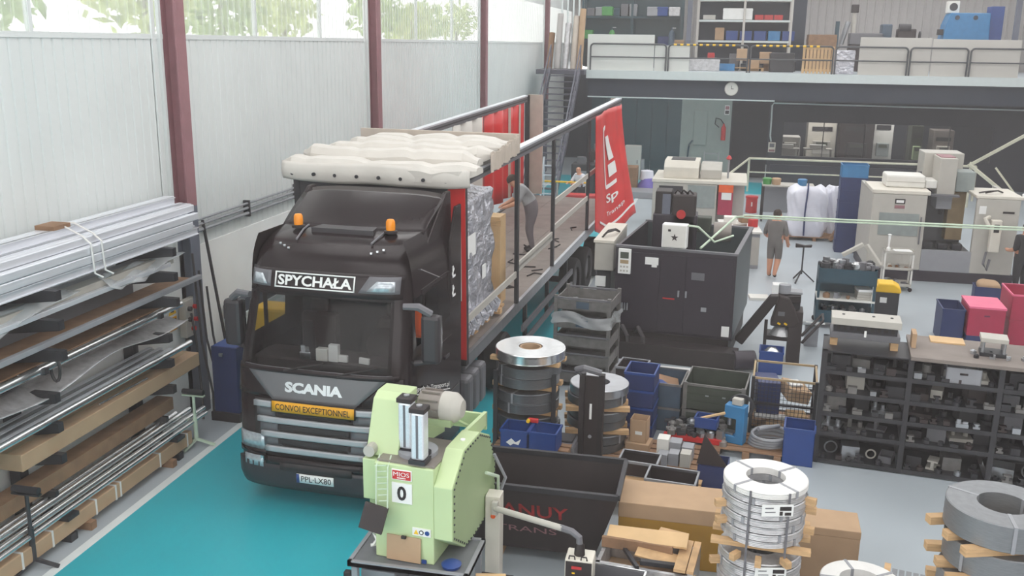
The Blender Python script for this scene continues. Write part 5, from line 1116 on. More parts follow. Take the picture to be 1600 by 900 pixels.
KN = (('steel_block', 'squared tool steel block', 'block'), ('turned_hub', 'turned steel hub', 'hub'), ('profile_piece', 'short I-section steel piece', 'section'), ('steel_ring', 'upright thin steel ring', 'ring'), ('die_half', 'die half with two pins', 'die'), ('parts_tray', 'small open parts tray', 'tray'))
MX = ('dark_steel', 'crate_steel', 'dark_paint', 'steel', 'crate_black', 'plastic_mid', 'dark_steel', 'beige_dark')
cache = {}
for b in range(NB):
    for li, z in enumerate(LZ):
        x = b*BAY+.13
        while x < (b+1)*BAY-.12:
            k = q.choice((0, 0, 1, 2, 3, 4, 5, 0, 4)); s = q.choice((.75, 1.0, 1.2)); mt = q.choice(MX)
            key = (k, s, mt)
            if key not in cache:
                me = part_mesh(k, s).mesh(KN[k][0], 35 if k in (1, 3) else 0); me.materials.append(MATS[mt]); cache[key] = me
            o = put(KN[k][0], cache[key]); hw_ = .12*s
            on_shelf(o, x+hw_*.6, q.uniform(.2, .4), z+.02, q.uniform(-.25, .25))
            tag(o, KN[k][1]+' on the '+names[li]+' of the '+bn[b], KN[k][2], 'parts on the '+names[li]+' of the '+bn[b])
            x += hw_*2+q.uniform(.0, .06)
for b in range(NB):
    for li, z in enumerate(LZ):
        x = b*BAY+.10
        while x < (b+1)*BAY-.10:
            k = q.choice((0, 1, 2, 4, 1, 0)); s = q.choice((.4, .5, .6)); mt = q.choice(('dark_steel', 'dark_paint', 'crate_steel', 'steel', 'dark_steel', 'crate_black'))
            key = (k, s, mt)
            if key not in cache:
                m_ = part_mesh(k, s); m_.v = [(p[0], p[1]*.35, p[2]) for p in m_.v] if k != 1 else m_.v; me = m_.mesh(KN[k][0], 35 if k == 1 else 0); me.materials.append(MATS[mt]); cache[key] = me
            on_shelf(tag(put(KN[k][0], cache[key]), 'small '+KN[k][1]+' at the edge of the '+names[li]+', '+bn[b], KN[k][2], 'small parts on the '+names[li]+' of the '+bn[b]), x, q.uniform(.045, .06), z+.0255, 0)
            x += .13*s*2+q.uniform(.02, .12)
def tool_at(name, label, cat, x, y, z, fn, rot=0):
    t = thing(name, label, cat); fn(t); return on_shelf(t, x, y, z, rot)
def die(t):
    MB().box(-.46, -.2, 0, .46, .2, .09).build('lower_plate', 'plastic_mid', t, bevel=.006); MB().box(-.42, -.16, .09, .42, .14, .2).build('die_block', 'dark_steel', t)
    for i in range(9): MB().bx((-.36+.09*i, -.165, .15), (.05, .02, .05)).build('pocket', 'ink_black', t)
    MB().box(-.46, -.22, .2, .46, .2, .3).build('upper_plate', 'beige_dark', t, bevel=.006); MB().bx((.0, -.225, .1), (.03, .01, .09)).build('label', 'white', t)
    for x in (-.3, .1, .34): MB().lathe([(0, 0), (.02, 0), (.02, .01), (0, .01)], (x, 0, .3), 10).build('bolt_head', 'dark_steel', t)
tool_at('long_die', 'long steel die with two plates on top of the first shelving bay', 'die', .5, .45, 1.68+.12, die, R(1))
for i, (x, y) in enumerate(((.1, .45), (.9, .45))): on_shelf(tag(MB().box(-.05, -.15, 0, .05, .15, .12).build('die_support', 'wood'), 'wooden support block under the long steel die', 'block', 'supports under the long die'), x, y, 1.68)
def small_die(t):
    MB().box(-.16, -.14, 0, .16, .14, .05).build('lower_plate', 'dark_steel', t); MB().box(-.17, -.15, .2, .17, .15, .26).build('upper_plate', 'beige_dark', t, bevel=.006)
    for x in (-.13, .13):
        for y in (-.11, .11): MB().cyl((x, y, .05), (x, y, .2), .022, 10).build('guide_pin', 'steel', t)
tool_at('small_die', 'four-post die set standing on the brown worktop', 'die', 2.15, .45, 1.73, small_die, R(-3))
def vise(t): MB().box(-.14, -.12, 0, .14, .12, .07).build('base', 'dark_steel', t); MB().box(-.13, -.11, .09, .13, .11, .15).build('plate', 'plastic_mid', t); MB().box(-.1, -.1, .07, .1, .1, .09).build('spacer', 'ink_black', t); MB().lathe([(0, 0), (.05, 0), (.03, .06), (0, .06)], (0, 0, .15), 12).build('knob', 'off_white', t)
tool_at('low_die', 'low plate die with a pale knob on the worktop beside the four-post die', 'die', 2.75, .4, 1.73, vise)
def mach(t): 
    MB().box(-.3, -.25, 0, .35, .3, .38).build('base', 'plastic_mid', t, bevel=.02); MB().box(-.28, -.23, .38, .33, .28, .43).build('table', 'beige_dark', t); MB().cyl((-.38, -.1, .05), (-.38, -.1, .45), .05, 12).build('spindle', 'dark_steel', t, 1); MB().cyl((-.38, -.15, .2), (-.38, -.22, .2), .05, 14).build('chuck', 'white', t)
tool_at('bench_machine', 'grey bench machine at the end of the brown worktop', 'machine', 3.45, .4, 1.73, mach)
tool_at('metal_bin', 'pale grey metal bin on the top shelf of the second bay', 'bin', 1.78, .15, LZ[4]+.021, lambda t: (MB().tray(-.22, -.14, 0, .22, .14, .22, .01).build('shell', 'plastic_grey', t), MB().bx((0, -.145, .14), (.1, .01, .025)).build('handle', 'ink_black', t)))
on_shelf(tag(MB().box(-.2, -.15, 0, .25, .15, .02).build('plywood_piece', 'plywood'), 'pale board lying at the back of the worktop beside the long die', 'board'), 1.6, .9, 1.73)
on_shelf(tag(MB().box(-.03, -.14, 0, .03, .14, .2).build('upright_board', 'cardboard'), 'upright brown board at the end of the long die', 'board'), 1.15, .5, 1.735)
scraps('loose steel piece lying on the brown worktop', 'part', 'loose pieces on the worktop', 3.5, 13.25, 4.3, 13.6, 1.73, 7, .1, ('dark_steel', 'steel'), 51)

# ------------------------------------------------------------------ carts and bins on the open floor
t = thing('tool_cart', 'dark teal two-shelf cart heaped with metal offcuts', 'cart', (2.85, 20.7, 0), R(-3))
for x in (-.55, .55):
    for y in (-.3, .3): MB().box(x-.025, y-.025, .1, x+.025, y+.025, 1.3).build('post', 'cart_teal', t); MB().cyl((x, y-.02, .06), (x, y+.02, .06), .06, 12).build('castor', 'ink_black', t)
MB().tray(-.58, -.33, .98, .58, .33, 1.3, .015).build('top_bin', 'cart_teal', t); MB().box(-.58, -.33, .62, .58, .33, .66).build('shelf', 'off_white', t); MB().tray(-.58, -.33, .14, .58, .33, .4, .015).build('lower_bin', 'cart_teal', t)
MB().box(-.58, .31, .14, .58, .33, 1.3).build('back_sheet', 'cart_teal', t)
scraps('bright metal offcut in the top bin of the teal cart', 'offcut', 'offcuts in the teal cart', 2.32, 20.45, 3.38, 20.95, 1.28, 22, .25, ('bright_steel', 'steel', 'dark_steel', 'plastic_mid'), 61)
scraps('metal part on the middle shelf of the teal cart', 'part', 'parts on the teal cart shelf', 2.35, 20.42, 3.0, 20.7, .66, 5, .16, ('wood_dark', 'steel', 'plastic_grey'), 62)
scraps('metal part in the lower bin of the teal cart', 'part', 'parts in the lower bin of the teal cart', 2.35, 20.42, 3.3, 20.8, .38, 9, .15, ('steel', 'dark_steel'), 63)
for k in range(4): tag(MB().bx((3.2, 20.6, .69+.055*k), (.28, .34, .05), (0, 0, .04*k)).build('paper_pad', 'beige_dark' if k < 3 else 'white'), 'pale carton slab stacked on the teal cart shelf', 'carton', 'carton slabs on the teal cart')
for i, (a, b_) in enumerate((((2.75, 20.9, 1.5), (3.15, 20.9, 1.75)), ((3.2, 20.85, 1.75), (3.5, 20.7, 1.35)))): tag(MB().bar(a, b_, .12, .08).build('folding_lamp', 'beige_dark', bevel=.01), ('beige folded lamp arm rising over the teal cart', 'beige lamp arm sloping down into the teal cart')[i], 'arm')
t = thing('yellow_lid_bin', 'dark bin with a yellow hooded lid beside the teal cart', 'bin', (3.85, 21.6, 0), R(-4))
MB().box(-.24, -.2, 0, .24, .2, .62).build('body', 'dark_paint', t, bevel=.02); MB().prism([(-.27, .62), (.27, .62), (.25, .74), (.1, .82), (-.2, .82), (-.27, .72)], -.23, .23, 'y').build('lid', 'yellow', t, bevel=.03); MB().bx((-.08, -.205, .45), (.14, .008, .12)).build('label', 'white', t)
t = thing('white_trolley', 'off-white three-tier trolley with papers before the cream machining centre', 'trolley', (4.52, 24.45, 0), R(-3))
for x in (-.32, .32):
    for y in (-.22, .22): MB().box(x-.02, y-.02, .1, x+.02, y+.02, .95).build('post', 'off_white', t); MB().cyl((x, y-.02, .05), (x, y+.02, .05), .05, 12).build('castor', 'ink_black', t)
for z in (.12, .52, .92): MB().tray(-.34, -.24, z, .34, .24, z+.07, .012).build('tier', 'beige_dark', t)
scraps('small part on the lower tiers of the white trolley', 'part', 'parts on the white trolley', 4.25, 24.3, 4.8, 24.55, .53, 5, .15, ('wood_dark', 'steel', 'off_white'), 71)
scraps('dark part on the lowest tier of the white trolley', 'part', 'parts low on the white trolley', 4.25, 24.3, 4.8, 24.55, .135, 5, .2, ('plastic_mid', 'steel'), 72)
tag(MB().bx((4.6, 24.42, .96), (.4, .3, .04), (0, 0, .1)).build('paper_heap', 'white'), 'white papers lying on top of the off-white trolley', 'papers')
tag(MB().lathe([(0, 0), (.05, 0), (.05, .08), (.02, .12), (.03, .4), (.05, .42), (0, .44)], (4.27, 24.42, .935), 12).build('spray_bottle', 'white', smooth=35), 'slim white bottle standing on the off-white trolley', 'bottle')
t = thing('tripod_stand', 'thin dark tripod stand with a saddle-shaped head on the grey floor', 'stand', (2.3, 24.6, 0))
MB().cyl((0, 0, .2), (0, 0, .9), .02, 8).build('post', 'dark_paint', t); MB().prism([(-.2, .88), (.18, .9), (.2, .96), (.02, .94), (-.2, .98)], -.06, .06, 'y').build('saddle', 'ink_black', t, bevel=.01)
for k in range(3): MB().bar((0, 0, .3), (.32*math.cos(2.1*k), .32*math.sin(2.1*k), .015), .03, .03).build('leg', 'dark_paint', t)
crate('deep_blue_bin', 'deep blue bin beside the pink lidded box', 'bin', (4.87, 20.3, 0), .42, .8, .72, 'blue_dark', R(-3))
t = thing('pink_box', 'pink box with a flat lid standing behind the brown worktop', 'box', (5.45, 20.2, 0), R(-3))
MB().box(-.33, -.45, 0, .33, .45, .24).build('plinth', 'blue_dark', t); MB().box(-.33, -.45, .24, .33, .45, .8).build('body', 'crimson', t, bevel=.01); MB().box(-.34, -.46, .8, .34, .46, .84).build('lid', 'pink', t); MB().bx((0, -.455, .66), (.1, .01, .03)).build('latch', 'maroon', t)
for k in range(2): crate('crimson_bin', ('crimson bin at the foot of the crimson stack', 'open crimson bin on top of the crimson stack')[k], 'bin', (6.35, 20.6, k*.525), .75, 1.0, .52, 'crimson', R(-3), rim='pink' if k else None)
crate('cushion_box', 'small dark blue box with a brown cushion in it', 'box', (6.5, 23.9, 0), .62, .45, .34, 'blue_dark', R(-6))
def cush(u, v): a = u*2*PI; b_ = (v-.5)*PI; f = lambda c: math.copysign(abs(c)**.5, c); return (.26*f(math.cos(b_))*f(math.cos(a)), .18*f(math.cos(b_))*f(math.sin(a)), .13*math.sin(b_))
o = MB().grid(cush, 24, 12).build('cushion', 'cardboard', smooth=60); o.location = (6.5, 23.9, .34); o.rotation_euler = (.2, .1, .1); tag(o, 'brown cushion stuffed in the small dark blue box', 'cushion')
# ------------------------------------------------------------------ cream machining centre
t = thing('machining_centre', 'large cream machining centre with an open work bay and tall spindle column', 'machine', (3.95, 25.5, 0), R(-1))
MB().box(.0, .0, .0, 3.5, 2.6, .28).build('plinth', 'tank_dark', t)
d = MB().box(0, 0, .28, 1.3, .12, 2.2).build('left_door', 'beige_dark', t, bevel=.02); MB().box(.2, -.015, 1.15, 1.15, 0, 1.72).build('door_window', 'screen_grey', d); MB().bx((1.2, -.03, 1.3), (.03, .04, .7)).build('door_handle', 'plastic_mid', d)
MB().bx((.66, -.01, 2.02), (.24, .01, .12)).build('badge', 'ink_black', d); MB().bx((.66, -.017, 2.02), (.18, .006, .07)).build('badge_field', 'white', d); MB().bx((.66, -.01, 1.88), (.24, .01, .08)).build('red_badge', 'column_red', d)
MB().box(0, .1, .28, .1, 2.5, 2.2).build('left_side', 'beige_dark', t); MB().box(-.02, -.02, 2.2, 1.36, 1.6, 2.3).build('left_roof', 'beige_paint', t, bevel=.02)
tk = MB().box(.35, .5, 2.3, 1.3, 1.3, 2.62).build('roof_box', 'off_white', t, bevel=.05); MB().box(.36, .49, 2.44, 1.29, 1.3, 2.46).build('roof_box_seam', 'beige_dark', tk)
MB().box(1.32, .6, 2.3, 1.6, 1.3, 2.5).build('duct', 'off_white', t, bevel=.02)
MB().box(1.3, 1.6, .28, 2.5, 1.7, 2.6).build('bay_back', 'plastic_mid', t); MB().box(2.05, 1.2, .9, 2.45, 1.6, 2.3).build('bay_cover', 'beige_tan', t)
MB().box(1.3, .0, .28, 2.48, .1, .82).build('bay_sill', 'plastic_grey', t); MB().box(1.3, .1, .7, 2.48, 1.6, .78).build('bay_floor', 'dark_steel', t)
for x in (1.5, 1.85, 2.2): MB().bx((x, .5, .86), (.24, .3, .16)).build('clamp_block', 'dark_steel', t, bevel=.02)
MB().box(1.38, 1.5, 2.2, 2.35, 2.4, 3.12).build('column', 'beige_dark', t, bevel=.02); hd = MB().box(1.6, .55, 2.15, 2.02, 1.5, 3.08).build('spindle_head', 'beige_dark', t, bevel=.02); MB().box(1.64, .7, 3.08, 1.98, 1.4, 3.1).build('red_tray', 'column_red', hd)
MB().box(1.62, .6, 1.78, 2.0, 1.3, 2.15).build('spindle_housing', 'plastic_grey', hd, bevel=.02); MB().cyl((1.81, .9, 1.78), (1.81, .9, 1.6), .09, 16, .05).build('spindle_nose', 'dark_steel', hd, 1)
MB().box(2.1, .9, 2.2, 2.55, 1.6, 2.72).build('side_box', 'screen_grey', t, bevel=.02); MB().box(1.3, .3, 2.14, 2.1, .55, 2.18).build('cable_tray', 'plastic_mid', t)
r_ = MB().box(2.45, 0, .28, 3.45, .12, 2.18).build('right_door', 'beige_dark', t, bevel=.02); MB().box(2.42, -.01, 2.18, 3.5, 1.5, 2.26).build('right_roof', 'beige_paint', t, bevel=.02); MB().box(3.35, .1, .28, 3.45, 2.5, 2.2).build('right_side', 'beige_dark', t)
MB().bx((2.6, -.01, 1.9), (.16, .01, .2)).build('paper', 'label_white', r_); MB().bx((3.2, -.01, 1.86), (.26, .01, .05)).build('vent', 'ink_black', r_)
op = MB().box(2.78, -.3, .9, 3.02, -.12, 1.7).build('operator_panel', 'beige_paint', t, bevel=.02); MB().bx((2.9, -.305, 1.5), (.12, .01, .2)).build('screen', 'ink_black', op); MB().tube([(2.75, -.1, 1.75), (2.62, -.25, 1.72), (2.72, -.3, 1.55)], .05, 8).build('panel_arm', 'beige_paint', op, 1); MB().tube([(2.75, -.25, .9), (2.7, -.3, .6), (2.8, -.28, .45), (2.86, -.2, .7)], .03, 8).build('cable', 'plastic_mid', op, 1)
for k in range(2): tag(MB().tube([(6.5+.15*k, 25.8, 2.28), (6.7+.1*k, 25.7, 2.34), (6.95, 25.85, 2.34), (7.1, 26, 2.28)], .02, 6).build('roof_cable', 'ink_black', smooth=1), 'dark cable lying on the right roof of the cream machining centre', 'cable', 'cables on the machining centre')
t = thing('lamp_arm', 'jointed cream lamp arm with a white round shade at the right of the machining centre', 'lamp', (7.8, 27.2, 0))
MB().cyl((0, 0, 0), (0, 0, 2.0), .04, 8).build('pole', 'dark_paint', t); MB().bar((0, 0, 2.0), (-.6, .1, 2.75), .05, .05).build('arm', 'barrier_cream', t); MB().lathe([(0, 0), (.16, .02), (.13, .1), (0, .12)], (.25, 0, 2.0), 16).build('shade', 'white', t, 1); MB().bar((0, 0, 2.0), (.25, 0, 2.1), .04, .04).build('arm', 'dark_paint', t)
# blue tubs stacked beside it
for k in range(7):
    crate('stacked_tub', 'dark blue tub in the tall stack left of the machining centre' if k < 6 else 'lighter blue tub on top of the tall stack left of the machining centre', 'tub', (3.9, 28.9, k*.36), .72, .6, .375, 'blue_dark' if k < 6 else 'blue_light', R(-2), group='tubs left of the machining centre')
# white sacks
def sack(x, y, w_, h_, label, seed):
    def f(u, v):
        a = u*2*PI; k = lambda c: math.copysign(abs(c)**.55, c); z = h_*v; r_ = (1.02-.12*abs(2*v-1)**3)*(1+.05*math.sin(5*a+seed+v*6)+.035*math.sin(9*v+seed)+.03*math.sin(11*a+v*14))
        if v > .93: r_ *= 1-(v-.93)*3.5
        return (w_/2*r_*k(math.cos(a)), w_/2*.85*r_*k(math.sin(a)), z+.06*math.sin(3*a+seed)*v)
    m = MB().grid(f, 56, 26); n = 57; m.f.append(tuple(26*n+i for i in range(56))); m.mi.append(0); m.f.append(tuple(range(56))[::-1]); m.mi.append(0)
    t = thing('bulk_sack', label, 'sack', (x, y, .12), seed*.3)
    m.build('sack_body', 'sack_white', t, 60)
    MB().tube([(-.08, -w_*.46, .05), (-.1, -w_*.48, h_*.5), (-.06, -w_*.44, h_*1.0), (-.05, -w_*.3, h_*1.1)], .025, 6).build('lifting_strap', 'blue_dark', t, 1)
    return t
sack(2.85, 30.6, 1.15, 1.48, 'tall white bulk sack with a dark strap on a pallet', 0)
sack(3.72, 31.25, .66, 1.42, 'narrower white bulk sack behind the strapped one', 2)
pallet('sack_pallet', 'wooden pallet under the white bulk sacks', (3.1, 30.85, 0), 1.8, 1.5, 0, 'wood_dark', 6, .12)
tag(MB().bar((3.7, 30.25, .05), (4.3, 30.35, 1.5), .14, .1).build('leaning_profile', 'dark_steel'), 'dark profile leaning against the narrower sack', 'profile')
tag(MB().bar((3.55, 30.15, .05), (4.1, 30.2, 1.0), .14, .1).build('leaning_profile', 'wood_dark'), 'brown board leaning against the narrower sack', 'board')
t = thing('work_table', 'thin-legged table with small boxes behind the standing man', 'table', (2.0, 33.6, 0))
MB().box(-.4, -.4, 1.2, 1.3, .5, 1.24).build('top', 'beige_dark', t)
for x in (-.36, 1.24):
    for y in (-.36, .44): MB().box(x-.03, y-.03, 0, x+.03, y+.03, 1.2).build('leg', 'ink_black', t)
MB().box(-.3, .4, .2, 1.2, .44, 1.15).build('back_panel', 'plastic_grey', t)
for i, (x, mt, lb) in enumerate(((1.75, 'green_bottle', 'green tub on the thin-legged table'), (2.05, 'cardboard', 'brown bowl-like tub on the thin-legged table'), (2.9, 'blue_light', 'blue bottle on the thin-legged table'))): tag(MB().lathe([(0, 0), (.14, 0), (.16, .2), (.12, .22), (0, .22)], (x, 33.5, 1.24), 16).build('small_tub', mt, smooth=1), lb, 'tub')
t = thing('red_canister', 'red canister with a lid standing near the barrier', 'canister', (1.35, 35.0, 0)); MB().lathe([(0, 0), (.2, 0), (.2, .5), (.22, .52), (.22, .58), (0, .6)], n=18).build('drum', 'red', t, 1); MB().box(-.02, -.22, .25, .02, -.2, .4).build('label', 'white', t)
# low work island where the man works
t = thing('work_bench', 'white-topped bench cluttered with boxes left of the standing man', 'bench', (.72, 26.6, 0), R(4))
MB().box(-.5, -.9, .95, .55, .9, 1.0).build('top', 'off_white', t); MB().box(-.45, -.85, 0, .5, .85, .95).build('cabinet', 'plastic_grey', t, bevel=.01)
for x in (-.22, .28): MB().box(x-.22, -.86, .1, x+.22, -.85, .85).build('door', 'beige_dark', t)
for i, (x, y, d, mt, lb) in enumerate(((.5, 26.9, (.35, .3, .2), 'off_white', 'crumpled white bag on the white-topped bench'), (.95, 27.2, (.4, .3, .16), 'wood_dark', 'flat brown box on the white-topped bench'), (1.1, 26.5, (.2, .2, .22), 'red', 'red box on the white-topped bench'), (.75, 26.3, (.5, .12, .1), 'motor_grey', 'grey roller on the white-topped bench'))): tag(MB().bx((x, y, 1.0+d[2]/2), d, (0, 0, .3*i)).build('bench_item', mt, bevel=.02), lb, 'box')
# cream grinder behind the tank machine
t = thing('grinding_machine', 'cream grinding machine with a boxy hood and an orange control panel', 'machine', (-1.9, 30.6, 0), R(-1))
MB().box(0, 0, 0, 2.0, 2.2, 1.55).build('bed', 'beige_dark', t, bevel=.02); MB().box(-.03, -.03, 1.55, 2.9, 2.3, 1.66).build('deck', 'beige_paint', t, bevel=.02); MB().box(2.0, .6, 0, 2.85, 2.2, 1.55).build('rear_bed', 'beige_dark', t)
hb = MB().prism([(.3, 1.66), (.3, 2.0), (.5, 2.2), (1.6, 2.2), (1.6, 1.66)], .3, 1.4, 'x').build('hood', 'beige_paint', t, bevel=.02); MB().box(.5, .6, 2.2, 1.25, 1.4, 2.215).build('hood_slot', 'dark_paint', hb); MB().prism([(.4, 1.66), (.4, 1.95), (.7, 2.1), (1.5, 2.1), (1.5, 1.66)], 1.45, 2.1, 'x').build('second_hood', 'beige_dark', t, bevel=.02)
op = MB().box(2.05, .0, .6, 2.5, .5, 1.5).build('control_column', 'crimson', t, bevel=.01); MB().box(2.05, -.02, 1.32, 2.5, .5, 1.62).build('orange_head', 'orange', op); MB().bx((2.3, -.02, 1.2), (.3, .02, .22)).build('keypad', 'label_white', op)
MB().box(1.1, -.02, .8, 1.95, 0, 1.5).build('window', 'screen_grey', t); MB().box(.2, -.02, .7, .95, 0, 1.45).build('dark_cover', 'dark_paint', t)
MB().cyl((2.3, .8, 1.66), (2.3, .8, 2.25), .03, 8).build('signal_pole', 'plastic_grey', t); MB().lathe([(.05, 0), (.09, .04), (.06, .1), (.02, .14)], (2.3, .8, 2.25), 12).build('signal_lamp', 'red', t, 1)
t = thing('white_locker', 'white narrow locker standing before the teal partition', 'locker', (-3.55, 42.2, 0)); MB().box(-.35, 0, 0, .35, .4, 1.5).build('body', 'panel_cream', t, bevel=.03); MB().box(.36, .05, 0, .5, .4, .9).build('side_box', 'plastic_grey', t); MB().bx((.2, -.01, .8), (.03, .02, .15)).build('handle', 'dark_steel', t)
t = thing('purple_heap', 'purple and white bags heaped beside the white locker', 'bags', (-2.6, 39.2, 0)); MB().lathe([(0, 0), (.5, 0), (.45, .25), (.25, .5), (0, .55)], n=14).build('purple_bag', 'purple', t, 1); MB().lathe([(0, .45), (.3, .45), (.25, .8), (0, .85)], (-.1, .1, 0), 12).build('white_bag', 'sack_white', t, 1)
tag(MB().box(-3.5, 37.0, 0, -2.0, 38.2, .25).build('grey_platform', 'plastic_grey', bevel=.02), 'low grey platform near the purple bags', 'platform')
# barrier rail across the far aisle
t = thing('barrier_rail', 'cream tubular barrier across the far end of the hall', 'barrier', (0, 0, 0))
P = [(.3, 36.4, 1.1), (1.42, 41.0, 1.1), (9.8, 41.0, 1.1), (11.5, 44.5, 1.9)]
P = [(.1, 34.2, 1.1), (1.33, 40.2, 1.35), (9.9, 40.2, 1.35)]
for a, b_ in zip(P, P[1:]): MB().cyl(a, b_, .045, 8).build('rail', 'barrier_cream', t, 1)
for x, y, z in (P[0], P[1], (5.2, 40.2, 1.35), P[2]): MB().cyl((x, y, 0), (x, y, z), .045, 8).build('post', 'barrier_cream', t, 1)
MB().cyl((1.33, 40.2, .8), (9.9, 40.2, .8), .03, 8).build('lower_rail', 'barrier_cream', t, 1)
t = thing('jib_boom', 'pale slanting boom rising at the right over the far aisle', 'boom', (9.3, 38.5, 0)); MB().cyl((0, 0, 0), (0, 0, 1.7), .06, 10).build('mast', 'barrier_cream', t); MB().bar((-.1, 0, 1.55), (2.4, 0, 3.2), .12, .1).build('jib', 'barrier_cream', t); MB().bar((-.05, 0, 1.6), (.9, -1.0, .8), .1, .1).build('brace', 'barrier_cream', t)
tag(MB().box(2.2, 40.9, 0, 9.8, 41.1, 1.05).build('low_partition', 'blue_grey_dark'), 'low dark partition behind the cream barrier', 'partition')

# ------------------------------------------------------------------ below the mezzanine
t = thing('wall_clock', 'round pale wall clock on the dark beam below the mezzanine', 'clock', (.44, MY+.29, 4.05)); MB().lathe([(0, 0), (.24, 0), (.26, .03), (.26, .06), (0, .06)], n=28).build('dial', 'off_white', t, 1).rotation_euler = (R(90), 0, 0)
MB().bx((0, -.065, .06), (.02, .01, .14)).build('hand', 'ink_black', t); MB().bx((.04, -.065, .0), (.1, .01, .02)).build('hand', 'ink_black', t)
MB().ring(.275, .25, .0, .08, n=28).build('bezel', 'beige_dark', t, 1).rotation_euler = (R(90), 0, 0)
t = thing('fire_extinguisher', 'red fire extinguisher hanging on the pale panel', 'extinguisher', (.25, PY-.1, 1.75)); MB().lathe([(0, 0), (.1, 0), (.1, .55), (.04, .64), (.03, .72), (0, .72)], n=14).build('cylinder', 'red', t, 1); MB().tube([(.0, 0, .7), (-.15, 0, .9), (-.35, 0, .95), (-.38, 0, .7), (-.2, 0, .55)], .025, 6).build('hose', 'dark_paint', t, 1)
t = thing('wall_notice', 'small dark and white notice above the fire extinguisher', 'notice', (.35, PY-.03, 3.05)); MB().box(-.1, -.01, -.2, .1, .0, .2).build('board', 'label_white', t); MB().box(-.08, -.015, .02, .08, -.01, .17).build('pictogram', 'column_red', t); MB().box(-.08, -.015, -.17, .08, -.01, -.02).build('pictogram', 'dark_paint', t)
t = thing('pale_cabinet', 'pale door-like cabinet on the light panel', 'cabinet', (-.75, PY-.04, 1.5)); MB().box(-.28, -.03, 0, .28, .0, 1.5).build('leaf', 'greenish_wall', t, bevel=.01); MB().tube([(-.3, -.05, .2), (-.45, -.05, .0), (-.5, -.05, -.6)], .04, 6).build('hose', 'cart_teal', t)
t = thing('step_ladder', 'small steel step ladder standing at the light panel', 'ladder', (-.2, 42.6, 0)); 
for x in (-.3, .3): MB().bar((x, -.3, 0), (x, .2, 1.3), .04, .04).build('stile', 'plastic_grey', t); MB().bar((x, .5, 0), (x, .2, 1.3), .03, .03).build('stile', 'plastic_grey', t)
for k in range(4): MB().box(-.3, -.25+.11*k, .3+.3*k, .3, -.1+.11*k, .33+.3*k).build('tread', 'plastic_grey', t)
t = thing('conduit_frame', 'thin white conduit running down and across the dark partition to a switch box', 'conduit', (0, PY-.04, 0)); MB().tube([(2.3, 0, 1.75), (2.25, 0, 2.0), (2.24, 0, 3.3), (2.3, 0, 3.4), (12.5, 0, 3.36)], .035, 8).build('pipe', 'fascia_white', t, 1); sb = MB().box(2.2, -.06, 1.3, 2.5, .03, 1.72).build('switch_box', 'beige_paint', t); MB().box(2.23, -.07, 1.33, 2.47, -.06, 1.42).build('red_strip', 'column_red', sb); MB().box(2.25, -.07, 1.52, 2.45, -.06, 1.68).build('screen', 'plastic_mid', sb)
for i, (x, w_, h_, y, mt, lb) in enumerate(((3.3, .9, 1.75, 46.2, 'panel_cream', 'low cream control desk behind the workshop window'), (4.8, 1.3, 2.5, 47.5, 'beige_paint', 'wide cream cabinet machine behind the workshop window'), (6.3, 1.5, 2.6, 47.0, 'ink_black', 'large black machine cabinet behind the workshop window'), (7.5, .9, 2.7, 47.4, 'off_white', 'white tall cabinet behind the workshop window'), (8.8, .5, 2.4, 46.4, 'crate_green', 'slim green drill press behind the workshop window'), (10.0, .9, 2.2, 46.8, 'motor_grey', 'grey milling machine behind the workshop window'))):
    t = thing('workshop_machine', lb, 'machine', (x, y, 0)); MB().box(-w_/2, 0, 0, w_/2, 1.0, h_).build('cabinet', mt, t, bevel=.03); MB().box(-w_*.35, -.02, h_*.78, w_*.35, 0, h_*.86).build('slot', 'dark_paint', t); MB().box(-w_*.3, -.25, .9, w_*.3, 0, 1.5).build('console', ('beige_dark', 'beige_dark', 'dark_paint', 'screen_grey', 'green_side', 'beige_paint')[i], t, bevel=.02); MB().box(-w_*.2, -.27, 1.3, w_*.2, -.25, 1.45).build('screen', 'lcd', t)
for i, (x, y) in enumerate(((3.0, 44.6), (4.4, 44.8))):
    t = thing('steel_desk', ('pale steel desk behind the workshop window, next to the switch box', 'pale steel desk behind the workshop window before the cream cabinet')[i], 'desk', (x, y, 0)); MB().box(-.6, -.3, 1.35, .6, .3, 1.4).build('top', 'beige_dark', t)
    for dx in (-.57, .54): MB().box(dx, -.28, 0, dx+.04, .28, 1.35).build('leg_frame', 'beige_dark', t)
    tag(MB().bx((x, y, 1.48), (.7, .3, .16)).build('desk_box', 'off_white', bevel=.03), ('white instrument on the desk by the switch box', 'white instrument on the desk before the cream cabinet')[i], 'instrument')

# ------------------------------------------------------------------ steel stairs to the mezzanine
t = thing('steel_stairs', 'grey steel open-tread stairs climbing to the mezzanine landing', 'stairs', (0, 0, 0))
xa, xb = -7.0, -5.75; ya, yb = 34.8, 40.6; za = MZ
for x in (xa, xb): MB().bar((x, ya, 0), (x, yb, za), .06, .26).build('stringer', 'stair_grey', t)
for k in range(1, 20): f = k/20; MB().box(xa, ya+(yb-ya)*f-.14, za*f-.02, xb, ya+(yb-ya)*f+.14, za*f+.02).build('tread', 'stair_grey', t)
for x in (xa, xb):
    MB().bar((x, ya, 1.0), (x, yb, za+1.0), .05, .05).build('handrail', 'stair_grey', t); MB().bar((x, ya, .5), (x, yb, za+.5), .035, .035).build('mid_rail', 'stair_grey', t)
    for k in range(6): f = k/5; MB().box(x-.02, ya+(yb-ya)*f-.02, za*f, x+.02, ya+(yb-ya)*f+.02, za*f+1.0).build('baluster', 'stair_grey', t)
MB().box(-7.6, 40.5, MZ-.18, -5.56, 42.5, MZ).build('landing', 'stair_grey', t)
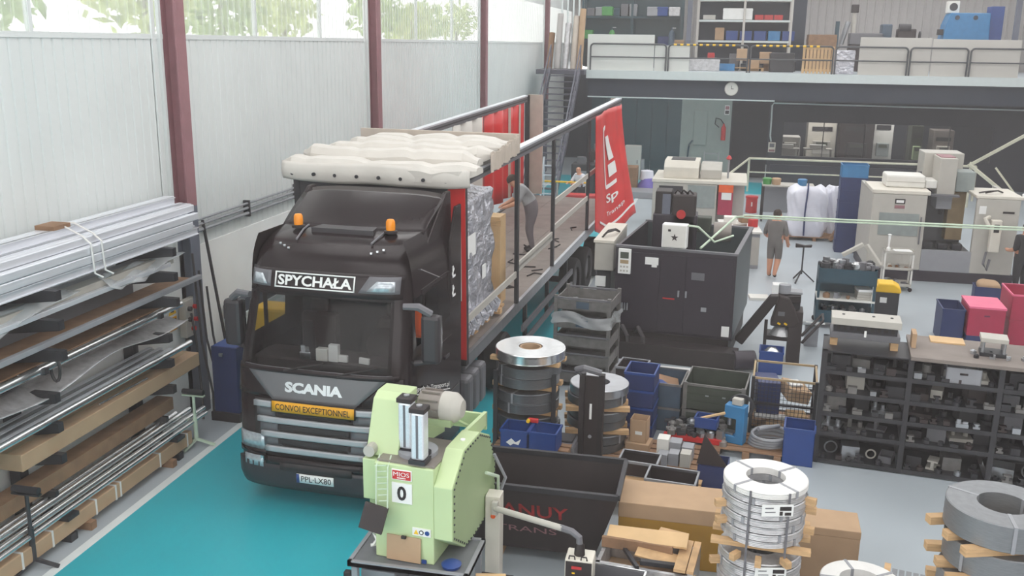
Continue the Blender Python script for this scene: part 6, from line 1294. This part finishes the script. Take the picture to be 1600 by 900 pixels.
for i, (x, mt, h_) in enumerate(((-6.95, 'sheet_grey', 2.3), (-6.6, 'wrap_film', 1.9), (-6.25, 'tarp_beige', 2.2), (-5.98, 'cardboard', 2.5), (-7.3, 'wood_dark', 1.5))):
    tag(MB().cyl((x, 41.9, MZ), (x+.05, 42.3, MZ+h_), .13, 12).build('leaning_roll', mt, smooth=1), ('grey sheet roll leaning on the stair landing', 'film roll leaning on the stair landing', 'beige roll leaning on the stair landing', 'tall cardboard tube leaning on the stair landing', 'short brown roll leaning on the stair landing')[i], 'roll')
for k in range(4): tag(MB().cyl((-6.9+.25*k, 42.6, MZ), (-6.9+.25*k, 42.65, MZ+4.6), .04, 8).build('standing_pipe', 'fascia_white', smooth=1), 'thin pale pipe standing behind the landing rolls', 'pipe', 'pipes standing behind the landing')
for i, (x, y, d, mt, lb) in enumerate(((-5.7, 36.5, (.9, .8, 1.3), 'dark_paint', 'dark machine block beside the stairs'), (-5.2, 37.6, (1.0, .8, 1.7), 'crate_black', 'taller dark machine block right of the stairs'), (-4.4, 38.6, (1.2, .8, 1.0), 'wood_dark', 'brown crate between stairs and red curtain'))):
    t = thing('stair_side_machine', lb, 'machine', (x+.75, y, 0)); MB().box(-d[0]/2, 0, 0, d[0]/2, d[1], d[2]).build('body', mt, t, bevel=.03); MB().cyl((-.1, .3, d[2]), (-.1, .3, d[2]+.25), .18, 14).build('motor', 'plastic_mid', t, 1); MB().box(-.2, -.1, d[2]*.6, .2, 0, d[2]*.8).build('panel', 'plastic_grey', t)
t = thing('yellow_barrier', 'thin yellow hand barrier before the stairs', 'barrier', (-6.4, 33.6, 0)); MB().cyl((0, 0, 1.0), (2.0, 0, 1.0), .035, 8).build('bar', 'yellow', t)
for x in (0, .95, 1.98): MB().cyl((x, 0, 0), (x, 0, 1.0), .03, 8).build('post', 'beige_dark', t)
t = thing('aluminium_steps', 'pale aluminium step ladder standing before the stairs', 'ladder', (-5.75, 33.2, 0))
for x in (-.22, .22): MB().bar((x, -.3, 0), (x*.7, .15, 1.9), .05, .04).build('stile', 'alu', t); MB().bar((x, .6, 0), (x*.7, .15, 1.9), .04, .03).build('stile', 'alu', t)
for k in range(5): MB().box(-.2, -.24+.075*k, .3+.32*k, .2, -.12+.075*k, .33+.32*k).build('tread', 'alu', t)

# ------------------------------------------------------------------ on the mezzanine
def guard(x0, x1, label, stripe):
    t = thing('guard_rail', label, 'railing', (0, MY+.08, MZ), 0, 'mezzanine guard rails'); h = 1.08; r_ = .14
    arc0 = [(x0+r_*(1-math.cos(a)), 0, h-r_*(1-math.sin(a))) for a in [PI/2*k/6 for k in range(7)]]; arc1 = [(x1-r_*(1-math.cos(a)), 0, h-r_*(1-math.sin(a))) for a in [PI/2*k/6 for k in range(7)]][::-1]
    MB().tube([(x0, 0, 0)]+arc0+arc1+[(x1, 0, 0)], .035, 8).build('frame', 'rail_grey', t, 1); MB().cyl((x0, 0, .55), (x1, 0, .55), .028, 8).build('mid_rail', 'rail_grey', t, 1)
    if stripe:
        n = int((x1-x0-.4)/.26)
        for k in range(n): MB().cyl((x0+.2+.26*k, 0, h), (x0+.32+.26*k, 0, h), .04, 8).build('yellow_stripe', 'yellow', t)
gl = [(-5.4, -2.28), (-2.18, 1.0), (1.1, 4.3), (4.4, 7.1), (7.2, 9.3), (9.4, 12.2)]
gt = ('guard rail frame standing before the leftmost white panel by the stairs', 'striped guard rail frame before the half-height white panel', 'striped guard rail frame before the slatted pallet', 'guard rail frame at the film-covered load and long pale panels', 'guard rail frame before the joint of the long pale panels', 'guard rail frame below the blue machine on the mezzanine')
for i, (a, b_) in enumerate(gl): guard(a, b_, gt[i], i in (1, 2))
for i, (x0, x1, h_, mt, lb) in enumerate(((-5.55, -2.78, 1.46, 'panel_white', 'tall white panel leaning behind the guard rail by the stairs'), (-2.75, -1.33, 1.04, 'panel_white', 'half-height white panel beside the tall one'), (5.3, 7.95, 1.46, 'panel_cream', 'long pale panel behind the guard rail beside the film-covered load'), (8.0, 11.2, 1.42, 'panel_cream', 'long pale panel behind the guard rail under the blue machine'))):
    tag(MB().box(x0, MY+.2, MZ+.01, x1, MY+.24, MZ+h_).build('insulated_panel', mt, bevel=.006), lb, 'panel')
t = thing('slatted_pallet', 'new slatted wooden pallet standing on edge behind the guard rail', 'pallet', (3.15, MY+.26, MZ+.01))
for k in range(9): MB().box(.14*k, 0, .02, .14*k+.09, .03, 1.08).build('slat', 'plywood', t)
for z in (.1, .52, .95): MB().box(0, .03, z, 1.22, .12, z+.09).build('bearer', 'wood', t)
def rack_m(x0, x1, y, levels, label, mt):
    t = thing('pallet_rack', label, 'rack', (0, y, MZ))
    n = max(1, round((x1-x0)/2.4))
    for k in range(n+1):
        for dy in (0, .9): MB().box(x0+(x1-x0)*k/n-.05, dy-.04, 0, x0+(x1-x0)*k/n+.05, dy+.04, 4.6).build('upright', mt, t)
    for z in levels:
        MB().box(x0, -.03, z-.09, x1, .03, z).build('beam', 'fascia_white' if mt == 'panel_cream' else mt, t); MB().box(x0, .87, z-.09, x1, .93, z).build('beam', mt, t); MB().box(x0, .03, z-.03, x1, .87, z).build('deck', 'dark_paint', t)
    return t
rack_m(-6.6, -1.95, 47, (2.35, 4.0), 'dark green-grey pallet rack on the mezzanine behind the white panels', 'teal_dark')
MB().box(-6.6, 1.0, 0, -1.9, 1.1, 4.7).build('rack_backing', 'teal_dark', bpy.data.objects['pallet_rack'])
rack_m(-1.2, 2.9, 46, (1.3, 2.2, 3.1), 'pale-beamed pallet rack on the mezzanine with blue bins', 'panel_cream')
MB().box(-1.2, 1.0, 0, 3.6, 1.1, 4.7).build('rack_backing', 'blue_grey', bpy.data.objects['pallet_rack.001'])
def stuff_box(name, label, cat, x, y, z, w_, d_, h_, mt, grp=None):
    t = thing(name, label, cat, (x, y, z), 0, grp); MB().box(-w_/2, -d_/2, 0, w_/2, d_/2, h_).build('body', mt, t, bevel=.02); MB().box(-w_/2-.01, -d_/2-.01, h_*.8, w_/2+.01, d_/2+.01, h_*.9).build('band', mt, t); return t
for k in range(5): stuff_box('blue_bin', ('mid blue bin on the low beam of the pale-beamed rack beside the tan carton', 'second mid blue bin on the low beam of the pale-beamed rack', 'wide blue bin on the low beam of the pale-beamed rack', 'lighter blue bin on the low beam of the pale-beamed rack', 'blue bag-like bin at the end of the pale-beamed rack')[k], 'bin', .35+.62*k, 46.4, MZ+1.31, .52, .6, .42, ('blue_box', 'blue_box', 'blue_box', 'blue_light', 'blue_box')[k])
stuff_box('tan_carton', 'upright tan carton beside the blue bins on the rack', 'carton', -.2, 46.4, MZ+1.31, .4, .5, .55, 'cardboard')
stuff_box('white_case', 'white oblong case on the middle beam of the pale-beamed rack', 'case', .55, 46.4, MZ+2.21, 1.3, .6, .5, 'white')
stuff_box('small_white_box', 'low white box on the middle beam of the pale-beamed rack', 'box', -.7, 46.4, MZ+2.21, .55, .5, .2, 'panel_cream')
for k in range(3): stuff_box('red_bin', 'low red bin on the middle beam of the pale-beamed rack', 'bin', 1.5+.42*k, 46.4, MZ+2.21, .38, .5, .22, 'red', 'red bins on the mezzanine rack')
for k in range(5): stuff_box('top_carton', 'brown carton on the top beam of the pale-beamed rack', 'carton', -.7+.8*k, 46.4, MZ+3.11, .6, .6, .5, 'cardboard', 'cartons on the top rack beam')
for k in range(3): stuff_box('tan_carton', ('open tan carton low under the pale-beamed rack', 'small tan carton on the floor before the pale-beamed rack', 'tan carton beside the open one under the rack')[k], 'carton', .85+.5*k, 44.6+.2*k, MZ+(.45, .0, .32)[k], .5, .5, .5, 'cardboard')
pallet('mezzanine_pallet', 'pallet with cartons behind the striped guard rail', (1.1, 44.8, MZ), 1.4, 1.0, 0, 'wood', 5, .14)
stuff_box('blue_case', 'flat blue case on the mezzanine floor before the rack', 'case', .2, 44.3, MZ, .7, .6, .3, 'blue_light'); stuff_box('red_box', 'small red box on a stand before the rack', 'box', -.5, 45.0, MZ, .3, .3, .75, 'red'); stuff_box('wrapped_load', 'film-wrapped flat load behind the half-height panel', 'load', -.75, 43.5, MZ, 1.3, .8, .5, 'wrap_film'); stuff_box('dark_cart', 'dark motor cart on the mezzanine floor left of the slatted pallet', 'cart', 2.5, 44.0, MZ, 1.0, .9, .8, 'dark_paint')
stuff_box('foil_load', 'dark film-covered load right of the slatted pallet', 'load', 4.85, 42.4, MZ, .8, .8, .95, 'silver_foil'); stuff_box('brown_load', 'large brown crate with grey film behind the slatted pallet', 'crate', 4.3, 46.5, MZ, 1.2, 1.2, 1.6, 'wood_dark')
# stock in the dark rack
for i, (x, z, mt, lb) in enumerate(((-5.4, 2.36, 'green_bottle', 'green drum on the dark rack beam'), (-3.3, 2.36, 'plastic_grey', 'white-labelled case on the dark rack beam'), (-2.85, 2.36, 'blue_box', 'blue drum crate on the dark rack beam'), (-2.3, 2.36, 'wrap_film', 'film-wrapped pack on the dark rack beam'), (-3.4, .9, 'wood_dark', 'brown carton in the dark rack'), (-2.75, .9, 'blue_dark', 'dark blue bin in the dark rack'), (-2.05, .75, 'cardboard', 'tan cartons at the end of the dark rack'), (-6.3, 1.3, 'green_bottle', 'bright green canister in the dark rack'))): stuff_box('rack_stock', lb, 'box', x, 46.75, MZ+z, .5, .5, .4 if z > 1 else .55, mt)
for i, (x, mt) in enumerate(((-5.1, 'green_bottle'), (-2.35, 'crate_blue'))):
    t = thing('gas_cylinder', ('green-shouldered gas cylinder on the mezzanine', 'grey-blue gas cylinder on the mezzanine')[i], 'cylinder', (x, 46.2, MZ)); MB().lathe([(0, 0), (.14, 0), (.14, 1.5), (.08, 1.68), (.03, 1.72), (.03, 1.85), (0, 1.85)], n=16).build('bottle', mt if i else 'cart_teal', t, 1); MB().lathe([(.145, 1.45), (.145, 1.52), (.08, 1.7)], n=16).build('shoulder', mt, t, 1); MB().bx((.08, 0, 1.82), (.2, .04, .04)).build('valve', 'steel', t)
# machines on the right part of the mezzanine
t = thing('blue_machine', 'big blue cabinet machine with a rounded corner on the mezzanine', 'machine', (10.0, 47.0, MZ)); MB().prism([(-.5, 1.45), (-.42, 2.1), (-.25, 2.6), (1.35, 2.6), (1.4, 1.45)], 0, 1.2, 'y').build('hood', 'blue_light', t, bevel=.03); MB().box(-.5, .1, 0, 1.4, 1.2, 1.45).build('stand', 'blue_grey', t); MB().box(-.52, -.05, 1.36, 1.42, 1.25, 1.45).build('timber_base', 'wood', t); MB().box(1.45, .4, 0, 2.0, 1.2, 2.9).build('tall_cabinet', 'blue_box', t, bevel=.02)
for x in (0, .75): MB().cyl((x, -.02, 2.4), (x, 0, 2.4), .1, 14).build('eye_bolt', 'blue_grey', t)
MB().box(-.7, .1, 1.65, -.5, .4, 1.9).build('switch_box', 'ink_black', t)
t = thing('lathe_machine', 'grey-green lathe with a pale column on the mezzanine', 'machine', (5.6, 47.3, MZ)); MB().box(0, 0, 1.2, 1.5, .7, 1.7).build('bed', 'plastic_mid', t, bevel=.03); MB().box(0, .1, 0, 1.5, .6, 1.2).build('stand', 'crate_black', t); MB().box(1.35, .0, 1.5, 1.8, .7, 2.1).build('headstock', 'crate_blue', t, bevel=.05); MB().cyl((.15, .3, 1.2), (.15, .3, 2.8), .1, 12).build('column', 'beige_dark', t, 1); MB().box(.0, .1, 2.6, .3, .5, 2.95).build('motor', 'ink_black', t, bevel=.02); MB().cyl((-.35, .2, 1.2), (-.1, .2, 2.2), .12, 10).build('spindle_unit', 'steel', t, 1)
for y in (-.2,): MB().cyl((-.6, y, 0), (-.6, y, 2.2), .09, 12).build('green_bottle', 'cart_teal', t, 1)
t = thing('engine_block', 'dark engine-like unit on a black tray on the mezzanine', 'engine', (7.9, 46.8, MZ)); MB().box(-.5, 0, 1.35, .55, .6, 1.42).build('tray', 'ink_black', t); MB().box(-.35, .05, 1.42, .45, .5, 1.9).build('block', 'crate_black', t, bevel=.05); MB().cyl((-.3, .1, 1.95), (.2, .1, 1.95), .16, 14).build('manifold', 'dark_steel', t, 1); MB().cyl((.55, -.05, 1.6), (.6, -.05, 1.6), .2, 16).build('flywheel', 'dark_steel', t); MB().box(-.4, .05, 0, .5, .55, 1.35).build('support', 'panel_cream', t)
t = thing('fan_unit', 'white fan unit on top of the blue machine', 'fan', (9.9, 47.5, MZ+2.61)); MB().box(-.25, 0, 0, .25, .4, .5).build('casing', 'off_white', t, bevel=.02); MB().cyl((0, -.02, .26), (0, 0, .26), .17, 18).build('grille', 'dark_paint', t)

# more stock on the mezzanine
q = random.Random(9)
for i in range(9):
    stuff_box('stored_carton', 'mixed carton stored on the mezzanine floor between guard rail and racks', 'carton', -.9+.48*i+q.uniform(-.05, .05), 45.2, MZ, q.uniform(.3, .42), .4, q.uniform(.25, .75), q.choice(('cardboard', 'wood_dark', 'dark_paint', 'plastic_mid', 'crate_blue')), 'cartons on the mezzanine floor')
for i in range(7):
    stuff_box('stored_case', 'dark stored case low in the green-grey mezzanine rack', 'case', -6.2+.62*i, 47.35, MZ, .5, .5, q.uniform(.5, 1.3), q.choice(('cart_teal', 'dark_paint', 'crate_blue', 'blue_grey', 'wood_dark')), 'cases low in the mezzanine rack')
for i in range(6):
    stuff_box('upper_case', 'stored case on the beam level of the green-grey mezzanine rack', 'case', -6.25+.4*i, 47.35, MZ+2.36, .34, .5, q.uniform(.3, .8), q.choice(('cart_teal', 'plastic_grey', 'crate_blue', 'green_bottle', 'plastic_mid')), 'cases on the mezzanine rack beam')
# ------------------------------------------------------------------ people
def person(label, loc, rotz, J, mats, rad, hair=True, hand=None, glasses=False):
    """J: joints in the person's own frame (z up, facing -y); one skinned body, coloured by the nearest limb"""
    T = thing('person', label, 'person', loc, rotz)
    B = [('pelvis', 'waist', 'legs', .15, .14), ('waist', 'chest', 'top', .14, .165), ('chest', 'neck0', 'top', .165, .08), ('neck0', 'neck', 'skin', .06, .055), ('neck', 'head', 'skin', .045, .075), ('head', 'crown', 'skin', .075, .06)]
    for s in 'lr':
        B += [('chest', 'sho_'+s, 'top', .1, .075), ('sho_'+s, 'elb_'+s, 'top', .07, .048), ('elb_'+s, 'wri_'+s, 'skin', .045, .03), ('wri_'+s, 'pal_'+s, 'skin', .03, .034),
              ('pelvis', 'hip_'+s, 'legs', .14, .105), ('hip_'+s, 'kne_'+s, 'legs', .1, .068), ('kne_'+s, 'ank_'+s, 'shin', .062, .04), ('ank_'+s, 'toe_'+s, 'shoe', .045, .035)]
    idx = {}; vs = []; rs = {}; es = []
    for a, b, mt, ra, rb in B:
        for n, r_ in ((a, ra), (b, rb)):
            if n not in idx: idx[n] = len(vs); vs.append(Vector(J[n])); rs[n] = r_
        es.append((idx[a], idx[b]))
    # five fingers per hand, each its own short bent chain
    for s in 'lr':
        w_, p = Vector(J['wri_'+s]), Vector(J['pal_'+s]); d = (p-w_).normalized(); side = d.cross(Vector((0, 0, 1) if abs(d.z) < .8 else (0, 1, 0))).normalized(); nrm = side.cross(d)
        for k, (o_, L) in enumerate(((-.03, .065), (-.01, .08), (.01, .085), (.03, .075), (-.045, .05))):
            base = p+side*o_*.9+d*.01 if k < 4 else w_.lerp(p, .5)+side*.035
            dd = d if k < 4 else (d+side*.8).normalized()
            q1, q2 = base+dd*L*.55-nrm*.008, base+dd*L-nrm*.03
            for n, pt, r_ in (('f%s%da' % (s, k), q1, .0095), ('f%s%db' % (s, k), q2, .008)): idx[n] = len(vs); vs.append(pt); rs[n] = r_
            es += [(idx['pal_'+s] if k < 4 else idx['wri_'+s], idx['f%s%da' % (s, k)]), (idx['f%s%da' % (s, k)], idx['f%s%db' % (s, k)])]
            B.append(('f%s%da' % (s, k), 'f%s%db' % (s, k), 'skin', 0, 0)); J = dict(J); J['f%s%da' % (s, k)] = q1; J['f%s%db' % (s, k)] = q2
    me = bpy.data.meshes.new('body'); me.from_pydata([tuple(v) for v in vs], es, [])
    o = bpy.data.objects.new('tmp', me); COL.objects.link(o); md = o.modifiers.new('skin', 'SKIN'); md.use_smooth_shade = True
    inv = {v: k for k, v in idx.items()}
    for i, sv in enumerate(me.skin_vertices[0].data):
        r_ = rs[inv[i]]*(rad if inv[i][0] != 'f' or inv[i] == 'face' else 1); sv.radius = (r_, r_); sv.use_root = (inv[i] == 'pelvis')
    sb = o.modifiers.new('sub', 'SUBSURF'); sb.levels = 2; sb.render_levels = 2
    dg = bpy.context.evaluated_depsgraph_get(); m2 = bpy.data.meshes.new_from_object(o.evaluated_get(dg)); bpy.data.objects.remove(o)
    keys = ['skin', 'top', 'legs', 'shin', 'shoe']; m2.materials.clear()
    for k in keys: m2.materials.append(MATS[mats[k]])
    segs = [(Vector(J[a]), Vector(J[b]), keys.index(mt)) for a, b, mt, *_ in B]
    sl = mats.get('sleeve', 1.0)
    for s in 'lr':   # short sleeves: the lower part of the upper arm is bare
        a, b = Vector(J['sho_'+s]), Vector(J['elb_'+s]); segs.append((a.lerp(b, .72), b, keys.index('skin') if mats.get('short', True) else 1))
    for p in m2.polygons:
        c = p.center; best = (9, 0)
        for a, b, k in segs:
            ab = b-a; t_ = max(0, min(1, (c-a).dot(ab)/max(1e-6, ab.length_squared))); dd = (c-a-ab*t_).length
            if dd < best[0]-1e-4: best = (dd, k)
        p.material_index = best[1]; p.use_smooth = True
    m2.name = 'body'; bo = bpy.data.objects.new('body', m2); COL.objects.link(bo); bo.parent = T
    # face and hair ride on the head
    h0, h1 = Vector(J['head']), Vector(J['crown']); up = (h1-h0).normalized(); fw = (Vector(J.get('face', (0, -1, 0)))).normalized(); fw = (fw-up*fw.dot(up)).normalized(); sd = fw.cross(up)
    M = Matrix((sd, -fw, up)).transposed().to_4x4(); M.translation = h0
    f = MB(); f.M = M; f.lathe([(0, -.01), (.012, 0), (.008, .03), (0, .04)], (0, -.1, -.01), 8); f.bx((0, -.088, -.045), (.045, .012, .012))
    for s in (-1, 1): f.bx((s*.095, .0, .0), (.02, .035, .06))
    f.build('facial_features', mats['skin'], bo, 35)
    e = MB(); e.M = M
    for s in (-1, 1): e.bx((s*.034, -.09, .022), (.022, .012, .01))
    e.build('eyes', 'ink_black', bo)
    if hair:
        hm = MB(); hm.M = M
        def hf(u, v): a = u*2*PI; b_ = v*PI*.56; fr = 1+.02*math.sin(9*a); return (.103*math.sin(b_)*math.sin(a)*fr, .02+.115*math.sin(b_)*math.cos(a)*fr, .045+.105*math.cos(b_)-(.05*max(0, math.cos(a)) if v > .6 else 0))
        hm.grid(hf, 24, 10); ho = hm.build('hair', 'hair', T, 60); ho.modifiers.new('t', 'SOLIDIFY').thickness = .012
    return T
def stand_pose(**kw):
    J = dict(pelvis=(0, 0, .95), waist=(0, 0, 1.08), chest=(0, .01, 1.35), neck0=(0, .01, 1.48), neck=(0, 0, 1.54), head=(0, -.01, 1.64), crown=(0, 0, 1.73),
             sho_l=(.19, .01, 1.43), elb_l=(.25, .03, 1.14), wri_l=(.24, -.08, .9), pal_l=(.235, -.11, .82), sho_r=(-.19, .01, 1.43), elb_r=(-.25, .03, 1.14), wri_r=(-.24, -.08, .9), pal_r=(-.235, -.11, .82),
             hip_l=(.095, 0, .9), kne_l=(.1, -.02, .5), ank_l=(.1, .02, .09), toe_l=(.11, -.15, .045), hip_r=(-.095, 0, .9), kne_r=(-.1, -.02, .5), ank_r=(-.1, .02, .09), toe_r=(-.11, -.15, .045))
    J.update(kw); return J
# man bending over the cargo on the deck, seen from behind his right shoulder
p = Matrix.Translation((-3.642, 10, 1.135)) @ Euler((.0325, 0, -.0665)).to_matrix().to_4x4() @ Vector((-.72, 9.65, 0))
person('man in grey T-shirt and trousers bending over beside the cargo on the trailer', p, R(-70),
       stand_pose(waist=(0, -.05, 1.07), chest=(0, -.2, 1.3), neck0=(0, -.3, 1.40), neck=(0, -.35, 1.44), head=(0, -.43, 1.50), crown=(0, -.48, 1.58), face=(0, -1, -.6),
                  sho_l=(.19, -.24, 1.37), elb_l=(.24, -.34, 1.1), wri_l=(.16, -.55, 1.0), pal_l=(.13, -.62, .98), sho_r=(-.19, -.24, 1.37), elb_r=(-.24, -.34, 1.1), wri_r=(-.16, -.55, 1.0), pal_r=(-.13, -.62, .98), kne_l=(.1, -.08, .5), kne_r=(-.1, -.03, .5)),
       dict(skin='skin', top='shirt_grey', legs='trousers_grey', shin='trousers_grey', shoe='ink_black'), 1.3)
# bald man in white sitting working at the foot of the stairs
person('bald man in a white shirt crouching at work beyond the trailer end', (-4.62, 33.9, .3), R(-40),
       stand_pose(pelvis=(0, 0, .42), waist=(0, -.02, .56), chest=(0, -.1, .84), neck0=(0, -.13, .97), neck=(0, -.15, 1.03), head=(0, -.18, 1.13), crown=(0, -.18, 1.23), face=(0, -1, -.25),
                  sho_l=(.2, -.1, .92), elb_l=(.28, -.25, .68), wri_l=(.16, -.5, .68), pal_l=(.12, -.57, .68), sho_r=(-.2, -.1, .92), elb_r=(-.28, -.25, .68), wri_r=(-.16, -.5, .68), pal_r=(-.12, -.57, .68),
                  hip_l=(.1, -.03, .40), kne_l=(.16, -.42, .45), ank_l=(.15, -.35, .07), toe_l=(.16, -.52, .04), hip_r=(-.1, -.03, .40), kne_r=(-.16, -.42, .45), ank_r=(-.15, -.35, .07), toe_r=(-.16, -.52, .04)),
       dict(skin='skin', top='shirt_white', legs='trousers_black', shin='trousers_black', shoe='ink_black', short=False), 1.3, hair=False)
t = thing('work_stool', 'low dark stool under the bald man', 'stool', (-4.62, 33.9, 0), R(-40)); MB().cyl((0, .02, .5), (0, .02, .58), .18, 16).build('seat', 'dark_paint', t, 1)
for k in range(3): MB().bar((.05*math.cos(2.1*k), .02+.05*math.sin(2.1*k), .5), (.2*math.cos(2.1*k), .02+.2*math.sin(2.1*k), .0), .03, .03).build('leg', 'dark_paint', t)
tag(MB().box(-5.0, 32.5, 0, -3.9, 33.05, .72).build('red_chest', 'red', bevel=.02), 'dark red chest before the crouching bald man', 'chest')
# man in shorts at the bench, seen from behind
person('man in a dark grey T-shirt and shorts standing by the white-topped bench', (1.62, 24.85, 0), R(165),
       stand_pose(elb_l=(.27, .02, 1.16), wri_l=(.26, -.2, 1.02), pal_l=(.25, -.28, 1.02), elb_r=(-.27, .03, 1.15), wri_r=(-.28, -.12, .93), pal_r=(-.28, -.18, .87), kne_r=(-.09, -.05, .5), ank_r=(-.06, .12, .12), toe_r=(-.05, -.03, .045)),
       dict(skin='skin', top='shirt_dark', legs='shirt_dark', shin='skin', shoe='ink_black'), 1.32)
# worker half hidden at the right edge of the machining centre
person('worker in dark clothes standing at the right end of the cream machining centre', (7.35, 24.55, 0), R(200),
       stand_pose(wri_l=(.2, -.3, 1.05), pal_l=(.18, -.37, 1.07)), dict(skin='skin', top='trousers_black', legs='trousers_black', shin='trousers_black', shoe='ink_black'), 1.3)
# ------------------------------------------------------------------ added scatter volume standing in for the veiling glare of the glass
hz = bpy.data.materials.new('glare_veil'); hz.use_nodes = True; nt = hz.node_tree; nt.nodes.clear()
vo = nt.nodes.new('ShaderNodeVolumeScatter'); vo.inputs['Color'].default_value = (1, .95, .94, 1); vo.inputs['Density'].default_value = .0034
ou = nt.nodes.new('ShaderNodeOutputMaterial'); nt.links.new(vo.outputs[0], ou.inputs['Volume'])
ha = MB().box(-8.6, -3.4, -.4, 15.2, 54.4, 9.65).build('glare_veil', hz)
tag(ha, 'faint scatter volume filling the hall, standing in for veiling glare of the glass', 'haze', None, 'stuff')
